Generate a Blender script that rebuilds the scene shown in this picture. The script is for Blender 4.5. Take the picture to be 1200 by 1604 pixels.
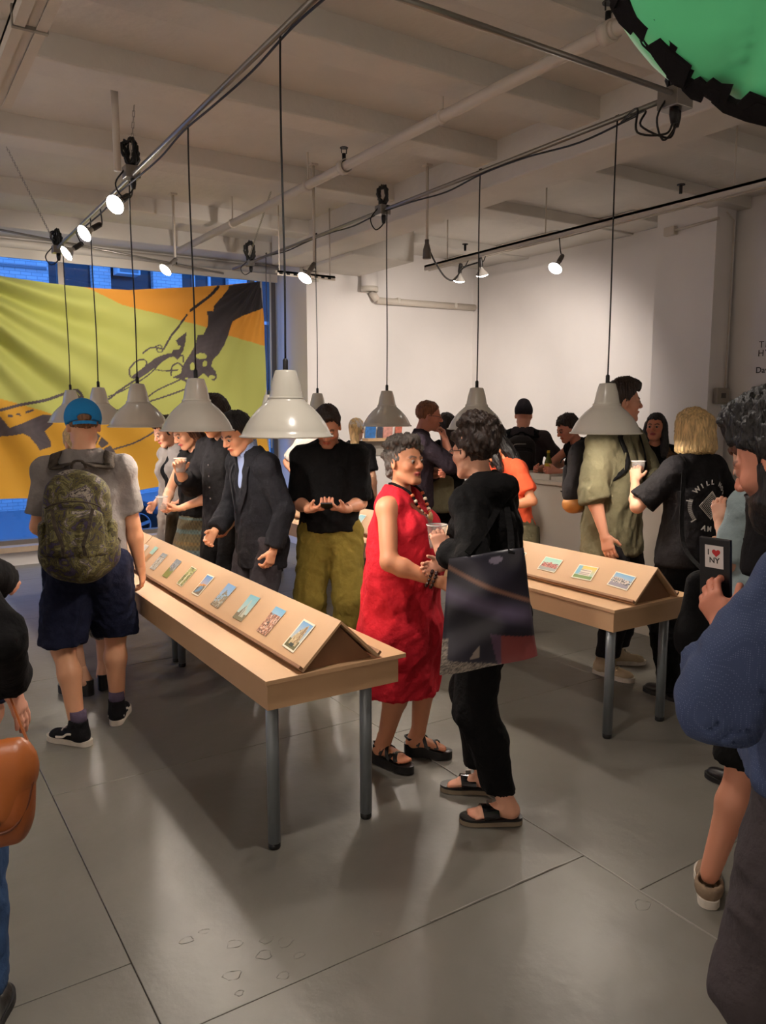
import bpy, bmesh, math, random
import numpy as np
from mathutils import Vector, Matrix

for _o in list(bpy.data.objects):
    bpy.data.objects.remove(_o, do_unlink=True)
SC = bpy.context.scene
COL = SC.collection
RNG = random.Random(7)
PI = math.pi

# ------------------------------------------------------------------ camera, world, exposure
# world: X to the right along the window wall, Y along the display tables towards the window
cam_d = bpy.data.cameras.new('camera')
cam = bpy.data.objects.new('camera', cam_d)
COL.objects.link(cam)
cam.location = (0, 0, 1.70)
cam.rotation_euler = (math.radians(90) - math.atan2(162, 1230), 0, math.radians(-33))
cam_d.sensor_fit = 'VERTICAL'
cam_d.sensor_height = 36.0
cam_d.lens = 36.0 * 1230.0 / 1604.0
cam_d.clip_start = 0.05
cam_d.clip_end = 200
SC.camera = cam

world = bpy.data.worlds.new('dusk')
SC.world = world
world.use_nodes = True
_bg = world.node_tree.nodes['Background']
_bg.inputs[0].default_value = (0.075, 0.25, 0.74, 1)
_bg.inputs[1].default_value = 2.2

SC.view_settings.view_transform = 'Standard'
SC.view_settings.look = 'None'
SC.view_settings.gamma = 1.0
SC.view_settings.use_curve_mapping = False
SC.view_settings.exposure = 0.72

WARM = (1.0, 0.89, 0.80)
PENDANT_W = 9.5
FLOOD_W = 90.0

# ------------------------------------------------------------------ materials
MATS = {}
def mat(name, col=(.8, .8, .8), rough=.6, metal=0., bump=0., bscale=60., var=0., vscale=6., spec=.5, coat=0., stretch=None, attr=None, alpha=None, trans=0., emit=None, estr=0., sheen=0., sss=0., ior=None):
    if name in MATS:
        return MATS[name]
    m = bpy.data.materials.new(name)
    m.use_nodes = True
    nt = m.node_tree
    b = nt.nodes['Principled BSDF']
    b.inputs['Base Color'].default_value = (*col, 1)
    b.inputs['Roughness'].default_value = rough
    b.inputs['Metallic'].default_value = metal
    b.inputs['Specular IOR Level'].default_value = spec
    b.inputs['Coat Weight'].default_value = coat
    if sheen: b.inputs['Sheen Weight'].default_value = sheen
    if sss:
        b.inputs['Subsurface Weight'].default_value = sss
        b.inputs['Subsurface Radius'].default_value = (.012, .005, .003)
    if trans: b.inputs['Transmission Weight'].default_value = trans
    if ior: b.inputs['IOR'].default_value = ior
    if emit:
        b.inputs['Emission Color'].default_value = (*emit, 1)
        b.inputs['Emission Strength'].default_value = estr
    if alpha is not None: b.inputs['Alpha'].default_value = alpha
    tc = None
    def coords(scale, st=None):
        nonlocal tc
        if tc is None:
            tc = nt.nodes.new('ShaderNodeTexCoord')
        mp = nt.nodes.new('ShaderNodeMapping')
        nt.links.new(tc.outputs['Object'], mp.inputs[0])
        s = st or (1, 1, 1)
        mp.inputs['Scale'].default_value = (s[0] * scale, s[1] * scale, s[2] * scale)
        return mp.outputs[0]
    base = None
    if attr:
        a = nt.nodes.new('ShaderNodeVertexColor')
        a.layer_name = attr
        base = a.outputs[0]
        nt.links.new(base, b.inputs['Base Color'])
    if var:
        n = nt.nodes.new('ShaderNodeTexNoise')
        nt.links.new(coords(vscale, stretch), n.inputs['Vector'])
        n.inputs['Scale'].default_value = 1
        n.inputs['Detail'].default_value = 4
        r = nt.nodes.new('ShaderNodeMapRange')
        r.inputs[1].default_value = .3; r.inputs[2].default_value = .7
        r.inputs[3].default_value = 1 - var; r.inputs[4].default_value = 1 + var
        nt.links.new(n.outputs['Fac'], r.inputs[0])
        mx = nt.nodes.new('ShaderNodeVectorMath'); mx.operation = 'MULTIPLY'
        if base is not None: nt.links.new(base, mx.inputs[0])
        else: mx.inputs[0].default_value = col
        nt.links.new(r.outputs[0], mx.inputs[1])
        nt.links.new(mx.outputs[0], b.inputs['Base Color'])
    if bump:
        n = nt.nodes.new('ShaderNodeTexNoise')
        nt.links.new(coords(bscale, stretch), n.inputs['Vector'])
        n.inputs['Scale'].default_value = 1
        n.inputs['Detail'].default_value = 5
        bp = nt.nodes.new('ShaderNodeBump')
        bp.inputs['Strength'].default_value = bump
        bp.inputs['Distance'].default_value = .018 if bscale < 40 else .01
        nt.links.new(n.outputs['Fac'], bp.inputs['Height'])
        nt.links.new(bp.outputs[0], b.inputs['Normal'])
    MATS[name] = m
    return m

def srgb(r, g, b):
    f = lambda c: (c / 255 / 12.92) if c / 255 <= .04045 else ((c / 255 + .055) / 1.055) ** 2.4
    return (f(r), f(g), f(b))

# ------------------------------------------------------------------ mesh building
def nrm(v):
    v = np.asarray(v, float)
    return v / (np.linalg.norm(v) + 1e-12)

class MB:
    """collects shapes that make up ONE part"""
    def __init__(s):
        s.v = []; s.f = []
    def add(s, vs, fs):
        o = len(s.v)
        s.v += [tuple(map(float, p)) for p in vs]
        s.f += [tuple(i + o for i in f) for f in fs]
        return s
    def box(s, x0, x1, y0, y1, z0, z1):
        return s.add([(x0, y0, z0), (x1, y0, z0), (x1, y1, z0), (x0, y1, z0), (x0, y0, z1), (x1, y0, z1), (x1, y1, z1), (x0, y1, z1)],
                     [(3, 2, 1, 0), (4, 5, 6, 7), (0, 1, 5, 4), (1, 2, 6, 5), (2, 3, 7, 6), (3, 0, 4, 7)])
    def obox(s, c, ax, h):
        c = np.array(c, float); ax = [nrm(a) for a in ax]
        vs = []
        for z in (-1, 1):
            for x, y in ((-1, -1), (1, -1), (1, 1), (-1, 1)):
                vs.append(c + ax[0] * h[0] * x + ax[1] * h[1] * y + ax[2] * h[2] * z)
        return s.add(vs, [(3, 2, 1, 0), (4, 5, 6, 7), (0, 1, 5, 4), (1, 2, 6, 5), (2, 3, 7, 6), (3, 0, 4, 7)])
    def tube(s, pts, r, n=8, cap=True):
        pts = [np.array(p, float) for p in pts]
        rs = r if hasattr(r, '__len__') else [r] * len(pts)
        m = len(pts)
        t0 = nrm(pts[1] - pts[0])
        ref = np.array((0, 0, 1.)) if abs(t0[2]) < .9 else np.array((1., 0, 0))
        a = nrm(np.cross(t0, ref))
        vs = []
        for i, p in enumerate(pts):
            t = nrm(pts[min(i + 1, m - 1)] - pts[max(i - 1, 0)])
            a = nrm(a - t * (a @ t)); b = np.cross(t, a)
            for k in range(n):
                an = 2 * PI * k / n
                vs.append(p + (a * math.cos(an) + b * math.sin(an)) * rs[i])
        fs = []
        for i in range(m - 1):
            for k in range(n):
                k2 = (k + 1) % n
                fs.append((i * n + k, i * n + k2, (i + 1) * n + k2, (i + 1) * n + k))
        if cap:
            fs.append(tuple(range(n - 1, -1, -1))); fs.append(tuple((m - 1) * n + k for k in range(n)))
        return s.add(vs, fs)
    def lathe(s, prof, n=32, c=(0, 0, 0), axis=(0, 0, 1), cap=False):
        z = nrm(axis); ref = np.array((1., 0, 0)) if abs(z[0]) < .9 else np.array((0, 1., 0))
        x = nrm(ref - z * (ref @ z)); y = np.cross(z, x); c = np.array(c, float)
        vs = []; m = len(prof)
        for r, h in prof:
            for k in range(n):
                an = 2 * PI * k / n
                vs.append(c + z * h + (x * math.cos(an) + y * math.sin(an)) * r)
        fs = []
        for i in range(m - 1):
            for k in range(n):
                k2 = (k + 1) % n
                fs.append((i * n + k, i * n + k2, (i + 1) * n + k2, (i + 1) * n + k))
        if cap:
            fs.append(tuple(range(n - 1, -1, -1))); fs.append(tuple((m - 1) * n + k for k in range(n)))
        return s.add(vs, fs)
    def prism(s, poly, h, o=(0, 0, 0), ex=(1, 0, 0), ey=(0, 1, 0), ez=(0, 0, 1)):
        o, ex, ey, ez = (np.array(q, float) for q in (o, ex, ey, ez))
        n = len(poly)
        vs = [o + ex * p[0] + ey * p[1] for p in poly] + [o + ex * p[0] + ey * p[1] + ez * h for p in poly]
        fs = [tuple(range(n - 1, -1, -1)), tuple(range(n, 2 * n))] + [(i, (i + 1) % n, n + (i + 1) % n, n + i) for i in range(n)]
        return s.add(vs, fs)
    def ribbon(s, pts, nor, w, th):
        """flat strap through pts; nor = outward normals; w width, th thickness"""
        pts = [np.array(p, float) for p in pts]; m = len(pts); vs = []
        for i, p in enumerate(pts):
            t = nrm(pts[min(i + 1, m - 1)] - pts[max(i - 1, 0)])
            n_ = nrm(np.array(nor[i], float) if hasattr(nor[0], '__len__') else np.array(nor, float))
            n_ = nrm(n_ - t * (n_ @ t)); b = np.cross(t, n_)
            wi = w[i] if hasattr(w, '__len__') else w
            vs += [p - b * wi / 2, p + b * wi / 2, p + b * wi / 2 + n_ * th, p - b * wi / 2 + n_ * th]
        fs = [(3, 2, 1, 0), tuple(4 * (m - 1) + k for k in range(4))]
        for i in range(m - 1):
            for k in range(4):
                k2 = (k + 1) % 4
                fs.append((4 * i + k, 4 * i + k2, 4 * i + 4 + k2, 4 * i + 4 + k))
        return s.add(vs, fs)
    def build(s, name, m, parent=None, smooth=False, bevel=0.):
        me = bpy.data.meshes.new(name)
        me.from_pydata(s.v, [], s.f)
        bm = bmesh.new(); bm.from_mesh(me)
        bmesh.ops.recalc_face_normals(bm, faces=bm.faces)
        if bevel:
            bmesh.ops.bevel(bm, geom=bm.edges[:], offset=bevel, segments=2, affect='EDGES', profile=.5)
        bm.to_mesh(me); bm.free()
        return link(name, me, m, parent, smooth)

def link(name, me, m, parent=None, smooth=False):
    if m is not None:
        for q in (m if isinstance(m, (list, tuple)) else [m]): me.materials.append(q)
    if smooth:
        me.polygons.foreach_set('use_smooth', [True] * len(me.polygons))
    o = bpy.data.objects.new(name, me)
    COL.objects.link(o)
    if parent is not None: o.parent = parent
    return o

def auto_smooth(o, ang=35):
    """smooth faces but keep edges sharper than ang"""
    me = o.data
    me.polygons.foreach_set('use_smooth', [True] * len(me.polygons))
    try: me.set_sharp_from_angle(angle=math.radians(ang))
    except Exception: pass
    return o

def tag(o, label=None, cat=None, group=None, kind=None):
    if label: o['label'] = label
    if cat: o['category'] = cat
    if group: o['group'] = group
    if kind: o['kind'] = kind
    return o
def empty(name, loc=(0, 0, 0), rz=0.):
    o = bpy.data.objects.new(name, None)
    o.empty_display_size = .1
    COL.objects.link(o); o.location = loc; o.rotation_euler = (0, 0, rz)
    return o
def struct(o):
    o['kind'] = 'structure'
    return o
def copy_tree(o, parent=None):
    c = o.copy(); COL.objects.link(c); c.parent = parent
    for ch in o.children: copy_tree(ch, c)
    return c
def catmull(pts, n=8):
    pts = [np.array(p, float) for p in pts]
    P = [2 * pts[0] - pts[1]] + pts + [2 * pts[-1] - pts[-2]]
    out = []
    for i in range(1, len(P) - 2):
        for k in range(n):
            t = k / n
            out.append(.5 * ((2 * P[i]) + (-P[i - 1] + P[i + 1]) * t + (2 * P[i - 1] - 5 * P[i] + 4 * P[i + 1] - P[i + 2]) * t * t + (-P[i - 1] + 3 * P[i] - 3 * P[i + 1] + P[i + 2]) * t ** 3))
    out.append(pts[-1])
    return out
def point_light(name, loc, w, col=WARM, r=.03, parent=None):
    d = bpy.data.lights.new(name, 'POINT'); d.energy = w; d.color = col; d.shadow_soft_size = r
    o = bpy.data.objects.new(name, d); COL.objects.link(o); o.location = loc
    if parent: o.parent = parent
    return o
def spot_light(name, loc, target, w, ang=75, blend=.6, col=WARM, r=.04, parent=None):
    d = bpy.data.lights.new(name, 'SPOT'); d.energy = w; d.color = col; d.shadow_soft_size = r
    d.spot_size = math.radians(ang); d.spot_blend = blend
    o = bpy.data.objects.new(name, d); COL.objects.link(o); o.location = loc
    o.rotation_euler = (Vector(target) - Vector(loc)).to_track_quat('-Z', 'Y').to_euler()
    if parent: o.parent = parent
    return o
# ------------------------------------------------------------------ the room
XL, XR, YB, YW = -2.6, 7.0, -3.2, 9.25          # left, right, back, window wall planes
ZS, ZJ = 3.64, 3.50                             # slab, joist underside

M_wall = mat('white_wall_paint', srgb(228, 223, 219), .75, bump=.08, bscale=25, var=.03, vscale=1.5)
M_ceil = mat('white_ceiling_paint', srgb(212, 207, 199), .8, bump=.25, bscale=14, var=.06, vscale=2)
M_floor = mat('grey_floor_paint', srgb(115, 112, 104), .36, bump=.22, bscale=7, var=.10, vscale=1.6, spec=.45)
M_seam = mat('dark_floor_joint', srgb(96, 95, 90), .5)
M_white = mat('white_enamel_trim', srgb(205, 198, 186), .5)
M_steel = mat('galvanised_conduit', srgb(150, 146, 140), .35, .85, bump=.05, bscale=80)
M_black = mat('black_rubber_cable', srgb(14, 13, 14), .5)
M_pipe = mat('white_painted_pipe', srgb(205, 195, 182), .55, bump=.1, bscale=30)

# floor: painted sheets with proud caulked joints, laid on a sub floor
fl = MB().box(XL - .2, XR + .2, YB - .2, YW + .1, -.12, -.012).build('floor', M_seam); struct(fl)
xs = [XL, -1.06, .56, 2.18, 3.80, 5.42, XR]
for i in range(len(xs) - 1):
    off = [0, .35, 0, -.26, .2, 0][i]
    ys = [YB] + [y + off for y in (-2.95, -1.32, .31, 1.94, 3.55, 5.18, 6.80, 8.42) if YB + .1 < y + off < YW - .1] + [YW]
    for j in range(len(ys) - 1):
        g = .0011
        MB().box(xs[i] + g, xs[i + 1] - g, ys[j] + g, ys[j + 1] - g, -.012, 0).build('floor_panel', M_floor, fl, bevel=.0025)
# raised paint ridge along the joints
M_ridge = mat('paint_ridge', srgb(146, 142, 134), .35)
for (x0, y0, x1, y1) in ((2.183, 3.0, 2.176, 1.25), (2.18, 1.943, 1.45, 1.946)):
    pts = [(x0 + (x1 - x0) * t + RNG.uniform(-.003, .003), y0 + (y1 - y0) * t + RNG.uniform(-.002, .002), .0005) for t in [k / 16 for k in range(17)]]
    MB().tube(pts, [RNG.uniform(.002, .0045) for _ in pts], 6).build('joint_ridge', M_ridge, fl)

for (x, y, r) in ((.74, 2.30, .022), (.80, 2.31, .016), (.86, 2.20, .024), (.80, 2.07, .026), (.92, 2.10, .024), (.955, 2.16, .022), (1.0, 2.12, .026), (.93, 1.985, .018), (.79, 1.99, .012), (1.01, 2.04, .018), (1.27, 1.99, .014), (2.12, 1.62, .03)):
    pts = [(x + r * (1 + .25 * math.sin(3 * a + x * 40)) * math.cos(a), y + r * .8 * (1 + .2 * math.sin(2 * a + y * 50)) * math.sin(a), -.0002) for a in [2 * PI * k / 14 for k in range(15)]]
    MB().tube(pts, [RNG.uniform(.0003, .0022) for _ in pts], 6).build('paint_blister', M_floor, fl, True)
# walls
t = .2
wl = struct(MB().box(XL - t, XL, YB - t, YW + .3, 0, 3.9).build('wall_left', M_wall))
wb = struct(MB().box(XL, XR, YB - t, YB, 0, 3.9).build('wall_back', M_wall))
wr = struct(MB().box(XR, XR + t, YB - t, 8.6, 0, 3.9).build('wall_right', M_wall))
MB().box(XR - .05, XR, 4.9, 8.5, 0, 3.42).build('drywall_board', M_wall, wr)
pil = struct(MB().box(6.66, XR - .05, 4.62, 5.28, 0, ZS).build('wall_pilaster', M_wall))
# alcove wall that stands in front of the window wall, right of the window
wa = struct(MB().box(4.42, XR, 8.46, 8.62, 0, ZS).build('wall_alcove', M_wall))
MB().box(4.42, 4.56, 8.62, YW + .2, 0, ZS).build('reveal', M_wall, wa)
# window wall: low sill, head, frame
ww = struct(MB().box(XL, 4.42, YW, YW + .22, 0, .16).build('wall_window', M_wall))
MB().box(XL, 4.42, YW - .10, YW + .24, .16, .22).build('sill_board', mat('worn_wood_sill', srgb(170, 150, 126), .5, var=.1, vscale=8), ww)
MB().box(XL, 4.42, YW - .02, YW + .22, 3.34, 3.9).build('window_head', M_ceil, ww)
win = struct(empty('window_1', (0, YW, 0)))
M_frame = mat('aluminium_window_frame', srgb(120, 112, 104), .4, .5)
M_glass = bpy.data.materials.new('window_glass'); M_glass.use_nodes = True
nt = M_glass.node_tree; nt.nodes.clear()
_o = nt.nodes.new('ShaderNodeOutputMaterial'); _t = nt.nodes.new('ShaderNodeBsdfTransparent'); _g = nt.nodes.new('ShaderNodeBsdfGlossy'); _m = nt.nodes.new('ShaderNodeMixShader')
_g.inputs['Roughness'].default_value = .02; _m.inputs[0].default_value = .06; _t.inputs[0].default_value = (.93, .96, 1, 1)
nt.links.new(_t.outputs[0], _m.inputs[1]); nt.links.new(_g.outputs[0], _m.inputs[2]); nt.links.new(_m.outputs[0], _o.inputs[0])
MATS['window_glass'] = M_glass
for (a, b) in ((XL, -.4), (-.36, 1.84), (1.88, 4.08), (4.14, 4.36)):
    MB().box(a, b, .10, .112, .22, 3.34).build('pane', M_glass, win)
for x in (-.38, 1.86, 4.11, 4.39):
    MB().box(x - .03, x + .03, .06, .16, .22, 3.34).build('mullion', M_frame, win)
MB().box(XL, 4.42, .06, .16, 3.29, 3.34).build('frame_head', M_frame, win)
MB().box(XL, 4.42, .06, .16, .22, .27).build('frame_sill', M_frame, win)
# roller-blind box along the head of the window
MB().tube([(XL, -.06, 3.40), (4.40, -.06, 3.40)], .045, 12).build('blind_roll', M_white, win, True)
MB().box(XL, 4.40, -.05, -.03, 3.26, 3.37).build('blind_hem', M_white, win)
MB().tube([(4.30, -.05, 3.38), (4.28, -.05, 1.2)], .012, 8).build('blind_cord', M_white, win, True)

# ceiling: slab, joists, girder
ce = struct(MB().box(XL - t, XR + t, YB - t, YW + .3, ZS, ZS + .25).build('ceiling', M_ceil))
for y0, y1 in ((-2.9, -2.62), (-1.9, -1.64), (-.9, -.64), (.1, .36), (1.05, 1.3), (1.95, 2.2), (2.75, 2.99), (3.63, 3.88), (4.60, 4.84), (5.95, 6.22), (7.55, 7.8)):
    MB().box(XL, 4.02, y0, y1, ZJ, ZS + .03).build('joist', M_ceil, ce, bevel=.012)
    MB().box(4.34, XR, y0 - .1, y1 - .1, ZJ + .04, ZS + .03).build('joist', M_ceil, ce, bevel=.012)
MB().box(3.98, 4.36, YB, 8.46, 3.33, ZS + .03).build('girder', M_ceil, ce, bevel=.012)
MB().box(XL, 4.42, 8.75, YW, 3.47, ZS + .03).build('window_beam', M_ceil, ce, bevel=.01)
MB().box(6.45, XR, 5.4, 8.46, 3.56, ZS).build('wall_beam', M_ceil, ce, bevel=.01)
MB().box(4.36, 5.15, 7.3, 8.46, 3.30, ZS).build('duct_box', M_ceil, ce, bevel=.01)

# lettering on the right wall
M_letter = mat('black_vinyl_letter', srgb(52, 44, 40), .6)
def wall_text(txt, y, z, size, sp=1.0):
    cu = bpy.data.curves.new('lettering', 'FONT'); cu.body = txt; cu.size = size; cu.extrude = .001; cu.space_character = sp
    o = bpy.data.objects.new('lettering', cu); COL.objects.link(o)
    o.matrix_world = Matrix(((0, 0, -1, XR - .004), (-1, 0, 0, y), (0, 1, 0, z), (0, 0, 0, 1)))
    bpy.context.view_layer.update()
    me = bpy.data.meshes.new_from_object(o.evaluated_get(bpy.context.evaluated_depsgraph_get()))
    mw = o.matrix_world.copy(); bpy.data.objects.remove(o, do_unlink=True)
    q = link('wall_lettering', me, M_letter); q.matrix_world = mw
    return q
tag(wall_text('TR', 4.345, 2.262, .085, 1.25), 'black vinyl letters TR on the right wall, topmost line', 'lettering', 'wall text lines')
tag(wall_text('HY', 4.350, 2.183, .085, 1.15), 'black vinyl letters HY on the right wall, second line', 'lettering', 'wall text lines')
tag(wall_text('Dav', 4.362, 2.030, .080), 'black vinyl letters Dav on the right wall, lowest line', 'lettering', 'wall text lines')

# ------------------------------------------------------------------ pipes, conduits and track on the ceiling
def rod(parent, name, p, q, r, m=M_pipe, n=8): return MB().tube([p, q], r, n).build(name, m, parent, True)
sp = tag(empty('sprinkler_pipe', (2.95, 2, 3.4)), 'white painted sprinkler pipe running the length of the ceiling', 'pipe')
rod(sp, 'pipe', (0, -5, 0), (0, 6.6, 0), .034, n=14)
for y in (-.2, .62, 1.9, 3.6, 5.1):
    rod(sp, 'hanger_rod', (0, y, .03), (0, y, .32), .007)
    MB().tube([(0, y - .012, 0), (0, y + .012, 0)], .042, 14).build('clamp_ring', M_pipe, sp, True)
for y in (.66, 3.05):
    MB().lathe([(.042, -.03), (.05, -.03), (.05, .03), (.042, .03)], 14, (0, y, 0), (0, 1, 0)).build('coupling', M_pipe, sp, True)
    h = MB().tube([(0, y, .03), (0, y, .09)], .014, 8).build('sprinkler_head', M_black, sp, True)
    MB().lathe([(.004, .125), (.03, .125), (.03, .13), (.004, .13)], 10, (0, y, 0)).tube([(-.02, y, .09), (-.022, y, .125)], .004, 5).tube([(.02, y, .09), (.022, y, .125)], .004, 5).build('deflector', M_black, h)

def conduit(label, a, b, r=.0135, boxes=()):
    a = np.array(a, float); b = np.array(b, float)
    o = tag(empty('steel_conduit', a), label, 'conduit', 'steel conduits carrying lamps')
    MB().tube([(0, 0, 0), b - a], r, 10).build('tube', M_steel, o, True)
    return o
c1 = conduit('grey steel conduit above the near left display table, carrying white pendant lamps', (1.45, 1.0, 3.20), (1.45, 7.32, 3.06))
c2 = conduit('grey steel conduit above the right display table, carrying pendant lamps', (3.40, 2.62, 3.21), (3.40, 8.2, 3.19))
c3 = conduit('grey steel cross conduit between the two lamp rows at top centre', (1.45, 2.60, 3.215), (3.40, 2.62, 3.215))
c4 = conduit('thin grey conduit along the top of the window', (.9, 8.35, 3.38), (3.35, 8.35, 3.16), .011)

tr = tag(empty('strut_channel', (5.07, 3, 3.2)), 'long white steel strut channel hanging near the right wall', 'track')
MB().box(-.035, .035, -2.5, 3.95, -.02, .0).box(-.035, -.03, -2.5, 3.95, -.05, 0).box(.03, .035, -2.5, 3.95, -.05, 0).box(-.035, -.015, -2.5, 3.95, -.053, -.048).box(.015, .035, -2.5, 3.95, -.053, -.048).box(-.02, .02, -2.5, 3.95, -.046, -.02).build('channel', M_pipe, tr)
for y in (-1.6, .4, 2.2, 3.6):
    rod(tr, 'hanger_rod', (0, y, 0), (0, y, .45), .006)
for y in (.85, 3.35):
    MB().tube([(.03, y, .06), (.03, y, .12)], .012, 8).lathe([(.004, .12), (.03, .12), (.03, .126)], 10, (.03, y, 0)).build('sprinkler_head', M_black, tr)
tr2 = tag(empty('strut_channel', (.62, 3, 3.2)), 'white steel strut channel at the top left corner', 'track')
MB().box(-.06, .06, -5, 1.35, -.02, 0).box(-.06, -.05, -5, 1.35, -.06, 0).box(.05, .06, -5, 1.35, -.06, 0).box(-.06, -.02, -5, 1.35, -.065, -.06).box(.02, .06, -5, 1.35, -.065, -.06).box(-.02, .02, -5, 1.35, -.056, -.02).build('channel', M_pipe, tr2)
MB().box(-.065, .065, .42, .44, -.07, .01).build('joint_clip', M_steel, tr2)
rod(tr2, 'hanger_rod', (0, .2, 0), (0, .2, .5), .006); rod(tr2, 'hanger_rod', (0, -2, 0), (0, -2, .5), .006)
# short perforated strut near the window
ps = tag(empty('perforated_strut', (3.62, 7.0, 3.0)), 'short perforated white strut below the ceiling vent', 'strut')
MB().box(-.28, .35, -.02, .02, -.02, 0).box(-.28, .35, -.02, -.016, -.045, 0).build('channel', M_pipe, ps)
for k in range(8): MB().box(-.26 + k * .075, -.225 + k * .075, -.0225, -.019, -.034, -.018).build('slot', M_black, ps)
rod(ps, 'hanger_rod', (-.25, 0, 0), (-.25, 0, .7), .006); rod(ps, 'hanger_rod', (.3, 0, 0), (.3, 0, .7), .006)

# air vent, duct chute, low pipe on the alcove wall
vn = tag(empty('air_vent', (4.44, 8.44, 3.32)), 'small slatted air vent near the window corner of the ceiling', 'vent')
MB().box(-.12, .12, -.02, 0, -.14, .14).build('frame', M_white, vn)
for k in range(6): MB().obox((0, -.026, -.105 + k * .042), ((1, 0, 0), (0, 1, .5), (0, -.5, 1)), (.085, .012, .006)).build('slat', mat('vent_dark', srgb(70, 62, 56), .6), vn)
ch = tag(empty('duct_outlet', (5.22, 8.46, 3.12)), 'white round duct elbow sticking out of the alcove wall', 'duct')
MB().tube(catmull([(0, -.02, .32), (0, -.09, .26), (0, -.12, .16), (0, -.12, .02)], 5), .10, 18).build('elbow', M_wall, ch, True)
MB().lathe([(.085, -.03), (.107, -.03), (.107, .03), (.085, .03)], 18, (0, -.12, .02)).build('collar', M_white, ch, True)
wp = tag(empty('wall_pipe', (5.35, 8.37, 3.02)), 'white pipe running along the top of the alcove wall', 'pipe')
rod(wp, 'pipe', (0, 0, 0), (1.55, 0, .02), .04, n=12); rod(wp, 'elbow', (0, 0, 0), (-.06, .03, .10), .045, n=12)
for x in (.3, 1.2): MB().box(x - .02, x + .02, -.045, .09, -.01, .05).build('bracket', M_white, wp)

# thermostat box with its cable on the pilaster side
th = tag(empty('thermostat_box', (6.82, 4.612, 1.82)), 'grey thermostat box on the wall beside the pilaster', 'thermostat')
MB().box(-.10, .10, -.05, 0, -.075, .075).build('cover', mat('grey_plastic', srgb(150, 140, 126), .5), th, bevel=.012)
MB().box(-.035, .03, -.056, -.05, -.02, .025).build('display', mat('lcd', srgb(50, 46, 40), .3), th)
MB().tube([(.07, -.012, .075), (.075, -.012, .8), (.068, -.012, 1.62), (-.05, -.014, 1.68)], .007, 6).build('cable', M_pipe, th, True)
pj = tag(empty('junction_box', (6.63, 5.1, 3.40)), 'small white junction box at the top of the pilaster', 'junction box')
MB().box(-.03, .03, -.06, .06, -.04, .04).build('box', M_pipe, pj, bevel=.006)
rod(pj, 'conduit', (0, -.06, 0), (.03, -.5, .03), .014)
# ceiling drop rods
for (x, y, z0, lab) in ((2.46, 7.30, 3.04, 'white drop rod before the window, carrying a flood lamp'), (3.12, 5.83, 2.86, 'white drop rod beside the conduit junction, carrying a flood lamp'), (3.9, 5.35, 3.05, 'white drop rod with a grey socket hanging by the girder')):
    dr = tag(empty('drop_rod', (x, y, 0)), lab, 'rod', 'white drop rods')
    rod(dr, 'rod', (0, 0, z0), (0, 0, ZS), .012); MB().box(-.03, .03, -.03, .03, ZS - .015, ZS).build('ceiling_plate', M_pipe, dr)
# ------------------------------------------------------------------ display tables
M_mdf = mat('raw_mdf', srgb(203, 164, 124), .55, var=.04, vscale=3, bump=.03, bscale=90)
M_mdfe = mat('mdf_cut_edge', srgb(140, 100, 70), .7, bump=.05, bscale=120)
M_leg = mat('grey_tube_leg', srgb(124, 130, 134), .35, .3)
M_foot = mat('black_leg_foot', srgb(18, 18, 18), .5)
TZ = .70; TL = 2.44
def display_table(x0, y0, label):
    o = tag(empty('display_table', (x0, y0, 0)), label, 'table', 'long display tables')
    w = .63
    MB().box(0, w, 0, TL, TZ - .018, TZ).build('table_top', [M_mdf], o, bevel=.0015)
    MB().box(.012, w - .03, .014, .03, TZ - .12, TZ - .018).build('apron', M_mdf, o)
    MB().box(.012, w - .03, TL - .03, TL - .014, TZ - .12, TZ - .018).build('apron', M_mdf, o)
    MB().box(.012, .028, .03, TL - .03, TZ - .12, TZ - .018).build('apron', M_mdf, o)
    MB().box(w - .046, w - .03, .03, TL - .03, TZ - .12, TZ - .018).build('apron', M_mdf, o)
    for x in (.05, .47):
        for y in (.06, TL - .06):
            l = MB().tube([(x, y, .025), (x, y, TZ - .018)], .025, 18).build('leg', M_leg, o, True)
            MB().lathe([(.001, 0), (.021, 0), (.024, .006), (.024, .02), (.019, .026)], 18, (x, y, 0)).build('foot', M_foot, l, True)
    # peaked display rail
    cx, hw, hz, th = .325, .168, .165, .012
    a = np.array((cx - hw, 0, TZ + .004)); ap = np.array((cx, 0, TZ + .004 + hz)); c = np.array((cx + hw, 0, TZ + .004))
    for p, q, s in ((a, ap, -1), (c, ap, 1)):
        d = nrm(q - p); n = np.array((-d[2] * 1, 0, d[0])) if s < 0 else np.array((d[2], 0, -d[0]))
        vs = [p, q, q + n * th * .0 + np.array((0, 0, th)), p + n * th]
        MB().add([tuple(v + np.array((0, .004, 0))) for v in vs] + [tuple(v + np.array((0, TL - .004, 0))) for v in vs],
                 [(0, 1, 2, 3), (7, 6, 5, 4), (0, 4, 5, 1), (1, 5, 6, 2), (2, 6, 7, 3), (3, 7, 4, 0)]).build('display_panel', M_mdf, o)
        # the lip that keeps the cards from sliding off
        lp = p + n * th
        MB().obox(lp + n * .007 + d * .006 + np.array((0, TL / 2, 0)), (d, (0, 1, 0), n), (.006, TL / 2 - .004, .009)).build('lip', M_mdfe, o)
    for y in (.035, TL - .047):
        MB().prism([(cx - hw + .012, TZ), (cx + hw - .012, TZ), (cx, TZ + hz - .006)], .012, (0, y + .012, 0), (1, 0, 0), (0, 0, 1), (0, -1, 0)).build('end_gable', M_mdfe, o)
    return o
T1X, T2X, TY = 1.158, 3.055, 2.578
display_table(T1X, TY, 'brown fibreboard display table nearest the camera, in front of the woman in red')
display_table(T1X, TY + TL + .004, 'brown fibreboard display table beyond the near one, beside the man in the blue cap')
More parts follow.
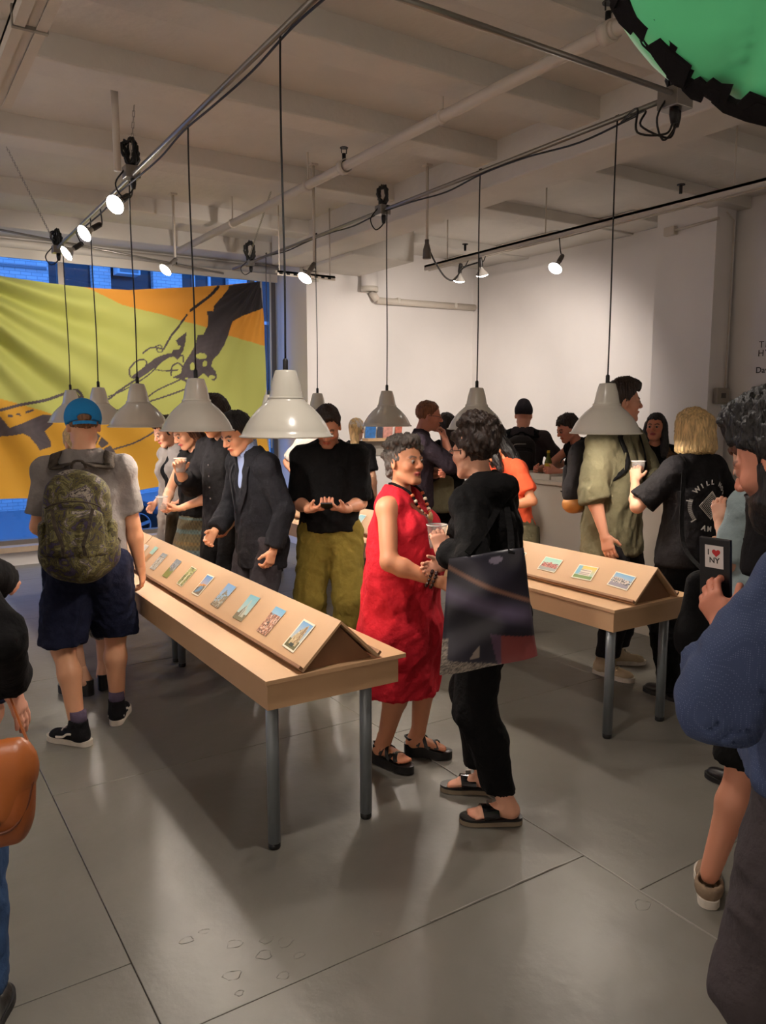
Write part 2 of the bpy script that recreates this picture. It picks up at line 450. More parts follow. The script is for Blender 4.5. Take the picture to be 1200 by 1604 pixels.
display_table(T2X, TY, 'brown fibreboard display table on the right, under the man in the green shirt')
display_table(T2X, TY + TL + .004, 'brown fibreboard display table at the back, behind the man with the phone')

# ------------------------------------------------------------------ pictures on the cards: flat print as face colours
M_print = mat('printed_card', (.8, .8, .8), .35, attr='Col')
def fill_poly(W, Hh, img, poly, col):
    ys, xs = np.mgrid[0:Hh, 0:W]
    px = (xs + .5) / W; py = 1 - (ys + .5) / Hh
    ins = np.zeros((Hh, W), bool); n = len(poly)
    for i in range(n):
        x0, y0 = poly[i]; x1, y1 = poly[(i + 1) % n]
        c = ((y0 > py) != (y1 > py)) & (px < (x1 - x0) * (py - y0) / (y1 - y0 + 1e-12) + x0)
        ins ^= c
    img[ins] = srgb(*col)
def speckle(img, y0, y1, cols, rs, p=.6, x0=0., x1=1.):
    Hh, W = img.shape[:2]
    for j in range(Hh):
        py = 1 - (j + .5) / Hh
        for i in range(W):
            if y0 <= py <= y1 and x0 <= (i + .5) / W <= x1 and rs.random() < p: img[j, i] = srgb(*rs.choice(cols))
def picture(kind, W=22, Hh=16, seed=0):
    rs = random.Random(seed); img = np.zeros((Hh, W, 3))
    sky, hz = dict(tower=((110, 160, 205), (220, 215, 190)), rocks=((105, 165, 200), (215, 215, 205)), church=((125, 190, 205), (205, 215, 200)),
                   coast=((110, 160, 210), (190, 205, 215)), harbour=((70, 140, 205), (235, 185, 110)), forest=((190, 185, 110), (150, 150, 70)),
                   castle=((120, 130, 140), (180, 175, 160)), ruin=((140, 150, 155), (205, 200, 185)), desert=((150, 200, 190), (190, 195, 160)),
                   white=((215, 205, 195), (225, 215, 205)), hotel=((150, 205, 185), (205, 215, 190)), office=((225, 190, 70), (140, 190, 200)), plaza=((120, 170, 205), (215, 215, 205)))[kind]
    for j in range(Hh):
        t = j / (Hh - 1); img[j, :] = np.array(srgb(*sky)) * (1 - t) + np.array(srgb(*hz)) * t
    P = lambda poly, col: fill_poly(W, Hh, img, poly, col)
    if kind == 'tower':
        P([(0, 0), (1, 0), (1, .3), (0, .3)], (110, 105, 70)); P([(.2, .15), (.85, .15), (.85, .55), (.72, .95), (.6, .9), (.5, .8), (.2, .45)], (196, 172, 132)); P([(.55, .2), (.72, .2), (.72, .85), (.6, .85)], (150, 120, 90)); P([(.3, .05), (.7, .05), (.7, .2), (.3, .2)], (60, 70, 60)); speckle(img, .2, .8, [(225, 205, 160), (120, 100, 80)], rs, .25, .25, .8)
    elif kind == 'rocks':
        P([(0, 0), (1, 0), (1, .7), (.6, .78), (.3, .7), (0, .74)], (176, 120, 96)); speckle(img, 0, .72, [(120, 78, 62), (206, 160, 132), (225, 200, 180), (90, 70, 60)], rs, .65)
    elif kind == 'church':
        P([(0, 0), (1, 0), (1, .25), (0, .25)], (120, 112, 84)); P([(.1, .1), (.85, .1), (.55, .62), (.5, .98), (.45, .62)], (196, 196, 180)); P([(.1, .1), (.45, .6), (.4, .1)], (120, 110, 92)); P([(.5, .12), (.56, .12), (.53, .5)], (80, 86, 92))
    elif kind == 'coast':
        P([(0, 0), (1, 0), (1, .55), (.7, .62), (.45, .75), (.3, .5), (0, .42)], (122, 110, 88)); P([(0, .15), (.55, .3), (.85, .62), (.4, .5), (0, .45)], (140, 178, 205)); speckle(img, 0, .5, [(90, 84, 66), (190, 190, 180), (160, 140, 112)], rs, .4)
    elif kind == 'harbour':
        P([(0, 0), (1, 0), (1, .45), (.6, .5), (0, .3)], (110, 90, 66)); P([(.1, .05), (.6, .12), (.9, .4), (.4, .42)], (88, 130, 160)); P([(0, .38), (1, .52), (1, .58), (0, .5)], (225, 150, 70))
    elif kind == 'forest':
        speckle(img, 0, 1, [(92, 96, 40), (140, 138, 66), (196, 192, 130), (66, 72, 34)], rs, .85); P([(.42, 0), (.62, 0), (.55, .8), (.48, .8)], (225, 220, 196))
    elif kind == 'castle':
        P([(0, 0), (1, 0), (1, .42), (0, .5)], (128, 130, 60)); P([(.3, .4), (.3, .7), (.4, .85), (.5, .65), (.7, .8), (.72, .4)], (110, 110, 116)); speckle(img, .5, .9, [(200, 200, 205), (90, 92, 100)], rs, .3)
    elif kind == 'ruin':
        P([(.1, .1), (.9, .1), (.8, .7), (.55, .9), (.25, .6)], (196, 186, 165)); speckle(img, 0, .8, [(96, 84, 66), (215, 210, 200), (130, 118, 100)], rs, .45)
    elif kind == 'desert':
        P([(0, 0), (1, 0), (1, .6), (0, .6)], (186, 130, 72)); P([(0, 0), (1, 0), (1, .22), (0, .18)], (136, 126, 96))
    elif kind == 'white':
        P([(0, 0), (1, 0), (1, .3), (0, .3)], (90, 84, 50)); P([(.2, .25), (.85, .25), (.85, .75), (.2, .75)], (235, 235, 235)); P([(.3, .4), (.7, .4), (.7, .6), (.3, .6)], (170, 168, 170))
    elif kind == 'hotel':
        P([(0, 0), (1, 0), (1, .3), (0, .3)], (150, 150, 140)); P([(.05, .28), (.95, .28), (.95, .5), (.8, .62), (.7, .5), (.5, .7), (.35, .5), (.2, .62), (.05, .5)], (176, 96, 84)); speckle(img, .28, .6, [(206, 136, 120), (110, 60, 56)], rs, .4)
    elif kind == 'office':
        P([(.0, 0), (1, 0), (1, .28), (0, .28)], (104, 128, 62)); P([(.22, .25), (.8, .25), (.8, .78), (.22, .7)], (226, 214, 196)); P([(0, .3), (.2, .3), (.25, 1), (0, 1)], (120, 176, 196))
        for k in range(4): P([(.25, .34 + k * .1), (.77, .34 + k * .1), (.77, .38 + k * .1), (.25, .37 + k * .1)], (150, 130, 120))
    elif kind == 'plaza':
        P([(0, 0), (1, 0), (1, .35), (0, .35)], (150, 142, 150)); P([(.1, .3), (.9, .3), (.9, .62), (.1, .7)], (206, 190, 176)); speckle(img, .28, .6, [(66, 66, 72), (110, 104, 104), (215, 205, 195)], rs, .5)
    return img
def colour_faces(me, cols):
    ca = me.color_attributes.new('Col', 'FLOAT_COLOR', 'CORNER')
    buf = np.ones((len(me.loops), 4), np.float32)
    for p in me.polygons:
        buf[p.loop_start:p.loop_start + p.loop_total, :3] = cols[p.index]
    ca.data.foreach_set('color', buf.ravel())
def card(kind, w, h, border, seed, name='postcard', W=22, Hh=16):
    """a printed card, centre at origin, lying in XY, face to +Z"""
    img = picture(kind, W, Hh, seed); t = .0012
    vs = []; fs = []; cs = []
    xs = [-w / 2] + list(np.linspace(-w / 2 + border, w / 2 - border, W + 1)) + [w / 2]
    ys = [h / 2] + list(np.linspace(h / 2 - border, -h / 2 + border, Hh + 1)) + [-h / 2]
    if border <= 0: xs = list(np.linspace(-w / 2, w / 2, W + 1)); ys = list(np.linspace(h / 2, -h / 2, Hh + 1))
    nx, ny = len(xs), len(ys)
    for y in ys:
        for x in xs: vs.append((x, y, t))
    b = 1 if border > 0 else 0
    paper = srgb(236, 228, 205)
    for j in range(ny - 1):
        for i in range(nx - 1):
            fs.append((j * nx + i, (j + 1) * nx + i, (j + 1) * nx + i + 1, j * nx + i + 1))
            ii, jj = i - b, j - b
            cs.append(img[jj, ii] if 0 <= ii < W and 0 <= jj < Hh else paper)
    o = len(vs); vs += [(-w / 2, -h / 2, 0), (w / 2, -h / 2, 0), (w / 2, h / 2, 0), (-w / 2, h / 2, 0)]
    c00, c01, c10, c11 = 0, nx - 1, (ny - 1) * nx, ny * nx - 1
    fs += [(o + 3, o + 2, o + 1, o), (o, o + 1, c11, c10), (o + 2, o + 3, c00, c01), (o + 1, o + 2, c01, c11), (o + 3, o, c10, c00)]; cs += [paper] * 5
    me = bpy.data.meshes.new(name); me.from_pydata(vs, [], fs); colour_faces(me, cs)
    return link(name, me, M_print)
_cx, _hw, _hz = .325, .168, .165
def place_card(o, tx, y, up, rot=0.):
    """on the left slope of the rail of the table that starts at tx"""
    d = Vector((_hw, 0, _hz)).normalized(); n = Vector((-_hz, 0, _hw)).normalized()
    p = Vector((tx + _cx - _hw, y, TZ + .004)) + d * up + n * .0128
    X = Vector((0, -1, 0)); Y = d
    R = Matrix((X, Y, n)).transposed().to_4x4()
    o.matrix_world = Matrix.Translation(p) @ R @ Matrix.Rotation(rot, 4, 'Z')
CARDS1 = [('tower', .105, .14, .008, 2.76, 'upright postcard of a tan tower with a white border, nearest on the front table'),
          ('rocks', .10, .135, 0, 3.02, 'postcard of red rocks under blue sky, second from the near end'),
          ('church', .10, .135, 0, 3.29, 'postcard of a pointed white church on a teal sky'),
          ('coast', .10, .135, 0, 3.57, 'postcard of a rocky blue coast seen from above'),
          ('harbour', .095, .13, .007, 3.85, 'white bordered postcard of a harbour at orange sunset'),
          ('forest', .09, .125, .004, 4.10, 'postcard of a pale path through olive green trees'),
          ('castle', .09, .125, 0, 4.35, 'postcard of a grey castle above a green lawn'),
          ('ruin', .09, .12, 0, 4.60, 'postcard of pale ruins with dark foreground'),
          ('desert', .065, .15, 0, 4.80, 'narrow upright postcard of orange desert under a pale green sky'),
          ('white', .085, .12, .003, 4.97, 'postcard of a white house, beside the hand of the man in the cap')]
for i, (k, w, h, b, y, lab) in enumerate(CARDS1):
    o = card(k, w, h, b, i); place_card(o, T1X, y, .115, math.radians(-2 + (i * 7) % 5)); tag(o, lab, 'postcard', 'postcards on the display rails')
CARDS2 = [('plaza', .14, .095, .006, 2.735, 'bordered postcard of a grey plaza, nearest on the right table'),
          ('office', .14, .095, .006, 2.99, 'bordered postcard of a cream block with a yellow sky on the right table'),
          ('hotel', .14, .095, .004, 3.26, 'postcard of a red roofed hotel on the right table'),
          ('forest', .12, .09, .006, 3.55, 'green postcard on the right table, half hidden by the black coat'),
          ('coast', .10, .13, .004, 6.15, 'blue postcard on the back table left of the man with the phone'),
          ('church', .10, .13, .006, 5.42, 'white bordered postcard on the back table right of the man with the phone')]
for i, (k, w, h, b, y, lab) in enumerate(CARDS2):
    o = card(k, w, h, b, 40 + i); place_card(o, T2X, y, .115, math.radians(-3 + (i * 5) % 7)); tag(o, lab, 'postcard', 'postcards on the display rails')

# ------------------------------------------------------------------ pendant lamps
M_shade = mat('grey_white_enamel', srgb(206, 202, 190), .22, coat=.3)
M_shadei = mat('white_shade_inside', srgb(240, 236, 228), .4)
M_bulb = mat('lit_bulb', (1, 1, 1), .3, emit=WARM, estr=PENDANT_W / (PI * .0105))
def pendant():
    o = empty('pendant_lamp')
    prof = [(.192, 0), (.197, .002), (.195, .007), (.186, .010), (.178, .030), (.163, .058), (.142, .088), (.116, .117), (.092, .138), (.078, .150), (.074, .158), (.0735, .166)]
    sh = MB().lathe(prof + [(.0715, .166), (.072, .156), (.090, .1355), (.114, .1145), (.140, .0855), (.161, .0555), (.176, .028), (.184, .009), (.190, .004), (.192, 0)], 48).build('shade', M_shade, o, True)
    nk = MB().lathe([(.070, .160), (.068, .172), (.058, .225), (.045, .268), (.042, .274), (.012, .277), (.001, .277)], 32).build('neck', M_shade, o, True)
    MB().lathe([(.0745, .158), (.076, .160), (.0745, .164)], 32).build('seam_ring', M_shade, nk, True)
    MB().lathe([(.011, .276), (.011, .315), (.007, .322)], 12).build('cord_grip', M_black, o, True)
    MB().lathe([(.001, .20), (.022, .20), (.022, .115), (.019, .11)], 16).build('socket', M_white, o, True)
    MB().lathe([(.001, .025), (.015, .027), (.026, .038), (.031, .055), (.029, .07), (.022, .085), (.016, .11)], 20).build('bulb', M_bulb, o, True)
    return o
def add_pendant(x, y, zr, zt, label, proto=[None]):
    if proto[0] is None: proto[0] = pendant(); o = proto[0]
    else: o = copy_tree(proto[0])
    for c in list(o.children):
        if c.name.split('.')[0] in ('power_cord', 'lamp_light'): bpy.data.objects.remove(c, do_unlink=True)
    o.location = (x, y, zr)
    zc = zt - zr
    MB().tube(catmull([(0, 0, .31), (.004, .002, .31 + (zc - .31) * .3), (-.003, .0, .31 + (zc - .31) * .7), (0, 0, zc - .02), (.012, .0, zc + .016), (.0, .012, zc + .018)], 4), .0042, 6).build('power_cord', M_black, o, True)
    tag(o, label, 'lamp', 'grey white pendant lamps')
    return o
zt1 = lambda y: 3.20 - .14 * (y - 1.0) / 6.32
for y, lab in ((2.98, 'large grey-white pendant lamp nearest the camera, above the man in the blazer'), (4.05, 'pendant lamp in front of the yellow banner, second in the left row'),
               (5.13, 'pendant lamp in front of the yellow banner, third in the left row'), (6.16, 'pendant lamp just right of the blue cap'), (7.14, 'farthest pendant lamp of the left row, hidden behind the blue cap')):
    add_pendant(1.455, y, 1.582, zt1(y), lab)
for y, lab in ((2.98, 'pendant lamp before the tall man in the green shirt'), (4.09, 'pendant lamp above the woman in black with the tote bag'), (5.18, 'pendant lamp between the phone man and the man in glasses'),
               (6.32, 'pendant lamp half hidden behind the phone man head'), (7.36, 'farthest pendant lamp of the right row, behind the nearest big lamp')):
    add_pendant(3.40, y, 1.562, 3.205, lab)

# ------------------------------------------------------------------ flood lamps (reflector bulbs)
M_reflect = mat('reflector_glass', srgb(190, 184, 176), .15, .4)
M_lens = mat('lit_lens', (1, 1, 1), .3, emit=(1, .93, .84), estr=16)
M_sock = mat('dark_lamp_socket', srgb(40, 36, 34), .5)
M_sockg = mat('grey_lamp_socket', srgb(96, 90, 84), .5)
def flood(loc, d, target, label, w=FLOOD_W, ang=95, sock=None, hang=None):
    o = tag(empty('flood_lamp', loc), label, 'spotlight', 'reflector flood lamps')
    d = nrm(d)
    MB().lathe([(.016, 0), (.018, .02), (.030, .035), (.055, .065), (.060, .072), (.060, .078)], 24, (0, 0, 0), d).build('reflector', M_reflect, o, True)
    MB().lathe([(.060, .078), (.054, .086), (.035, .093), (.001, .096)], 24, (0, 0, 0), d).build('lens', M_lens, o, True)
    MB().lathe([(.001, -.085), (.016, -.085), (.020, -.07), (.021, -.01), (.018, .004)], 16, (0, 0, 0), d).build('socket', sock or M_sock, o, True)
    MB().lathe([(.0165, .0), (.0185, .004), (.0165, .008), (.0185, .012), (.0165, .016)], 16, (0, 0, 0), d).build('screw_collar', M_steel, o, True)
    if hang is not None:
        a = -d * .07; b = np.array(hang) - np.array(loc)
        MB().tube(catmull([a, a * 1.25 + np.array((0, 0, -.02)), (a + b) / 2 + np.array((.02, .02, -.03)), b], 6), .005, 6).build('cable', M_black, o, True)
    lp = np.array(loc) + d * .11
    s = spot_light('flood_light', lp, target, w, ang, .7, r=.045)
    s.parent = o; s.matrix_parent_inverse = Matrix.Translation(loc).inverted()
    return o
flood((1.45, 5.30, 3.02), (-.62, -.45, -.5), (-2.5, 4.6, 1.2), 'large lit flood lamp on the left conduit, nearest of three', hang=(1.45, 5.05, 3.10))
flood((1.45, 6.10, 2.99), (-.72, -.25, -.5), (-2.5, 6.6, 1.2), 'lit flood lamp on the left conduit, middle of three', hang=(1.45, 5.85, 3.09))
flood((1.47, 6.80, 2.97), (-.75, -.1, -.55), (-2.0, 8.6, 1.2), 'lit flood lamp at the far end of the left conduit', hang=(1.45, 6.65, 3.08))
flood((2.40, 7.25, 3.0), (-.6, -.15, -.6), (1.9, 9.1, 1.9), 'lit flood lamp on a drop rod before the window', w=85, ang=110, sock=M_sockg, hang=(2.46, 7.30, 3.05))
flood((3.06, 5.80, 2.80), (-.55, -.1, -.7), (3.4, 9.1, 2.0), 'lit flood lamp on a drop rod left of the alcove', w=75, ang=100, sock=M_sockg, hang=(3.12, 5.83, 2.87))
flood((5.07, 5.03, 2.95), (-.55, -.1, -.65), (6.3, 8.2, 1.7), 'lit flood lamp under the strut channel at right', w=80, ang=100, sock=M_sockg, hang=(5.07, 5.03, 3.15))
flood((4.98, 6.28, 3.03), (.12, .35, -1), (5.6, 8.4, 1.5), 'left of two flood lamps hanging on cables by the alcove corner', w=76, ang=110, hang=(5.07, 6.26, 3.15))
flood((5.06, 6.05, 3.06), (.35, .2, -1), (6.9, 6.9, 1.4), 'right of two flood lamps hanging on cables by the alcove corner', w=76, ang=110, hang=(5.07, 6.0, 3.15))
flood((1.42, 2.18, 3.10), (.05, .0, -1), (1.5, 2.1, 0), 'flood lamp above the near table end, over the top of the view', w=46, ang=150, hang=(1.45, 2.2, 3.17))
# added fill floods, out of view, to brighten the room from the camera side
flood((.62, -.6, 3.0), (-.7, -.1, -.6), (-2.4, -1.0, 1.3), 'added fill flood lamp on the left strut channel behind the camera', w=230, ang=130)
flood((.62, 1.0, 3.0), (-.7, -.1, -.6), (-2.4, 1.2, 1.3), 'added fill flood lamp on the left strut channel beside the camera', w=230, ang=130)
flood((5.07, -.4, 3.0), (.5, -.3, -.7), (6.9, -1.2, 1.3), 'added fill flood lamp on the right strut channel behind the camera', w=120, ang=120)

# junction boxes with coiled leads
def coil(loc, r, n, ax, m=M_black):
    ax = nrm(ax); ref = nrm(np.cross(ax, (0, 0, 1.) if abs(ax[2]) < .9 else (1., 0, 0))); b = np.cross(ax, ref)
    pts = []
    rs = random.Random(int(abs(loc[0] * 1000)))
    for k in range(n * 14 + 1):
        a = 2 * PI * k / 14; rr = r * (.85 + .22 * math.sin(k * 1.7) + .1 * math.sin(k * .53))
        pts.append(np.array(loc) + ax * (.035 * math.sin(k * .37)) + ref * rr * .5 * math.cos(a) + b * rr * math.sin(a))
    return MB().tube(pts, .0085, 5)
def jbox(loc, label, s=.04, r=.06, n=5, ax=(.6, .8, 0), side=-1):
    o = tag(empty('outlet_box', loc), label, 'outlet box', 'outlet boxes on the conduits')
    MB().box(-s, s, -s, s, -s * .8, s * .8).build('box', M_steel, o, bevel=.004)
    coil((0, 0, s + r * .9), r, n, ax).build('coiled_lead', M_black, o, True)
    MB().tube(catmull([(0, 0, -s * .7), (.01, 0, -s * 2), (-.05, .02, -s * 3.2), (-.09, .03, -s * 1.5), (-.03, .0, s * .6)], 6), .005, 6).build('loose_lead', M_black, o, True)
    p = MB().lathe([(.001, -.06), (.012, -.06), (.018, -.03), (.018, 0), (.001, 0)], 12, (.01, .0, -s * .75)).build('plug', M_black, o, True)
    return o
jbox((1.45, 5.06, 3.13), 'grey outlet box with a black coiled lead on the left conduit', .045, .085, 6)
jbox((1.45, 7.36, 3.05), 'outlet box with a black lead at the far end of the left conduit', .04, .07, 5)
jbox((3.40, 5.24, 3.20), 'grey outlet box with a round coil above the centre pendant', .045, .075, 6)
jb = jbox((3.42, 2.64, 3.20), 'large steel outlet box with plugs and a coil, below the green satin', .06, .085, 8)
for k, (x, y) in enumerate(((-.03, -.02), (.03, .01))):
    MB().lathe([(.001, -.12), (.014, -.12), (.022, -.08), (.022, -.045), (.001, -.045)], 12, (x, y, 0)).build('plug', M_black, jb, True)
    MB().tube(catmull([(x, y, -.11), (x - .03, y + .02, -.17), (x - .14, y + .1, -.16 + .05 * k), (x - .1, .12, -.03), (-.01, .32, -.015)], 6), .0055, 6).build('loose_lead', M_black, jb, True)
jbox((3.40, 7.75, 3.18), 'black coiled lead hanging at the far end of the right conduit', .035, .1, 7)
# leads running along the conduits
def lead(label, pts, r=.0055):
    return tag(MB().tube(catmull(pts, 5), r, 6).build('power_lead', M_black, None, True), label, 'cable', 'black power leads')
lead('black lead tied along the left conduit', [(1.462, 1.2, 3.17)] + [(1.455 + .012 * math.sin(k * 2.1), 1.6 + k * .42, zt1(1.6 + k * .42) - .02 - .012 * (k % 3)) for k in range(13)])
lead('black lead tied along the right conduit', [(3.40 + .012 * math.sin(k * 1.7), 2.85 + k * .4, 3.185 - .022 * (k % 3 == 1)) for k in range(12)])
lead('black lead sagging from the grey socket to two hanging flood lamps', [(3.92, 5.36, 3.0), (4.1, 5.5, 2.92), (4.4, 5.75, 2.86), (4.7, 6.0, 2.9), (4.96, 6.2, 3.06), (5.04, 6.08, 3.1)], .008)
sk = tag(empty('hanging_socket', (3.9, 5.35, 2.98)), 'grey hanging lamp socket below the girder', 'socket')
MB().lathe([(.001, -.07), (.035, -.07), (.032, 0), (.018, .05), (.018, .08), (.001, .08)], 16).build('socket_shell', M_sockg, sk, True)
for a, b, lab in (((.93, 6.23, 3.5), (1.42, 7.34, 3.12), 'thin chain from the ceiling to the far end of the left conduit'), ((2.95, 6.26, 3.5), (3.38, 7.72, 3.24), 'thin chain from the ceiling to the far end of the right conduit'), ((1.46, 4.98, 3.5), (1.45, 5.06, 3.2), 'thin chain holding the left conduit at its outlet box')):
    a = np.array(a); b = np.array(b); n = int(np.linalg.norm(b - a) / .03); o = tag(empty('hanging_chain', a), lab, 'chain', 'thin chains'); mb = MB()
    for k in range(n):
        p = (b - a) * k / n; q = (b - a) * (k + 1.15) / n; s_ = np.array((.006, 0, 0)) if k % 2 else np.array((0, .006, 0))
        mb.tube([p - s_, q - s_], .0022, 4).tube([p + s_, q + s_], .0022, 4)
    mb.build('links', M_steel, o)
cr = tag(empty('ceiling_riser', (1.36, 5.03, 0)), 'white riser pipe above the left outlet box', 'pipe'); rod(cr, 'pipe', (0, 0, 3.12), (0, 0, ZS), .022, n=12); MB().lathe([(.022, 0), (.05, .0), (.05, .012), (.022, .012)], 14, (0, 0, ZS - .012)).build('flange', M_pipe, cr)

# ------------------------------------------------------------------ banner in the window
def inside(px, pz, poly):
    ins = np.zeros(px.shape, bool); n = len(poly)
    for i in range(n):
        x0, y0 = poly[i]; x1, y1 = poly[(i + 1) % n]
        ins ^= ((y0 > pz) != (y1 > pz)) & (px < (x1 - x0) * (pz - y0) / (y1 - y0 + 1e-12) + x0)
    return ins
def near_line(px, pz, pts, w):
    pts = [p[:2] for p in catmull([(a, b, 0) for a, b in pts], 6)]; m = np.zeros(px.shape, bool)
    for (a, b), (c, d) in zip(pts[:-1], pts[1:]):
        dx, dz = c - a, d - b; t = np.clip(((px - a) * dx + (pz - b) * dz) / (dx * dx + dz * dz + 1e-12), 0, 1)
        m |= (px - a - t * dx) ** 2 + (pz - b - t * dz) ** 2 < w * w
    return m
B = dict(
orange=[(1.877, 3.048), (2.047, 3.004), (2.431, 2.842), (2.828, 2.77), (3.367, 2.658), (3.714, 2.563), (4.255, 2.44), (4.273, 3.431), (1.9, 3.4)],
gold=[(-1, 2.1), (0.363, 1.937), (1.154, 1.8), (1.28, 1.766), (1.559, 1.673), (1.872, 1.551), (2.525, 1.519), (3.596, 1.413), (4.28, 1.36), (4.5, -0.215), (-1, 0.1)],
arm=[(4.167, 3.256), (3.701, 3.151), (3.599, 3.013), (3.498, 2.903), (3.483, 2.837), (3.408, 2.833), (3.425, 2.756), (3.422, 2.661), (3.364, 2.559), (3.296, 2.556), (3.265, 2.439), (3.207, 2.333), (3.136, 2.215), (3.106, 2.111), (3.038, 2.084), (2.984, 2.057), (3.063, 2.046), (3.143, 2.008), (3.139, 1.918), (3.18, 1.918), (3.223, 1.984), (3.279, 2.037), (3.336, 2.09), (3.378, 2.118), (3.432, 2.066), (3.501, 2.028), (3.535, 2.068), (3.518, 2.147), (3.464, 2.199), (3.48, 2.278), (3.552, 2.346), (3.625, 2.454), (3.685, 2.575), (3.733, 2.736), (3.864, 2.809), (4.22, 2.953)],
blob=[(3.156, 2.58), (3.08, 2.52), (3.031, 2.479), (3.063, 2.43), (3.098, 2.419), (3.075, 2.379), (3.009, 2.377), (2.994, 2.338), (2.915, 2.322), (2.81, 2.281), (2.731, 2.228), (2.652, 2.175), (2.548, 2.098), (2.484, 2.046), (2.521, 2.03), (2.597, 2.061), (2.701, 2.127), (2.807, 2.205), (2.913, 2.272), (3.019, 2.301), (3.071, 2.264), (3.128, 2.369), (3.147, 2.472)],
mach=[(1.143, 1.616), (1.192, 1.546), (1.222, 1.499), (1.376, 1.556), (1.557, 1.637), (1.714, 1.625), (1.641, 1.529), (1.57, 1.458), (1.621, 1.349), (1.618, 1.289), (1.504, 1.256), (1.473, 1.317), (1.412, 1.401), (1.348, 1.438), (1.238, 1.417), (1.131, 1.407), (.7, 1.444), (.7, 1.674), (1.021, 1.674)],
claw=[(1.849, 1.551), (1.964, 1.526), (2.035, 1.513), (2.126, 1.425), (2.219, 1.336), (2.3, 1.221), (2.298, 1.17), (2.213, 1.198), (2.121, 1.301), (1.979, 1.329), (1.864, 1.38)])
BL = [([(3.561, 3.127), (3.447, 3.015), (3.363, 2.945), (3.224, 2.833)], .016), ([(3.182, 2.78), (3.057, 2.62), (2.988, 2.541), (2.904, 2.385)], .011), ([(2.658, 2.325), (2.763, 2.392), (2.878, 2.384)], .009),
      ([(2.967, 2.299), (2.78, 2.179), (2.545, 2.023), (2.341, 1.883), (2.215, 1.795), (1.999, 1.757)], .010), ([(2.887, 2.258), (2.7, 2.089), (2.441, 1.921), (2.241, 1.832)], .007), ([(3.14, 1.931), (2.951, 1.864), (2.714, 1.785), (2.432, 1.709), (2.234, 1.659)], .009),
      ([(3.227, 2.101), (3.009, 2.006), (2.796, 1.913), (2.637, 1.798)], .008), ([(2.301, 1.246), (2.516, 1.316), (2.779, 1.465), (2.939, 1.541)], .009), ([(.7, 1.64), (1.02, 1.662), (1.147, 1.685), (1.365, 1.743), (1.599, 1.792), (1.818, 1.865)], .015),
      ([(1.865, 1.889), (1.924, 1.895), (1.968, 1.842), (1.988, 1.769)], .016), ([(1.888, 1.878), (1.955, 1.818), (2.01, 1.745), (2.033, 1.721)], .014), ([(2.779, 2.141), (2.908, 2.132), (3.067, 2.149)], .006),
      ([(2.484, 2.059), (2.475, 2.133), (2.554, 2.222), (2.655, 2.251), (2.679, 2.201), (2.599, 2.099), (2.522, 2.06)], .009), ([(2.972, 2.082), (3.002, 2.185), (3.07, 2.226), (3.122, 2.189), (3.106, 2.111), (3.038, 2.071)], .009),
      ([(2.815, 2.407), (2.867, 2.422), (2.89, 2.359), (2.838, 2.345), (2.815, 2.407)], .007), ([(3.072, 2.29), (3.126, 2.317), (3.137, 2.241)], .008), ([(1.218, 1.627), (1.25, 1.622)], .012), ([(1.305, 1.638), (1.32, 1.645), (1.337, 1.626)], .009), ([(1.4, 1.661), (1.46, 1.682)], .012)]
BH = [(3.334, 2.312, .065, .035), (3.235, 2.192, .029, .046), (3.381, 2.228, .029, .035), (3.474, 2.072, .036, .023), (3.157, 2.048, .022, .012)]
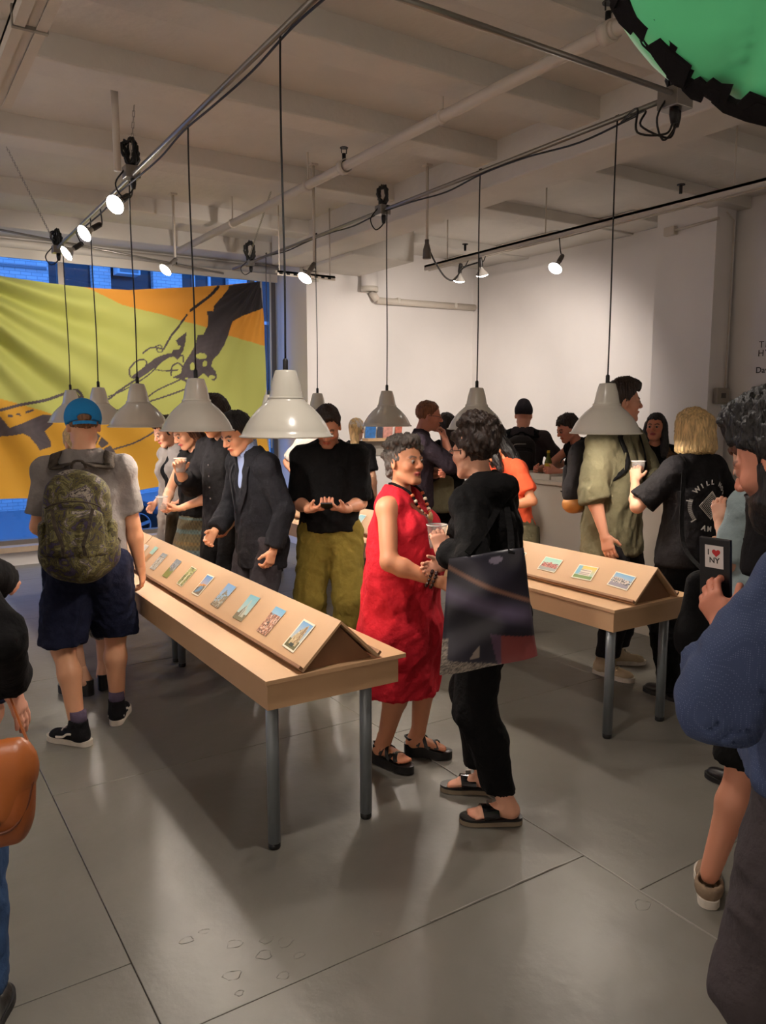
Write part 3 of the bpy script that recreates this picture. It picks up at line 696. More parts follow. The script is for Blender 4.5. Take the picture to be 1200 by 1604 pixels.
def banner():
    nx, nz = 420, 250
    U_, V_ = np.meshgrid(np.linspace(0, 1, nx), np.linspace(0, 1, nz), indexing='ij')
    x0, x1 = .35, 4.12
    X = x0 + (x1 - x0) * U_ + .07 * (1 - V_) * U_
    xt = x0 + (x1 - x0) * U_
    top = np.interp(xt, [.35, 1.225, 1.685, 2.151, 2.512, 3.099, 3.645, 4.12], [3.10, 3.037, 3.013, 2.996, 3.005, 3.072, 3.152, 3.238])
    bot = np.interp(xt, [.35, 1.1, 1.7, 2.4, 2.9, 3.4, 4.2], [.80, .76, .72, .75, .82, .87, .92])
    Z = bot + (top - bot) * V_
    # drape: radiating folds from the hanging corners
    def radial(cx, cz, n, amp, fall, ph):
        a = np.arctan2(Z - cz, X - cx); r = np.hypot(X - cx, Z - cz)
        return amp * np.sin(a * n + ph + .8 * np.sin(r * 2)) * np.exp(-r / fall) * np.clip(r * 2.5, 0, 1)
    D = radial(.35, 3.25, 30, .13, 2.0, .4) + radial(.35, 3.25, 15, .10, 2.6, 1.2) + radial(4.15, 3.3, 26, .030, 1.6, 0) + .022 * np.sin(X * 2.3 + Z * 3 + np.sin(Z * 2)) + .012 * np.sin(X * 9 - Z * 3) * V_
    D += .03 * np.sin(V_ * PI)
    Y = YW - .20 + np.clip(D, -.2, .16) * .8
    P = np.stack([X, Y, Z], -1).reshape(-1, 3)
    px, pz = X, Z
    C_ = np.zeros((nx, nz, 3)); C_[:] = srgb(184, 188, 98)
    C_[inside(px, pz, B['gold'])] = srgb(212, 158, 44); C_[inside(px, pz, B['orange'])] = srgb(220, 150, 48)
    ink = inside(px, pz, B['arm']) | inside(px, pz, B['blob']) | inside(px, pz, B['mach']) | inside(px, pz, B['claw'])
    for cx, cz, rx, rz in BH: ink &= ~(((px - cx) / rx) ** 2 + ((pz - cz) / rz) ** 2 < 1)
    for pts, w in BL: ink |= near_line(px, pz, pts, w)
    ink &= ~near_line(px, pz, [(2.10, 1.30), (2.17, 1.41)], .009) & ~near_line(px, pz, [(2.17, 1.26), (2.25, 1.30)], .009) & ~near_line(px, pz, [(1.24, 1.535), (1.37, 1.575)], .012)
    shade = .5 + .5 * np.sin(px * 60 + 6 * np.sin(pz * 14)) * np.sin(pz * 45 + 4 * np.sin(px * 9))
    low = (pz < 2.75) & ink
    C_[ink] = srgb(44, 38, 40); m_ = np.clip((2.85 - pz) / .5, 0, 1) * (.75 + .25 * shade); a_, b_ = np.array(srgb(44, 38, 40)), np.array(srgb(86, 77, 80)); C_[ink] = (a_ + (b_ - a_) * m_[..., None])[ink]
    me = bpy.data.meshes.new('banner_cloth')
    idx = np.arange(nx * nz).reshape(nx, nz)
    q = np.stack([idx[:-1, :-1], idx[1:, :-1], idx[1:, 1:], idx[:-1, 1:]], -1).reshape(-1, 4)
    fast_mesh(me, P, q)
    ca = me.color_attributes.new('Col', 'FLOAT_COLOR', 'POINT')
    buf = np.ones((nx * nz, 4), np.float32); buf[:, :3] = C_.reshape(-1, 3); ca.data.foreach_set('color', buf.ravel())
    return me
def fast_mesh(me, P, q):
    n = len(q)
    me.vertices.add(len(P)); me.vertices.foreach_set('co', np.asarray(P, np.float32).ravel())
    me.loops.add(n * 4); me.loops.foreach_set('vertex_index', np.asarray(q, np.int32).ravel())
    me.polygons.add(n); me.polygons.foreach_set('loop_start', np.arange(0, 4 * n, 4, dtype=np.int32))
    try: me.polygons.foreach_set('loop_total', np.full(n, 4, np.int32))
    except Exception: pass
    me.update(calc_edges=True); me.validate()
M_cloth = mat('printed_banner_cloth', (.7, .6, .2), .75, attr='Col', bump=.03, bscale=150, sheen=.1)
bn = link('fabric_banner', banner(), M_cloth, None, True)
tag(bn, 'wrinkled yellow-green and orange fabric banner with black ink drawing in the window', 'banner')
MB().tube([(4.125, YW - .16, 3.24), (4.19, YW - .16, .92)], .013, 8).build('hem_rod', M_white, bn, True)

# ------------------------------------------------------------------ outside: street, brick house, parked car
M_asph = mat('asphalt', srgb(120, 124, 130), .8, bump=.2, bscale=40)
gr = struct(MB().box(-14, 26, YW + .24, 40, -.75, -.55).build('ground_street', M_asph))
struct(MB().box(-14, 26, YW + .24, 11.2, -.55, -.42).build('ground_pavement', mat('concrete_pavement', srgb(150, 150, 150), .8)))
M_fac = bpy.data.materials.new('painted_brick'); M_fac.use_nodes = True; nt = M_fac.node_tree
br = nt.nodes.new('ShaderNodeTexBrick'); tc = nt.nodes.new('ShaderNodeTexCoord'); mp = nt.nodes.new('ShaderNodeMapping'); mp.inputs['Rotation'].default_value = (PI / 2, 0, 0)
nt.links.new(tc.outputs['Object'], mp.inputs[0]); nt.links.new(mp.outputs[0], br.inputs['Vector'])
br.inputs['Color1'].default_value = (*srgb(205, 208, 210), 1); br.inputs['Color2'].default_value = (*srgb(188, 192, 196), 1); br.inputs['Mortar'].default_value = (*srgb(160, 164, 168), 1)
br.inputs['Scale'].default_value = 1; br.inputs['Brick Width'].default_value = .22; br.inputs['Row Height'].default_value = .075; br.inputs['Mortar Size'].default_value = .008
bs = nt.nodes['Principled BSDF']; nt.links.new(br.outputs[0], bs.inputs['Base Color']); bs.inputs['Roughness'].default_value = .8
hb = tag(empty('brick_building', (0, 19, 0)), 'pale painted brick building across the street', 'building')
M_dwin = mat('dark_window_glass', srgb(30, 34, 44), .15)
M_wfr = mat('window_trim', srgb(190, 194, 198), .6)
# wall piers between the openings (openings at each listed x range, z from 2.6 to 5.6)
ops = [(-6.2, -5.2), (-3.6, -2.6), (-1.2, -.2), (1.0, 2.0), (3.54, 4.47), (4.88, 5.86), (6.56, 7.75), (8.5, 9.6), (11, 12), (13.5, 14.5)]
ed = [-9] + [v for p in ops for v in p] + [17]
for k in range(0, len(ed), 2): MB().box(ed[k], ed[k + 1], 0, .3, -.6, 9).build('brick_pier', M_fac, hb)
for (a, b) in ops:
    MB().box(a, b, 0, .3, -.6, 1.9).build('brick_spandrel', M_fac, hb); MB().box(a, b, 0, .3, 5.9, 9).build('brick_spandrel', M_fac, hb)
    w = MB().box(a, b, .2, .22, 1.9, 5.9).build('window', M_dwin, hb)
    MB().box(a, b, .14, .2, 3.86, 3.94).build('sash_bar', M_wfr, w); MB().box(a - .05, b + .05, -.06, .1, 1.82, 1.9).build('window_sill', M_wfr, w)
MB().box(-9, 3.5, -.04, 0, 4.72, 4.78).build('string_course', mat('dark_course', srgb(120, 124, 130), .7), hb)
for x in (6.9, 7.3): MB().box(x - .03, x + .03, .12, .2, 1.9, 5.9).build('mullion', M_wfr, hb)
ac = tag(empty('air_conditioner', (5.22, 18.9, 4.88)), 'window air conditioner in the building across the street', 'air conditioner')
MB().box(-.26, .26, -.2, .2, -.13, .16).build('casing', mat('ac_casing', srgb(205, 208, 212), .5), ac, bevel=.01)
for k in range(8): MB().box(-.21, .21, -.215, -.2, -.09 + k * .027, -.078 + k * .027).build('grille_slat', mat('ac_grille', srgb(90, 96, 104), .6), ac)

M_car = mat('silver_car_paint', srgb(165, 170, 178), .25, .4, coat=.6)
M_cglass = mat('dark_car_glass', srgb(26, 30, 36), .1)
M_tyre = mat('tyre_rubber', srgb(22, 22, 24), .8)
M_alloy = mat('alloy_wheel', srgb(170, 172, 178), .3, .7)
car = tag(empty('parked_car', (3.62, 13.0, -.55)), 'silver car parked in the street below the banner', 'car')
def arch(cx, r, n=9): return [(cx - r * math.cos(PI * k / n), .34 + r * math.sin(PI * k / n)) for k in range(n + 1)]
prof = [(-.82, .30), (-.42, .24)] + arch(0, .38) + [(.42, .22), (2.18, .22)] + arch(2.6, .38) + [(3.05, .26), (3.45, .35), (3.5, .72), (3.42, .92), (2.2, .95), (.62, .92), (.1, .87), (-.55, .74), (-.80, .60)]
MB().prism(prof, 1.66, (0, 0, 0), (1, 0, 0), (0, 0, 1), (0, 1, 0)).build('body', M_car, car, bevel=.03)
ghl = [(.55, .90), (1.25, 1.36), (1.5, 1.42), (2.5, 1.40), (3.2, .93)]
MB().prism(ghl, 1.42, (0, .12, 0), (1, 0, 0), (0, 0, 1), (0, 1, 0)).build('roof', M_car, car, bevel=.04)
MB().prism([(.78, .95), (1.30, 1.31), (1.78, 1.34), (1.78, .95)], .02, (0, .105, 0), (1, 0, 0), (0, 0, 1), (0, 1, 0)).build('side_window', M_cglass, car)
MB().prism([(1.86, .95), (1.86, 1.34), (2.45, 1.33), (2.95, .97)], .02, (0, .105, 0), (1, 0, 0), (0, 0, 1), (0, 1, 0)).build('side_window', M_cglass, car)
for x in (.62, 1.82): MB().box(x, x + .008, -.006, .01, .3, .9).build('door_gap', M_tyre, car)
MB().box(1.55, 1.72, -.02, .01, .76, .79).build('door_handle', M_car, car); MB().box(-.8, -.55, -.01, .2, .56, .68).build('headlamp', mat('headlamp_glass', srgb(200, 205, 210), .15), car)
for cx in (0, 2.6):
    for y0 in (0, 1.5):
        w = MB().lathe([(.20, .02), (.30, .0), (.325, .03), (.325, .15), (.30, .18), (.20, .17)], 32, (cx, y0, .325), (0, 1, 0)).build('wheel', M_tyre, car, True)
        MB().lathe([(.215, .03), (.205, .012), (.19, .02), (.19, .12)], 32, (cx, y0, .325), (0, 1, 0)).build('rim', M_alloy, w, True)
        MB().lathe([(.001, .1), (.19, .1)], 24, (cx, y0, .325), (0, 1, 0)).build('brake_disc', M_tyre, w)
        for k in range(5):
            a = 2 * PI * k / 5 + .3; d = np.array((math.cos(a), 0, math.sin(a)))
            MB().obox(np.array((cx, y0 + .03, .325)) + d * .11, (d, (0, 1, 0), np.cross(d, (0, 1, 0))), (.095, .012, .026)).build('spoke', M_alloy, w)
        MB().lathe([(.001, .012), (.045, .014), (.05, .05)], 16, (cx, y0, .325), (0, 1, 0)).build('hub', M_alloy, w, True)

# ------------------------------------------------------------------ serving counter
M_ctr = mat('white_counter_paint', srgb(206, 196, 182), .5, bump=.03, bscale=40)
for (y0, y1, lab) in ((4.42, 5.25, 'white serving counter unit at the far end, under the drinks'), (3.55, 4.40, 'white serving counter unit behind the man in the green shirt'), (2.68, 3.53, 'white serving counter unit nearest the wall lettering')):
    o = tag(empty('counter_unit', (4.8, y0, 0)), lab, 'counter', 'white serving counter units')
    MB().box(0, .46, 0, y1 - y0, 0, 1.06).build('body', M_ctr, o, bevel=.004)
    MB().box(.01, .45, -.006, 0, .01, 1.05).build('end_panel', M_ctr, o)
ct = tag(MB().box(4.76, 5.30, 2.64, 5.29, 1.062, 1.095).build('worktop', M_ctr, None, bevel=.003), 'long white worktop laid over the serving counter units', 'worktop')
# drinks tray, bottle, stacked cups, papers
ty = tag(empty('drinks_tray', (4.98, 5.02, 1.095)), 'white shallow tray on the counter, before the man in the beanie', 'tray')
MB().box(-.16, .16, -.2, .2, 0, .008).build('base', M_white, ty)
for a in ((-.16, -.15, -.2, .2), (.15, .16, -.2, .2), (-.15, .15, -.2, -.19), (-.15, .15, .19, .2)): MB().box(a[0], a[1], a[2], a[3], .008, .05).build('side', M_white, ty)
def clear_plastic(name, tint, al=.35):
    m = bpy.data.materials.new(name); m.use_nodes = True; nt = m.node_tree; nt.nodes.clear()
    o = nt.nodes.new('ShaderNodeOutputMaterial'); t = nt.nodes.new('ShaderNodeBsdfTransparent'); g = nt.nodes.new('ShaderNodeBsdfPrincipled'); x = nt.nodes.new('ShaderNodeMixShader')
    t.inputs[0].default_value = (*tint, 1); g.inputs['Base Color'].default_value = (.8, .78, .76, 1); g.inputs['Roughness'].default_value = .08; x.inputs[0].default_value = al
    nt.links.new(t.outputs[0], x.inputs[1]); nt.links.new(g.outputs[0], x.inputs[2]); nt.links.new(x.outputs[0], o.inputs[0]); MATS[name] = m
    return m
M_cup = clear_plastic('clear_plastic_cup', (.97, .96, .95), .16)
M_wine = clear_plastic('pale_drink', (.95, .80, .70), .25)
def cup(loc, label, up=(0, 0, 1), fill=.4, s=1.0):
    o = tag(empty('plastic_cup', loc), label, 'cup', 'clear plastic cups')
    MB().lathe([(.001, .002), (.026 * s, .002), (.028 * s, .0), (.030 * s, .01), (.041 * s, .092 * s), (.043 * s, .094 * s), (.043 * s, .097 * s), (.0400 * s, .096 * s), (.0285 * s, .006), (.001, .006)], 24, (0, 0, 0), up).build('cup_wall', M_cup, o, True)
    MB().lathe([(.0415 * s, .0935 * s), (.0440 * s, .0945 * s), (.0440 * s, .0975 * s), (.0415 * s, .098 * s)], 24, (0, 0, 0), up).build('rim', mat('cup_rim', srgb(225, 222, 218), .2), o, True)
    if fill: 
        r1 = (.028 + .012 * fill) * s
        MB().lathe([(.001, .007), (.0275 * s, .007), (r1, .007 + .085 * fill * s), (.001, .007 + .085 * fill * s)], 20, (0, 0, 0), up).build('drink', M_wine, o, True)
    return o
cup((5.0, 4.72, 1.095), 'clear plastic cup on the counter beside the tray'); cup((5.02, 4.62, 1.095), 'clear plastic cup on the counter near the reaching arm')
bt = tag(empty('drink_bottle', (5.10, 5.12, 1.103)), 'yellow labelled green bottle on the counter tray', 'bottle')
MB().lathe([(.001, 0), (.032, 0), (.033, .01), (.033, .12), (.02, .16), (.013, .175), (.013, .22), (.001, .22)], 18).build('glass', mat('green_bottle_glass', srgb(90, 96, 30), .2), bt, True)
MB().lathe([(.0338, .03), (.0338, .11)], 18).build('label_wrap', mat('yellow_label', srgb(205, 176, 40), .5), bt, True); MB().lathe([(.0145, .2), (.0145, .223), (.001, .223)], 12).build('cap', mat('bottle_cap', srgb(190, 160, 40), .4), bt, True)
pp = tag(MB().box(4.84, 4.99, 4.66, 4.92, 1.095, 1.125).build('paper_stack', M_white, None), 'flat stack of white papers on the counter edge', 'paper stack')
# poster leaning at the far wall behind the counter
ps = tag(MB().box(6.90, 6.95, 7.30, 7.52, 1.02, 1.32).build('wooden_panel', mat('tan_board', srgb(196, 150, 108), .6), None), 'small tan wooden panel on the right wall behind the beanie', 'panel')

# wall shelf with small books on the alcove wall
sf = tag(empty('wall_shelf', (5.45, 8.455, 1.33)), 'small wooden wall shelf on the alcove wall, below the centre pendant', 'shelf')
MB().box(-.27, .36, -.14, 0, -.035, 0).build('board', mat('pale_pine', srgb(206, 170, 128), .5, var=.06, vscale=10, stretch=(1, 6, 6)), sf, bevel=.002)
MB().box(-.26, .18, -.012, 0, -.22, -.04).build('back_plate', mat('grey_plate', srgb(170, 162, 152), .5), sf)
for i, (x, w, h, c, lab) in enumerate(((-.17, .15, .15, (60, 120, 190), 'blue covered booklet on the wall shelf'), (-.03, .075, .14, (70, 76, 90), 'dark blue narrow booklet on the wall shelf'), (.09, .14, .14, (205, 150, 140), 'pink covered booklet on the wall shelf'), (.255, .10, .15, (196, 110, 90), 'red covered booklet at the right end of the wall shelf'))):
    o = tag(empty('booklet', (5.45 + x, 8.43, 1.33)), lab, 'book', 'booklets on the wall shelf')
    MB().obox((0, -.01, h / 2), ((1, 0, 0), (0, 1, .12), (0, -.12, 1)), (w / 2, .006, h / 2)).build('cover', mat('book_cover_%d' % i, srgb(*c), .4, var=.25, vscale=25), o)
    MB().obox((0, -.0035, h / 2), ((1, 0, 0), (0, 1, .12), (0, -.12, 1)), (w / 2 - .004, .003, h / 2 - .004)).build('pages', M_white, o)
# ------------------------------------------------------------------ organic surfaces: distance fields meshed with surface nets
f4 = np.float32
class Field:
    def __init__(s, lo, hi, h):
        s.h = h; s.lo = np.array(lo, float) - 2 * h
        s.n = np.ceil((np.array(hi, float) - s.lo) / h).astype(int) + 3
        s.g = [(s.lo[i] + h * np.arange(s.n[i])).astype(f4) for i in range(3)]
        s.F = np.full(s.n, .4, f4)
    def sub(s, lo, hi):
        a = np.maximum(0, np.floor((np.array(lo) - s.lo) / s.h).astype(int)); b = np.minimum(s.n, np.ceil((np.array(hi) - s.lo) / s.h).astype(int) + 1)
        if (b <= a).any(): return None, None
        sl = tuple(slice(a[i], b[i]) for i in range(3))
        X = s.g[0][sl[0]][:, None, None]; Y = s.g[1][sl[1]][None, :, None]; Z = s.g[2][sl[2]][None, None, :]
        return sl, (X, Y, Z)
    def _apply(s, sl, d, k, op):
        F = s.F[sl]
        if op == 's': d = -d
        if op == 'u':
            if k > 0:
                h = np.maximum(k - np.abs(F - d), 0) / k; s.F[sl] = np.minimum(F, d) - h * h * k * .25
            else: s.F[sl] = np.minimum(F, d)
        else:
            if k > 0:
                h = np.maximum(k - np.abs(F - d), 0) / k; s.F[sl] = np.maximum(F, d) + h * h * k * .25
            else: s.F[sl] = np.maximum(F, d)
    def cap(s, a, b, ra, rb=None, k=.02, side=None, op='u', cuts=None, inf=0., end=1.):
        rb = ra if rb is None else rb
        a = np.array(a, float); b = np.array(b, float)
        ell = hasattr(ra, '__len__')
        rmax = (max(max(ra), max(rb)) if ell else max(ra, rb)) + inf + k + 2.5 * s.h
        sl, G = s.sub(np.minimum(a, b) - rmax, np.maximum(a, b) + rmax)
        if sl is None: return s
        X, Y, Z = G; L = np.linalg.norm(b - a) + 1e-9; u = (b - a) / L
        dx, dy, dz = X - a[0], Y - a[1], Z - a[2]
        t = dx * u[0] + dy * u[1] + dz * u[2]; tc = np.clip(t, 0, L); ov = t - tc; w = tc / L
        if not ell:
            lat2 = np.maximum(dx * dx + dy * dy + dz * dz - t * t, 0)
            d = np.sqrt(lat2 + ov * ov) - (ra + (rb - ra) * w) - inf
        else:
            sd = np.array(side if side is not None else (1, 0, 0), float); sd = nrm(sd - u * (sd @ u)); sw = np.cross(u, sd)
            p1 = dx * sd[0] + dy * sd[1] + dz * sd[2]; p2 = dx * sw[0] + dy * sw[1] + dz * sw[2]
            r1 = ra[0] + (rb[0] - ra[0]) * w + inf; r2 = ra[1] + (rb[1] - ra[1]) * w + inf; rm = np.minimum(r1, r2)
            q = np.sqrt((p1 / r1) ** 2 + (p2 / r2) ** 2 + (ov / (rm * end)) ** 2)
            d = (q - 1) * rm
        if cuts:
            for pt, n in cuts:
                n = nrm(n); d = np.maximum(d, (X - pt[0]) * n[0] + (Y - pt[1]) * n[1] + (Z - pt[2]) * n[2])
        s._apply(sl, d.astype(f4), k, op); return s
    def ell(s, c, r, k=.02, R=None, op='u', inf=0.):
        c = np.array(c, float); r = np.array(r, float) + inf
        m = max(r) + k + 2.5 * s.h
        sl, G = s.sub(c - m, c + m)
        if sl is None: return s
        dx, dy, dz = G[0] - c[0], G[1] - c[1], G[2] - c[2]
        if R is not None:
            R = np.array(R)   # columns = local axes
            px, py, pz = (dx * R[0, i] + dy * R[1, i] + dz * R[2, i] for i in range(3))
        else: px, py, pz = dx, dy, dz
        k0 = np.sqrt((px / r[0]) ** 2 + (py / r[1]) ** 2 + (pz / r[2]) ** 2); k1 = np.sqrt((px / r[0] ** 2) ** 2 + (py / r[1] ** 2) ** 2 + (pz / r[2] ** 2) ** 2) + 1e-9
        s._apply(sl, (k0 * (k0 - 1) / k1).astype(f4), k, op); return s
    def cut(s, pt, n, k=0.):
        """remove what lies on the side n points to"""
        n = nrm(n); d = ((s.g[0][:, None, None] - pt[0]) * n[0] + (s.g[1][None, :, None] - pt[1]) * n[1] + (s.g[2][None, None, :] - pt[2]) * n[2]).astype(f4)
        sl = (slice(None),) * 3; s._apply(sl, d, k, 'i'); return s
    def fn(s, f, op='i', k=0.):
        d = f(s.g[0][:, None, None], s.g[1][None, :, None], s.g[2][None, None, :]).astype(f4)
        s._apply((slice(None),) * 3, np.broadcast_to(d, s.F.shape), k, op); return s
    def mesh(s):
        F = s.F; S = F < 0; c = S.view(np.uint8)
        cnt = c[:-1, :-1, :-1] + c[1:, :-1, :-1] + c[:-1, 1:, :-1] + c[1:, 1:, :-1] + c[:-1, :-1, 1:] + c[1:, :-1, 1:] + c[:-1, 1:, 1:] + c[1:, 1:, 1:]
        act = (cnt > 0) & (cnt < 8)
        I, J, K = np.nonzero(act); n = len(I)
        idx = np.full(act.shape, -1, np.int32); idx[I, J, K] = np.arange(n)
        acc = np.zeros((n, 3)); num = np.zeros(n)
        cs = [(0, 0, 0), (1, 0, 0), (0, 1, 0), (1, 1, 0), (0, 0, 1), (1, 0, 1), (0, 1, 1), (1, 1, 1)]
        V = [F[I + a, J + b, K + d] for a, b, d in cs]
        for a, b in ((0, 1), (2, 3), (4, 5), (6, 7), (0, 2), (1, 3), (4, 6), (5, 7), (0, 4), (1, 5), (2, 6), (3, 7)):
            m = (V[a] < 0) != (V[b] < 0)
            t = np.where(m, V[a] / np.where(m, V[a] - V[b], 1), 0)
            pa, pb = np.array(cs[a], float), np.array(cs[b], float)
            acc += (pa + t[:, None] * (pb - pa)) * m[:, None]; num += m
        P = s.lo + s.h * (np.stack([I, J, K], 1) + acc / np.maximum(num, 1)[:, None])
        Q = []
        for ax in range(3):
            a, b = [(1, 2), (2, 0), (0, 1)][ax]
            sl0 = [slice(None)] * 3; sl1 = [slice(None)] * 3
            sl0[ax] = slice(None, -1); sl1[ax] = slice(1, None)
            for q in (a, b): sl0[q] = slice(1, -1); sl1[q] = slice(1, -1)
            s0 = S[tuple(sl0)]; s1 = S[tuple(sl1)]; m = s0 != s1
            E = np.array(np.nonzero(m)); E[a] += 1; E[b] += 1
            def cell(da, db):
                e = E.copy(); e[a] += da; e[b] += db
                return idx[e[0], e[1], e[2]]
            q4 = np.stack([cell(-1, -1), cell(0, -1), cell(0, 0), cell(-1, 0)], 1)
            fl = ~s0[m]
            q4[fl] = q4[fl][:, ::-1]
            Q.append(q4)
        Q = np.concatenate(Q); Q = Q[(Q >= 0).all(1)]
        return P, Q
def vnormals(P, Q):
    n = np.cross(P[Q[:, 2]] - P[Q[:, 0]], P[Q[:, 3]] - P[Q[:, 1]]); N = np.zeros_like(P)
    for i in range(3):
        for c in range(3): N[:, c] += np.bincount(Q[:, i], n[:, c], len(P))
    return N / (np.linalg.norm(N, axis=1, keepdims=True) + 1e-12)
def wav(P, scale, seed, oct=5, stretch=(1, 1, 1)):
    """smooth cheap noise in about -1..1"""
    rs = np.random.RandomState(seed); P = P * np.array(stretch) * scale; out = np.zeros(len(P))
    W = P + .35 * np.sin(P[:, [1, 2, 0]] * 1.3 + rs.rand(3) * 6)
    for k in range(oct):
        d = rs.randn(3); d /= np.linalg.norm(d); f = 1.0 + .55 * k
        out += np.sin(W @ d * f + rs.rand() * 6.28) / (1 + .35 * k)
    return out / 2.4
def mesh_obj(name, P, Q, m, parent, cols=None, smooth=True):
    me = bpy.data.meshes.new(name); fast_mesh(me, P, Q)
    if cols is not None:
        ca = me.color_attributes.new('Col', 'FLOAT_COLOR', 'POINT')
        buf = np.ones((len(P), 4), np.float32); buf[:, :3] = cols; ca.data.foreach_set('color', buf.ravel())
    return link(name, me, m, parent, smooth)
def rotm(ax, a):
    ax = nrm(ax); K = np.array([[0, -ax[2], ax[1]], [ax[2], 0, -ax[0]], [-ax[1], ax[0], 0]])
    return np.eye(3) + math.sin(a) * K + (1 - math.cos(a)) * K @ K
def ik(a, c, l1, l2, pole):
    a = np.array(a, float); c = np.array(c, float); d = c - a; L = np.linalg.norm(d)
    if L > (l1 + l2) * .999: c = a + d / L * (l1 + l2) * .999; d = c - a; L = np.linalg.norm(d)
    if L < abs(l1 - l2) + .02: c = a + d / L * (abs(l1 - l2) + .02); d = c - a; L = np.linalg.norm(d)
    u = d / L; x = (l1 * l1 - l2 * l2 + L * L) / (2 * L); h = math.sqrt(max(l1 * l1 - x * x, 0))
    p = np.array(pole, float); p = nrm(p - u * (p @ u))
    return a + u * x + p * h, c

M_skin = mat('skin', (.6, .4, .3), .5, attr='Col', bump=.04, bscale=220, sss=.12, spec=.35)
M_eye = mat('eye_white', srgb(158, 144, 134), .2)
M_iris = mat('dark_iris', srgb(38, 24, 16), .1)
class Person: pass
def person(label, pos, face, H=1.72, sex='m', g=1.0, skin=(205, 155, 125), lean=0., lean_side=0., twist=0., hunch=0., head=(0, 0, 0), headfwd=0., arms=None, feet=None, shift=(0, 0),
           lips=None, stubble=0., detail=1, hands=(None, None), barefoot=False, brow=(60, 42, 32), belly=0., heel=0., bust=1., face_on=True):
    """local frame: x to the person's right, y forward, z up.  arms: two dicts (right, left) with wrist target w, pole, and hand d / n / curl"""
    P = Person(); S = H / 1.75; P.S = S; P.H = H; P.sex = sex; fem = sex == 'f'
    P.pos = pos; P.face = face; P.label = label; P.detail = detail
    an = math.radians(face); P.R3 = np.array(((math.sin(an), math.cos(an), 0), (-math.cos(an), math.sin(an), 0), (0, 0, 1.)))   # local -> world rotation
    V = lambda *a: np.array(a, float)
    pc = V(shift[0], shift[1], .93 * S + heel); P.pc = pc
    def spine(deg, side): return rotm((0, 1, 0), math.radians(side)) @ rotm((-1, 0, 0), math.radians(deg)) @ V(0, 0, 1)
    u0, u1, u2 = spine(lean * .35, lean_side * .4), spine(lean * .8, lean_side), spine(lean + hunch, lean_side)
    P.u0, P.u1, P.u2 = u0, u1, u2
    waist = pc + u0 * .15 * S; chest = waist + u1 * .19 * S; uch = chest + u2 * .11 * S; neck = uch + u2 * .085 * S
    P.waist, P.chest, P.uch, P.neck = waist, chest, uch, neck
    tw = rotm((0, 0, 1), math.radians(twist)); rt = tw @ V(1, 0, 0); rt = nrm(rt - u2 * (rt @ u2)); fw = np.cross(u2, rt); P.rt, P.fw = rt, fw
    sw = (.150 if fem else .182) * S * (1 + (g - 1) * .4)
    P.sh = [uch + u2 * .012 * S + rt * sw, uch + u2 * .012 * S - rt * sw]
    # arms (0 = right, 1 = left)
    la, lf = .295 * S, .255 * S; arms = arms or [{}, {}]
    P.el, P.wr, P.hd = [], [], []
    for i, sg in ((0, 1), (1, -1)):
        A = arms[i] or {}
        w = A.get('w'); w = V(*w) if w is not None else P.sh[i] + V(sg * .06, .06, -.52) * S
        pole = A.get('pole', (sg * .5, -1, -.3)); e, w = ik(P.sh[i], w, la, lf, pole); P.el.append(e); P.wr.append(w)
        d = A.get('d'); d = nrm(V(*d)) if d is not None else nrm(w - e)
        n = A.get('n', (-sg * 1., .2, 0)); n = V(*n); n = nrm(n - d * (n @ d))
        P.hd.append((d, n, A.get('curl', .35), A.get('spread', 0.), A.get('thumb', .4), A.get('fold', (1, 1, 1, 1))))
    # legs
    feet = feet or [(.10, 0, 8), (-.10, 0, -8)]; P.hip, P.kn, P.an, P.ft = [], [], [], []
    for i, sg in ((0, 1), (1, -1)):
        fx, fy, fyaw = feet[i][:3]; fz = (feet[i][3] if len(feet[i]) > 3 else 0) + heel
        hp = pc + V(sg * .088, 0, -.03) * S; ank = V(fx, fy, .085 * S + fz)
        fd = rotm((0, 0, 1), math.radians(-fyaw)) @ V(0, 1, 0)
        kn, ank = ik(hp, ank, .425 * S, .415 * S, fd)
        P.hip.append(hp); P.kn.append(kn); P.an.append(ank); P.ft.append(fd)
    # head
    hy, hp_, hr = (math.radians(q) for q in head)
    nd = nrm(u2 + V(0, .25 + headfwd, 0) + V(0, math.sin(hp_) * .35, 0)); nd = nrm(rotm((0, 0, 1), 0) @ nd)
    R = rotm((0, 0, 1), -hy) @ rotm((1, 0, 0), -hp_) @ rotm((0, 1, 0), hr)
    hs = S * (.97 if fem else 1.0) * 1.02 * (1.75 / H) ** .35; P.hs = hs
    P.hc = neck + nd * .085 * S + R @ V(0, .012, .075) * hs; P.HR = R
    P.hp = lambda x, y, z: P.hc + R @ (V(x, y, z) * hs)
    # torso shapes, shared by body and clothes: (kind, args, radii...)
    q = S * g
    if fem: rp, rw, rc, ru = (.168, .112), (.128, .092), (.140, .100), (.108, .070)
    else: rp, rw, rc, ru = (.160, .110), (.145, .104), (.166, .114), (.130, .078)
    sc = lambda r: (r[0] * q, r[1] * q)
    P.torso = [('c', pc - u0 * .03 * S, waist, sc(rp), sc(rw), rt * .5 + V(.5, 0, 0), .05), ('c', waist, chest, sc(rw), sc(rc), rt, .05), ('c', chest, uch, sc(rc), sc(ru), rt, .05),
               ('c', P.sh[0], P.sh[1], .050 * S, .050 * S, None, .05), ('c', neck + nd * .01, P.sh[0] - rt * .035 + u2 * .01, .047 * S, .040 * S, None, .04), ('c', neck + nd * .01, P.sh[1] + rt * .035 + u2 * .01, .047 * S, .040 * S, None, .04)]
    for sg in (1, -1):
        P.torso.append(('e', pc + V(sg * .065, -.05, -.045) * S, np.array((.082, .082, .09)) * q, None, None, None, .05))
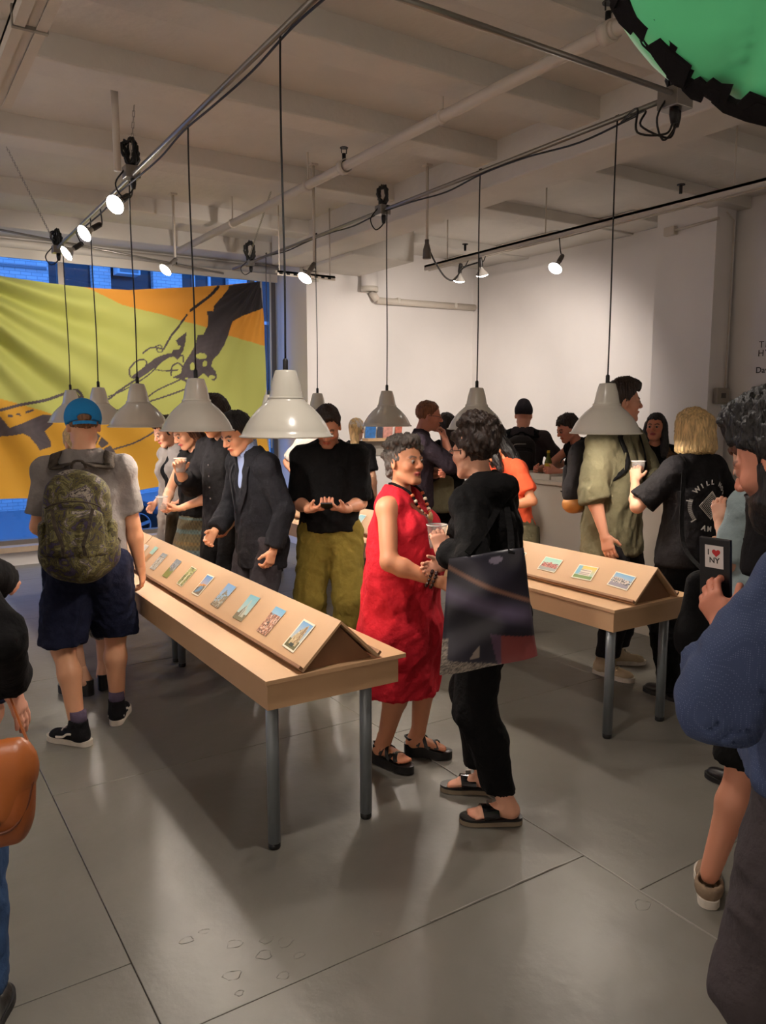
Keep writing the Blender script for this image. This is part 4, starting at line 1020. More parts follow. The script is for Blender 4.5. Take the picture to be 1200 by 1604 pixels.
    if fem and bust:
        for sg in (1, -1): P.torso.append(('e', chest + rt * sg * .066 * q + fw * .075 * q - u2 * .005, np.array((.058, .055, .06)) * q * bust, None, None, None, .04))
    if belly: P.torso.append(('e', waist + fw * .05 * q + u0 * .02, np.array((.13, .10 + belly * .05, .13)) * q * (1 + belly * .12), None, None, None, .06))
    ar = (.050, .040, .043, .027) if not fem else (.044, .035, .037, .023); P.ar = [r * S * (1 + (g - 1) * 1.1) for r in ar]
    lg = (.088, .058, .056, .036) if not fem else (.090, .057, .055, .034); P.lg = [r * S * (1 + (g - 1) * .7) for r in lg]
    # ---------- body mesh
    h = (.0165, .0145, .0115)[detail]
    allp = [pc, waist, chest, neck] + P.sh + P.el + P.wr + P.kn + P.an + P.hip
    lo = np.min(allp, 0) - .20; hi = np.max(allp, 0) + .20; lo[2] = max(lo[2], -.02)
    lo[2] = min(P.an[0][2], P.an[1][2]) - .09
    F = Field(lo, hi, h); F0 = F
    add_torso(F, P, -.012)
    add_arms(F, P, 0.); add_legs(F, P, 0.)
    F.cap(neck - nd * .03, P.hp(0, -.02, -.04), .056 * S if not fem else .047 * S, .054 * S if not fem else .045 * S, k=.03)
    F.cut(P.hp(0, 0, -.005), R @ V(0, .3, 1))
    base = np.array(srgb(*skin)); parts = []
    p, f = F.mesh(); parts.append((p, f, np.tile(base, (len(p), 1))))
    # ---------- head
    hh = (.0068, .0050, .0040)[detail]
    c = P.hc; F = Field(c - .17 * hs, c + .17 * hs, hh)
    E = lambda x, y, z, rx, ry, rz, k=.015, op='u', RR=None: F.ell(P.hp(x, y, z), np.array((rx, ry, rz)) * hs, k * hs, R if RR is None else RR, op)
    Cp = lambda a, b, ra, rb, k=.01, op='u': F.cap(P.hp(*a), P.hp(*b), ra * hs, rb * hs, k * hs, op=op)
    E(0, -.014, .036, .074, .094, .082); E(0, .03, -.02, .061, .062, .082, .03)
    jw = .050 if not fem else .045
    E(0, .036, -.072, jw, .050, .040, .025); E(0, .070, -.098, .022, .019, .016, .02)
    Cp((-.046, .004, -.066), (-.018, .072, -.098), .016, .016, .02); Cp((.046, .004, -.066), (.018, .072, -.098), .016, .016, .02)
    E(-.024, .077, .019, .026, .014, .009, .015); E(.024, .077, .019, .026, .014, .009, .015)
    for s_ in (1, -1):
        E(s_ * .041, .060, -.026, .022, .022, .020, .02); E(s_ * .031, .0985, .002, .0165, .015, .0105, .01, 's')
        E(s_ * .031, .0795, .002, .0150, .0125, .0135, .004)
        ra_ = R @ rotm((0, 0, 1), s_ * -.35); E(s_ * .074, -.010, -.008, .010, .019, .031, .006, 'u', ra_); E(s_ * .084, -.004, -.004, .006, .010, .018, .006, 's', ra_)
    Cp((0, .088, .014), (0, .110, -.022), .0085, .0125, .012); E(-.0125, .100, -.029, .0085, .010, .0075, .006); E(.0125, .100, -.029, .0085, .010, .0075, .006)
    Cp((-.021, .083, -.0605), (-.006, .0955, -.0555), .0045, .0062, .006); Cp((.021, .083, -.0605), (.006, .0955, -.0555), .0045, .0062, .006); Cp((-.006, .0955, -.0555), (.006, .0955, -.0555), .0062, .0062, .006)
    Cp((-.016, .084, -.0665), (.016, .084, -.0665), .0062, .0062, .006); Cp((0, .0905, -.0680), (0, .0905, -.0680), .0065, .0065, .008)
    F.cap(P.hp(-.021, .093, -.0612), P.hp(.021, .093, -.0612), .0022 * hs, .0022 * hs, .004, op='s')
    F.cap(neck - nd * .02, P.hp(0, -.02, -.04), .056 * S if not fem else .047 * S, .054 * S if not fem else .045 * S, k=.03)
    F.cut(neck + nd * .012, -nd)
    p, f = F.mesh()
    L = (p - P.hc) @ R / hs; col = np.tile(base, (len(p), 1)); x, y, z = L.T; ax_ = np.abs(x)
    front = np.clip((y - .05) / .03, 0, 1)
    def mix(m, rgb):
        nonlocal col
        col = col * (1 - m[:, None]) + np.array(srgb(*rgb)) * m[:, None]
    blush = np.exp(-((ax_ - .040) / .022) ** 2 - ((z + .028) / .022) ** 2) * front * .35 + np.exp(-(x / .014) ** 2 - ((z + .024) / .02) ** 2) * np.clip((y - .09) / .01, 0, 1) * .35
    r_ = tuple(int(v * w) for v, w in zip(skin, (1.0, .76, .72))); mix(blush, r_)
    if stubble:
        zz = np.clip((-z - .028 - .02 * (ax_ < .012)) / .02, 0, 1) * np.clip((y - .0) / .03, 0, 1) * (1 - np.exp(-((z + .061) / .008) ** 2 - (x / .02) ** 2)); mix(zz * stubble, brow)
    lc = lips or tuple(int(v * w) for v, w in zip(skin, (.90, .70, .67)))
    mix(np.clip(1.3 - np.sqrt((x / .0225) ** 2 + ((z + .0612) / .0105) ** 2), 0, .3) / .3 * front, lc)
    bz = .0225 + .006 * np.clip((ax_ - .014) / .02, 0, 1) - .008 * np.clip((ax_ - .036) / .014, 0, 1)
    mix(np.clip((1.25 - np.abs(z - bz) / .0048) / .5, 0, 1) * (ax_ > .011) * (ax_ < .050) * front * .85, brow)
    mix(np.clip((1.2 - np.sqrt(((ax_ - .031) / .0165) ** 2 + ((z - .0035) / .0075) ** 2)) / .3, 0, 1) * front * .45, tuple(int(v * .55) for v in skin))  # eye socket shading painted into the skin colour
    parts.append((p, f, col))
    # ---------- hands
    for i, sg in ((0, 1), (1, -1)):
        if hands[i] == 'none': continue
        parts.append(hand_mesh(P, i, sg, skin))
    P.parts = parts; P.skin = skin
    if barefoot:
        for i in (0, 1): parts.append(foot_mesh(P, i, skin))
    o = 0; VV, QQ, CC = [], [], []
    for p, f, c_ in parts: VV.append(p); QQ.append(f + o); CC.append(c_); o += len(p)
    body = mesh_obj('person', np.concatenate(VV), np.concatenate(QQ), M_skin, None, np.concatenate(CC))
    body.location = (pos[0], pos[1], 0); body.rotation_euler = (0, 0, an - PI / 2)
    tag(body, label, 'person'); P.o = body
    if face_on:
        for s_ in (1, -1):
            ey = MB().lathe([(.0117 * hs * math.cos(a), .0117 * hs * math.sin(a)) for a in np.linspace(-PI / 2, PI / 2, 9)], 14, P.hp(s_ * .031, .0838, .002)).build('eye', M_eye, body, True)
            ec = P.hp(s_ * .031, .0838, .002); ed = R @ V(0, .97, -.22)
            MB().lathe([(.0074 * hs, .0088 * hs), (.0060 * hs, .0106 * hs), (.001, .0124 * hs)], 14, ec, ed).build('iris', M_iris, ey, True)
    return P
def add_torso(F, P, inf, skip=()):
    for i, (k_, a, b, ra, rb, sd, k) in enumerate(P.torso):
        if i in skip: continue
        if k_ == 'c': F.cap(a, b, ra, rb, k, sd, inf=inf)
        else: F.ell(a, b, k, None, inf=inf)
def add_arms(F, P, inf):
    for i in (0, 1):
        s, e, w = P.sh[i], P.el[i], P.wr[i]; r = P.ar
        F.ell(s, np.array((1.12, 1.12, 1.12)) * r[0], .03, inf=inf)
        F.cap(s, e, r[0], r[1], .02, inf=inf); m = e + (w - e) * .28
        F.cap(e, m, r[1] * .97, r[2], .02, inf=inf); F.cap(m, w, r[2], r[3], .02, inf=inf)
def add_legs(F, P, inf):
    for i in (0, 1):
        h, k, a = P.hip[i], P.kn[i], P.an[i]; r = P.lg; back = -P.ft[i]
        F.cap(h, k, r[0], r[1], .04, inf=inf); c = k + (a - k) * .33 + back * .014 * P.S
        F.cap(k, c, r[1] * .93, r[2], .03, inf=inf); F.cap(c, a, r[2], r[3], .03, inf=inf)
def hand_mesh(P, i, sg, skin):
    w = P.wr[i]; d, n, curl, spread, thumb, fold = P.hd[i]; s = P.S * (.93 if P.sex == 'f' else 1.0)
    t = np.cross(d, n) * sg * 1.0          # towards the thumb
    t = nrm(t)
    F = Field(w + d * .06 - .155 * s, w + d * .06 + .155 * s, (.0062, .0048, .0041)[P.detail])
    F.cap(w - d * .035, w + d * .01, P.ar[3] * 1.0, (P.ar[3]) * .95, .01)
    F.cap(w + d * .005, w + d * .075 * s, (.028 * s, .018 * s), (.039 * s, .013 * s), .012, side=t)
    F.ell(w + d * .035 * s + t * .022 * s + n * .006, np.array((.017, .017, .026)) * s, .012)
    tip = []
    for j, (off, ln, r) in enumerate(((.029, .072, .0088), (.0095, .080, .0090), (-.0105, .074, .0086), (-.0285, .058, .0076))):
        c = curl * fold[j]; p = w + d * (.080 - abs(off - .005) * .25) * s + t * off * s; dirn = nrm(d + t * off * spread * 12)
        axr = np.cross(dirn, n); a = 0.
        for seg, bend in ((.46, 62), (.30, 85), (.24, 55)):
            a += math.radians(bend) * c; dd = dirn * math.cos(a) + n * math.sin(a); q = p + dd * ln * seg * s
            F.cap(p, q, r * s, r * s * .93, .004); p = q
        tip.append(p)
    p = w + d * .022 * s + t * .026 * s + n * .004; dd = nrm(d * .62 + t * (.75 - .5 * thumb) + n * (.15 + .8 * thumb))
    q = p + dd * .040 * s; F.cap(p, q, .0125 * s, .0105 * s, .01); dd2 = nrm(dd + d * .45 + n * .35 * thumb - t * .2 * thumb); F.cap(q, q + dd2 * .030 * s, .0102 * s, .0085 * s, .005)
    p, f = F.mesh(); base = np.array(srgb(*skin))
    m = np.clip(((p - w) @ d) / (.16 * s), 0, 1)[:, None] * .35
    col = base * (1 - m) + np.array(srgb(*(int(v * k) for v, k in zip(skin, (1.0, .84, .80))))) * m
    return p, f, col
def foot_mesh(P, i, skin, h=.0058):
    a = P.an[i]; fd = P.ft[i]; S = P.S; sd = np.cross(fd, (0, 0, 1.)); z0 = a[2] - .085 * S
    F = Field(a - .22 * S, a + .22 * S, h)
    Pt = lambda x, y, z: np.array((a[0], a[1], z0)) + sd * x * S + fd * y * S + np.array((0, 0, z * S))
    ins = 1 if i == 0 else -1        # little toe side
    F.cap(a + np.array((0, 0, .03)), Pt(0, -.025, .04), P.lg[3], .036 * S, .02); F.ell(Pt(0, -.035, .032), np.array((.033, .036, .032)) * S, .015)
    F.cap(Pt(0, -.02, .045), Pt(-ins * .008, .10, .026), (.032 * S, .036 * S), (.040 * S, .020 * S), .03, side=sd)
    for j, (x, y, r) in enumerate(((-.030, .150, .0125), (-.009, .152, .0095), (.007, .146, .0088), (.021, .137, .0082), (.034, .124, .0080))):
        F.cap(Pt(ins * x * .9, y - .05, .022), Pt(ins * x, y, .012), r * S * 1.05, r * S, .006)
    F.cut((0, 0, z0 + .002), (0, 0, -1))
    p, f = F.mesh(); base = np.array(srgb(*skin)); col = np.tile(base, (len(p), 1))
    m = np.clip(((p - Pt(0, .1, 0)) @ fd) / (.05 * S), 0, 1)[:, None] * .4
    return p, f, col * (1 - m) + np.array(srgb(*(int(v * k) for v, k in zip(skin, (1.0, .82, .78))))) * m
# ------------------------------------------------------------------ clothes, hair, shoes
def bounds(P, m=.16):
    a = np.array([P.pc, P.waist, P.chest, P.neck] + P.sh + P.el + P.wr + P.kn + P.an + P.hip)
    return a.min(0) - m, a.max(0) + m
def cloth(P, name, m, build, lo=None, hi=None, h=None, fold=(.004, 16, (1, 1, .5), 3), cols=None, parent=None):
    l, u = bounds(P); l = np.maximum(l, lo) if lo is not None else l; u = np.minimum(u, hi) if hi is not None else u
    h = h or (.0175, .0130, .0098)[P.detail]
    F = Field(l, u, h); build(F); p, q = F.mesh()
    n = vnormals(p, q)
    if fold:
        amp, sc_, st, sd = fold
        w0 = wav(p, sc_ * 1.2, sd, 4, st); warp = p + .05 * np.stack([w0, wav(p, sc_, sd + 4, 3), w0 * .6], 1)
        w1 = 1 - 1.6 * np.abs(wav(warp, sc_ * 2.6, sd + 2, 4, st)); w2 = wav(warp, sc_ * 5.5, sd + 9, 4, (1, 1, .8))
        p = p + n * (1.35 * amp * (.6 * w0 + 1.0 * w1 + .5 * w2))[:, None]
    return mesh_obj(name, p, q, m, parent or P.o, cols(p) if cols else None)
def sleeve_into(F, P, i, frac, o, loose, k=.03, cutk=True):
    s, e, w = P.sh[i], P.el[i], P.wr[i]; r = P.ar
    F.ell(s, np.array((1.15,) * 3) * r[0], .03, inf=o)
    if frac <= 1:
        end = s + (e - s) * frac; d = nrm(e - s)
        F.cap(s, end + d * .05, r[0] + o, r[0] * (1 - frac) + r[1] * frac + o + loose, k, cuts=[(end, d)])
    else:
        t = frac - 1; end = e + (w - e) * t; d = nrm(w - e)
        F.cap(s, e, r[0] + o, r[1] + o + loose * .5, k)
        F.cap(e, end + d * .03, r[1] + o + loose * .5, (r[2] * (1 - t) + r[3] * t) + o + loose, .02, cuts=[(end, d)])
def top(P, name, m, o=.012, sleeve=.6, loose=.015, hem=-.10, flare=.02, neck_r=.072, v=0., tank=0., fold=(.004, 14, (1, 1, .45), 3), arms=(1, 1), extra=None, cols=None, waistin=.0, h=None, back=0.):
    S = P.S
    def b(F):
        add_torso(F, P, o)
        hz = P.pc[2] + hem * S
        hc = np.array((P.pc[0], P.pc[1], hz - .04))
        (k_, a, bb, ra, rb, sd, k) = P.torso[0]
        top_r = (rb[0] + o + .012 - waistin, rb[1] + o + .012 - waistin)
        F.cap(P.waist + P.u1 * .06 * S, hc, top_r, (ra[0] + o + flare, ra[1] + o + flare), .04, sd)
        if sleeve:
            for i in (0, 1):
                if arms[i]: sleeve_into(F, P, i, sleeve if not hasattr(sleeve, '__len__') else sleeve[i], o, loose)
        F.cut((0, 0, hz), (0, 0, -1))
        nk = P.neck + P.u2 * .035 * S + P.fw * .012
        F.cap(nk + P.u2 * .015, nk + P.u2 * .2, neck_r * S, neck_r * S, .01, op='s')
        if v:
            F.cap(nk + P.fw * .06, nk + P.fw * .14 - P.u2 * v, .055 * S, .012, .01, op='s')
        if back: F.cap(nk - P.fw * .06, nk - P.fw * .12 - P.u2 * back, .05 * S, .02, .01, op='s')
        if tank:
            for i, sg in ((0, 1), (1, -1)):
                c = P.sh[i] + P.rt * sg * (.062 - tank * .03) * S
                F.cap(c + P.u2 * .12, c - P.u2 * .075 * S, .062 * S, .058 * S, .012, op='s')
        if extra: extra(F)
    return cloth(P, name, m, b, fold=fold, cols=cols, h=h)
def trousers(P, name, m, o=.010, ankle=.07, loose=(.012, .015, .02), waist=.10, fold=(.004, 13, (1, 1, .8), 5), legs=(1, 1), cols=None, h=None):
    """loose: extra at hip, knee, ankle; ankle: height where the leg ends"""
    def b(F):
        for j in (0, 6, 7):
            k_, a, bb, ra, rb, sd, k = P.torso[j]
            F.cap(a, bb, ra, rb, k, sd, inf=o) if k_ == 'c' else F.ell(a, bb, k, None, inf=o)
        for i in (0, 1):
            hp, kn, an = P.hip[i], P.kn[i], P.an[i]; r = P.lg; bk = -P.ft[i]
            zmin = an[2] - .085 * P.S
            if ankle < kn[2] - zmin:
                F.cap(hp, kn, r[0] + o + loose[0], r[1] + o + loose[1], .035); c = kn + (an - kn) * .33 + bk * .012
                cu = [((0, 0, zmin + ankle), (0, 0, -1))]
                F.cap(kn, c, r[1] + o + loose[1], r[2] + o + loose[1] * .8, .03, cuts=cu)
                F.cap(c, an - (0, 0, .06), r[2] + o + loose[1] * .8, r[3] + o + loose[2], .03, cuts=cu)
            else:
                d = nrm(kn - hp); cu = [((0, 0, zmin + ankle), (0, 0, -1))]
                F.cap(hp, kn + d * .05, r[0] + o + loose[0], r[1] + o + loose[1], .03, cuts=cu)
        F.cut(P.pc + P.u0 * waist * P.S, P.u0)
    hi = np.array((9, 9, P.pc[2] + .3))
    return cloth(P, name, m, b, hi=hi, fold=fold, cols=cols, h=h)
def skirt(P, name, m, hem, o=.012, flare=.03, waist=.12, fold=(.004, 13, (1, 1, .3), 8), cols=None, from_waist=True, h=None):
    def b(F):
        for j in (0, 6, 7):
            k_, a, bb, ra, rb, sd, k = P.torso[j]
            F.cap(a, bb, ra, rb, k, sd, inf=o) if k_ == 'c' else F.ell(a, bb, k, None, inf=o)
        k_, a, bb, ra, rb, sd, k = P.torso[0]
        mid = (P.kn[0] + P.kn[1]) / 2; c = np.array((mid[0], mid[1], hem))
        F.cap(P.pc - (0, 0, .05), c - (0, 0, .04), (ra[0] + o, ra[1] + o + .015), (ra[0] + o + flare, ra[1] + o + flare), .04, sd)
        F.cut((0, 0, hem), (0, 0, -1)); F.cut(P.pc + P.u0 * waist * P.S, P.u0)
    return cloth(P, name, m, b, fold=fold, cols=cols, h=h)
HAIRZ = dict(short=([-.14, -.07, -.03, -.005, .014, .04, .058, .075, .11], [-.065, -.06, -.045, -.020, .005, .045, .060, .068, .072]),
             long=([-.14, -.02, .0, .02, .045, .060, .078, .11], [-.3, -.3, -.12, -.02, .050, .062, .070, .072]))
def hair(P, m, vol=.014, line='short', top_add=.0, strands=(.004, 55), extra=None, name='hair', recede=0., stretch=(1, 1, .22), seed=4, h=None, size=.2, zshift=0.):
    hs, R = P.hs, P.HR
    F = Field(P.hc - size * hs, P.hc + size * hs, h or (.0080, .0062, .0050)[P.detail])
    F.ell(P.hp(0, -.014, .036), (np.array((.074, .094, .082)) + np.array((vol * .7, vol, vol))) * hs, .0, R)
    if top_add: F.ell(P.hp(0, .01, .06), np.array((.066, .085, .066 + top_add)) * hs, .03, R)
    ys, zs = HAIRZ[line]
    def keep(X, Y, Z):
        dx, dy, dz = X - P.hc[0], Y - P.hc[1], Z - P.hc[2]
        ly = (dx * R[0, 1] + dy * R[1, 1] + dz * R[2, 1]) / hs; lz = (dx * R[0, 2] + dy * R[1, 2] + dz * R[2, 2]) / hs; lx = (dx * R[0, 0] + dy * R[1, 0] + dz * R[2, 0]) / hs
        zb = np.interp(ly, ys, zs) + zshift + recede * np.clip((ly - .02) / .05, 0, 1) * np.clip(1 - np.abs(np.abs(lx) - .03) / .05, 0, 1)
        zb = zb + .006 * np.sin(lx * 170 + 3 * np.sin(ly * 90)) + .004 * np.sin(ly * 260 + lx * 90)
        return (zb - lz) * hs * .7
    F.fn(keep, k=.012)
    if extra:
        E = lambda x, y, z, rx, ry, rz, k=.02, op='u': F.ell(P.hp(x, y, z), np.array((rx, ry, rz)) * hs, k, R, op)
        Cp = lambda a, b, ra, rb, k=.02, op='u', sd=None: F.cap(P.hp(*a), P.hp(*b), tuple(v * hs for v in ra) if hasattr(ra, '__len__') else ra * hs, tuple(v * hs for v in rb) if hasattr(rb, '__len__') else rb * hs, k, side=None if sd is None else R @ np.array(sd, float), op=op)
        extra(F, E, Cp)
    p, q = F.mesh(); n = vnormals(p, q)
    L = (p - P.hc) @ R / hs
    if strands:
        amp, fr = strands; fr = fr * 3.2
        p = p + n * (amp * (1.3 * wav(L, fr, seed, 5, stretch) + 1.0 * wav(L, fr * 2.2, seed + 3, 4, stretch)))[:, None]
    return mesh_obj(name, p, q, m, P.o)
def mhair(name, rgb, rough=.45, var=.45): return mat('hair_' + name, srgb(*rgb), rough, var=var, vscale=90, stretch=(1, 1, .15), bump=.6, bscale=170)
SOLE = [(-.034, -.050), (-.022, -.074), (0, -.081), (.022, -.074), (.034, -.050), (.036, 0), (.041, .07), (.046, .115), (.040, .155), (.020, .184), (-.008, .191), (-.032, .172), (-.043, .135), (-.042, .09), (-.034, .04), (-.033, 0)]
def footframe(P, i):
    a = P.an[i]; fd = P.ft[i]; S = P.S; sd = np.cross(fd, (0, 0, 1.)); z0 = a[2] - .085 * S
    Pt = lambda x, y, z: np.array((a[0], a[1], z0)) + sd * x * S + fd * y * S + np.array((0, 0, z * S))
    return a, fd, sd, z0, S, Pt
def sole_mesh(P, i, z0_, z1, grow=1.0, heelup=0.):
    a, fd, sd, z0, S, Pt = footframe(P, i); ins = 1 if i == 0 else -1
    pl = [p[:2] for p in catmull([(x, y, 0) for x, y in SOLE + SOLE[:1]], 3)][:-1]
    n = len(pl); vs = []
    for z in (z0_, z1):
        for x, y in pl:
            zz = z
            if heelup: zz = z + heelup * max(0, min(1, (.10 - y) / .14)) if z > z0_ else z
            vs.append(Pt(ins * x * grow, y * (1 + (grow - 1) * .5), zz))
    fs = [tuple(range(n)), tuple(range(2 * n - 1, n - 1, -1))] + [(k, (k + 1) % n, n + (k + 1) % n, n + k) for k in range(n)]
    return MB().add(vs, fs)
def shoe(P, i, name, mu, ms, ht=.10, sole=.026, mt=None, stripe=None, laces=None, low=0.):
    a, fd, sd, z0, S, Pt = footframe(P, i); ins = 1 if i == 0 else -1
    F = Field(Pt(0, .05, .06) - .2 * S, Pt(0, .05, .06) + .2 * S, .0080)
    F.ell(Pt(0, -.030, .042), np.array((.0385, .047, .047)) * S, .02); F.cap(Pt(0, -.01, .052), Pt(0, .10, .034), (.038 * S, .042 * S), (.043 * S, .028 * S), .02, side=sd); F.ell(Pt(-ins * .004, .135, .031), np.array((.043, .050, .028)) * S, .02)
    F.cap(Pt(0, -.015, .06), Pt(0, -.012, ht + .03), .046 * S, .043 * S, .02); F.cap(Pt(0, .03, .075), Pt(0, .005, ht + .01), .03 * S, .03 * S, .02)
    F.cut(Pt(0, 0, sole - .006), (0, 0, -1)); F.cut(Pt(0, 0, ht), nrm(np.array((0, 0, 1.)) - fd * .12))
    F.cap(Pt(0, -.012, ht - .02), Pt(0, -.012, ht + .1), .036 * S, None, .0, op='s')
    p, q = F.mesh(); o = mesh_obj(name, p, q, mu, P.o)
    sole_mesh(P, i, 0.002, sole, 1.04).build('sole', ms, o)
    if mt:
        mb = MB()
        for k in range(5):
            y = .025 + k * .020; zt = .098 - k * .0115 + max(0, ht - .10) * (1 - k * .2) * .6; w = .020
            mb.tube(catmull([Pt(-w, y, zt - .006), Pt(0, y + .003, zt + .002), Pt(w, y, zt - .006)], 3), .0035 * S, 5)
        mb.build('laces', mt, o, True)
    if stripe:
        for sx in (1, -1):
            pts = [Pt(sx * .0385, -.045, .045), Pt(sx * .041, -.01, .064), Pt(sx * .043, .03, .062), Pt(sx * .044, .055, .046), Pt(sx * .046, .10, .040)]
            MB().ribbon(catmull(pts, 4), sd * sx, .010 * S, .004).build('side_stripe', stripe, o)
    return o
def strap(P, i, y0, y1, w, m, parent, z=.045, zb=.02, x=.043, name='strap', lift=.004):
    a, fd, sd, z0, S, Pt = footframe(P, i)
    pts = []; nor = []
    for k in range(9):
        t = -1 + k / 4; an = t * PI / 2; y = y0 + (y1 - y0) * (k / 8)
        pts.append(Pt(x * math.sin(an), y, zb + (z - zb) * math.cos(an) + lift)); nor.append(sd * math.sin(an) + np.array((0, 0, 1.)) * (math.cos(an) + .25))
    return MB().ribbon(pts, nor, w * S, .004).build(name, m, parent)
def disc_part(P, name, c, r, n, m, parent=None, th=.004):
    return MB().lathe([(.0005, th), (r * .8, th), (r, th * .5), (r, 0)], 20, c, n).build(name, m, parent or P.o, True)
def toworld(P, p): return np.array((P.pos[0], P.pos[1], 0)) + P.R3 @ np.array(p, float)
def tolocal(P, w): return P.R3.T @ (np.array(w, float) - np.array((P.pos[0], P.pos[1], 0)))
def place(P, o):
    """put a thing modelled in the person's frame at the person's place (it stays a thing of its own)"""
    o.location = (P.pos[0], P.pos[1], 0); o.rotation_euler = (0, 0, math.radians(P.face) - PI / 2)
    return o
def surface(F_build, lo, hi, h, name, m, parent, fold=None, cols=None):
    F = Field(lo, hi, h); F_build(F); p, q = F.mesh()
    if fold:
        amp, sc_, st, sd = fold; n = vnormals(p, q); p = p + n * (amp * (wav(p, sc_, sd, 5, st) + .5 * wav(p, sc_ * 2.3, sd + 9, 4)))[:, None]
    return mesh_obj(name, p, q, m, parent, cols(p) if cols else None)
def backpack(P, label, mb_, mstrap, w=.30, hgt=.46, dep=.17, z=None, pocket=True, h=.012, mpock=None, extra=None, off=0.):
    """rides on the person's back; a thing of its own"""
    o = place(P, empty('backpack')); tag(o, label, 'backpack')
    S = P.S; up = P.u1; rt = P.rt; bk = -P.fw
    rc = P.torso[1][4][1]; ctr = P.chest + bk * (rc + .02 + dep * .5 + off) - up * .06 * S if z is None else P.chest + bk * (rc + .02 + dep * .5 + off) + up * z
    R = np.stack([rt, bk, up], 1); A = lambda x, y, zz: ctr + rt * x + bk * y + up * zz
    def body(F):
        F.cap(A(0, 0, -hgt * .30), A(0, -.01, hgt * .22), (w * .5, dep * .5), (w * .46, dep * .46), .03, rt, end=1.35); F.ell(A(0, .01, -hgt * .28), (w * .52, dep * .55, hgt * .24), .05, R)
    c0 = ctr - .36; c1 = ctr + .36
    bo = surface(body, c0, c1, h, 'main_compartment', mb_, o, (.006, 14, (1, 1, 1), 6))
    if pocket:
        def pk(F):
            F.cap(A(0, dep * .42, -hgt * .26), A(0, dep * .40, hgt * .05), (w * .40, dep * .22), (w * .38, dep * .18), .02, rt)
        pb = surface(pk, c0, c1, h, 'front_pocket', mpock or mb_, o, (.005, 18, (1, 1, 1), 7))
        zp = [A(math.sin(t) * w * .39, dep * .52 + .02 * math.cos(t), hgt * .10 + .05 * math.cos(t) - .01) for t in np.linspace(-1.2, 1.2, 12)]
        MB().tube(zp, .004, 5).build('zip', mstrap, pb, True)
        zp2 = [A(math.sin(t) * w * .44, dep * .47, -hgt * .27 - .02 * math.cos(t)) for t in np.linspace(-1.3, 1.3, 12)]
        MB().tube(zp2, .0045, 5).build('zip', mstrap, pb, True)
    MB().tube(catmull([A(-.035, -dep * .35, hgt * .44), A(-.02, -dep * .35, hgt * .50), A(.02, -dep * .35, hgt * .50), A(.035, -dep * .35, hgt * .44)], 5), .007, 6).build('grab_loop', mstrap, o, True)
    for i, sg in ((0, 1), (1, -1)):
        s = P.sh[i] - rt * sg * .055 * S; r_ = .052 * S + .024
        pts = [A(sg * .035, -dep * .30, hgt * .47), s * .55 + A(0, -dep * .2, hgt * .5) * .45 + bk * .02, s + bk * (r_ + .012) + up * .015, s + bk * (r_ * .72) + up * r_ * .80, s + up * (r_ + .006), s + P.fw * (r_ * .8) + up * r_ * .72, s + P.fw * (r_ + .022) + up * .005, P.chest + rt * sg * .115 * S + P.fw * (P.torso[1][4][1] + .022) - up * .02,
               P.chest + rt * sg * .172 * S + P.fw * .03 - up * .13, A(sg * w * .40, -dep * .4, -hgt * .40)]
        ctrp = P.uch; cpts = catmull(pts, 6)
        nor = [nrm((q - ctrp) - up * ((q - ctrp) @ up) * .2 + up * .3) for q in cpts]
        wd = [.055] * (len(cpts) - 20) + [.028] * 20
        MB().ribbon(cpts, nor, wd[:len(cpts)], .009).build('shoulder_strap', mstrap, o, True)
    if extra: extra(o, A, rt, bk, up, ctr)
    return o
# ------------------------------------------------------------------ the visitors
def fab(name, rgb, rough=.9, bump=.55, bscale=24, var=.06, vscale=10, sheen=0., spec=.2, **k): return mat(name, srgb(*rgb), rough, bump=bump, bscale=bscale, var=var, vscale=vscale, sheen=sheen, spec=spec, **k)
M_blk = fab('black_cotton', (11, 10, 11)); M_blk2 = fab('washed_black_cotton', (24, 22, 24)); M_gtee = fab('heather_grey_jersey', (128, 122, 118)); M_navy = fab('navy_cotton', (22, 26, 48))
M_olive = fab('olive_twill', (122, 106, 44)); M_red = fab('red_linen', (196, 34, 48), var=.08); M_blazer = fab('charcoal_wool', (26, 26, 31)); M_sky = fab('pale_blue_oxford', (150, 166, 205)); M_ctrous = fab('dark_grey_wool', (52, 48, 52))
M_green = fab('faded_olive_drill', (104, 99, 76), var=.12, vscale=14); M_coral = fab('coral_jersey', (226, 92, 58)); M_vest = fab('pale_grey_linen', (132, 126, 123)); M_plum = fab('dark_plum_cotton', (34, 26, 34)); M_char = fab('charcoal_jersey', (62, 56, 58))
M_white_sole = mat('white_rubber', srgb(205, 196, 182), .6, var=.1, vscale=30); M_blksole = mat('black_rubber_sole', srgb(20, 18, 18), .6); M_lth = mat('black_leather', srgb(18, 16, 16), .35, bump=.1, bscale=90)
M_dkjean = fab('black_denim', (34, 32, 34)); M_jean = fab('blue_denim', (52, 76, 112), var=.15, vscale=18); M_suede = fab('beige_suede', (178, 160, 132)); M_taupe = fab('taupe_canvas', (132, 112, 92))
H_brown = mhair('dark_brown', (42, 27, 19)); H_black = mhair('black', (20, 16, 16)); H_blond = mhair('blond', (200, 168, 116)); H_grey = mhair('salt_pepper', (96, 88, 82)); H_chest = mhair('chestnut', (88, 52, 34)); H_lbrown = mhair('light_brown', (120, 82, 50))
VV = lambda *a: np.array(a, float)

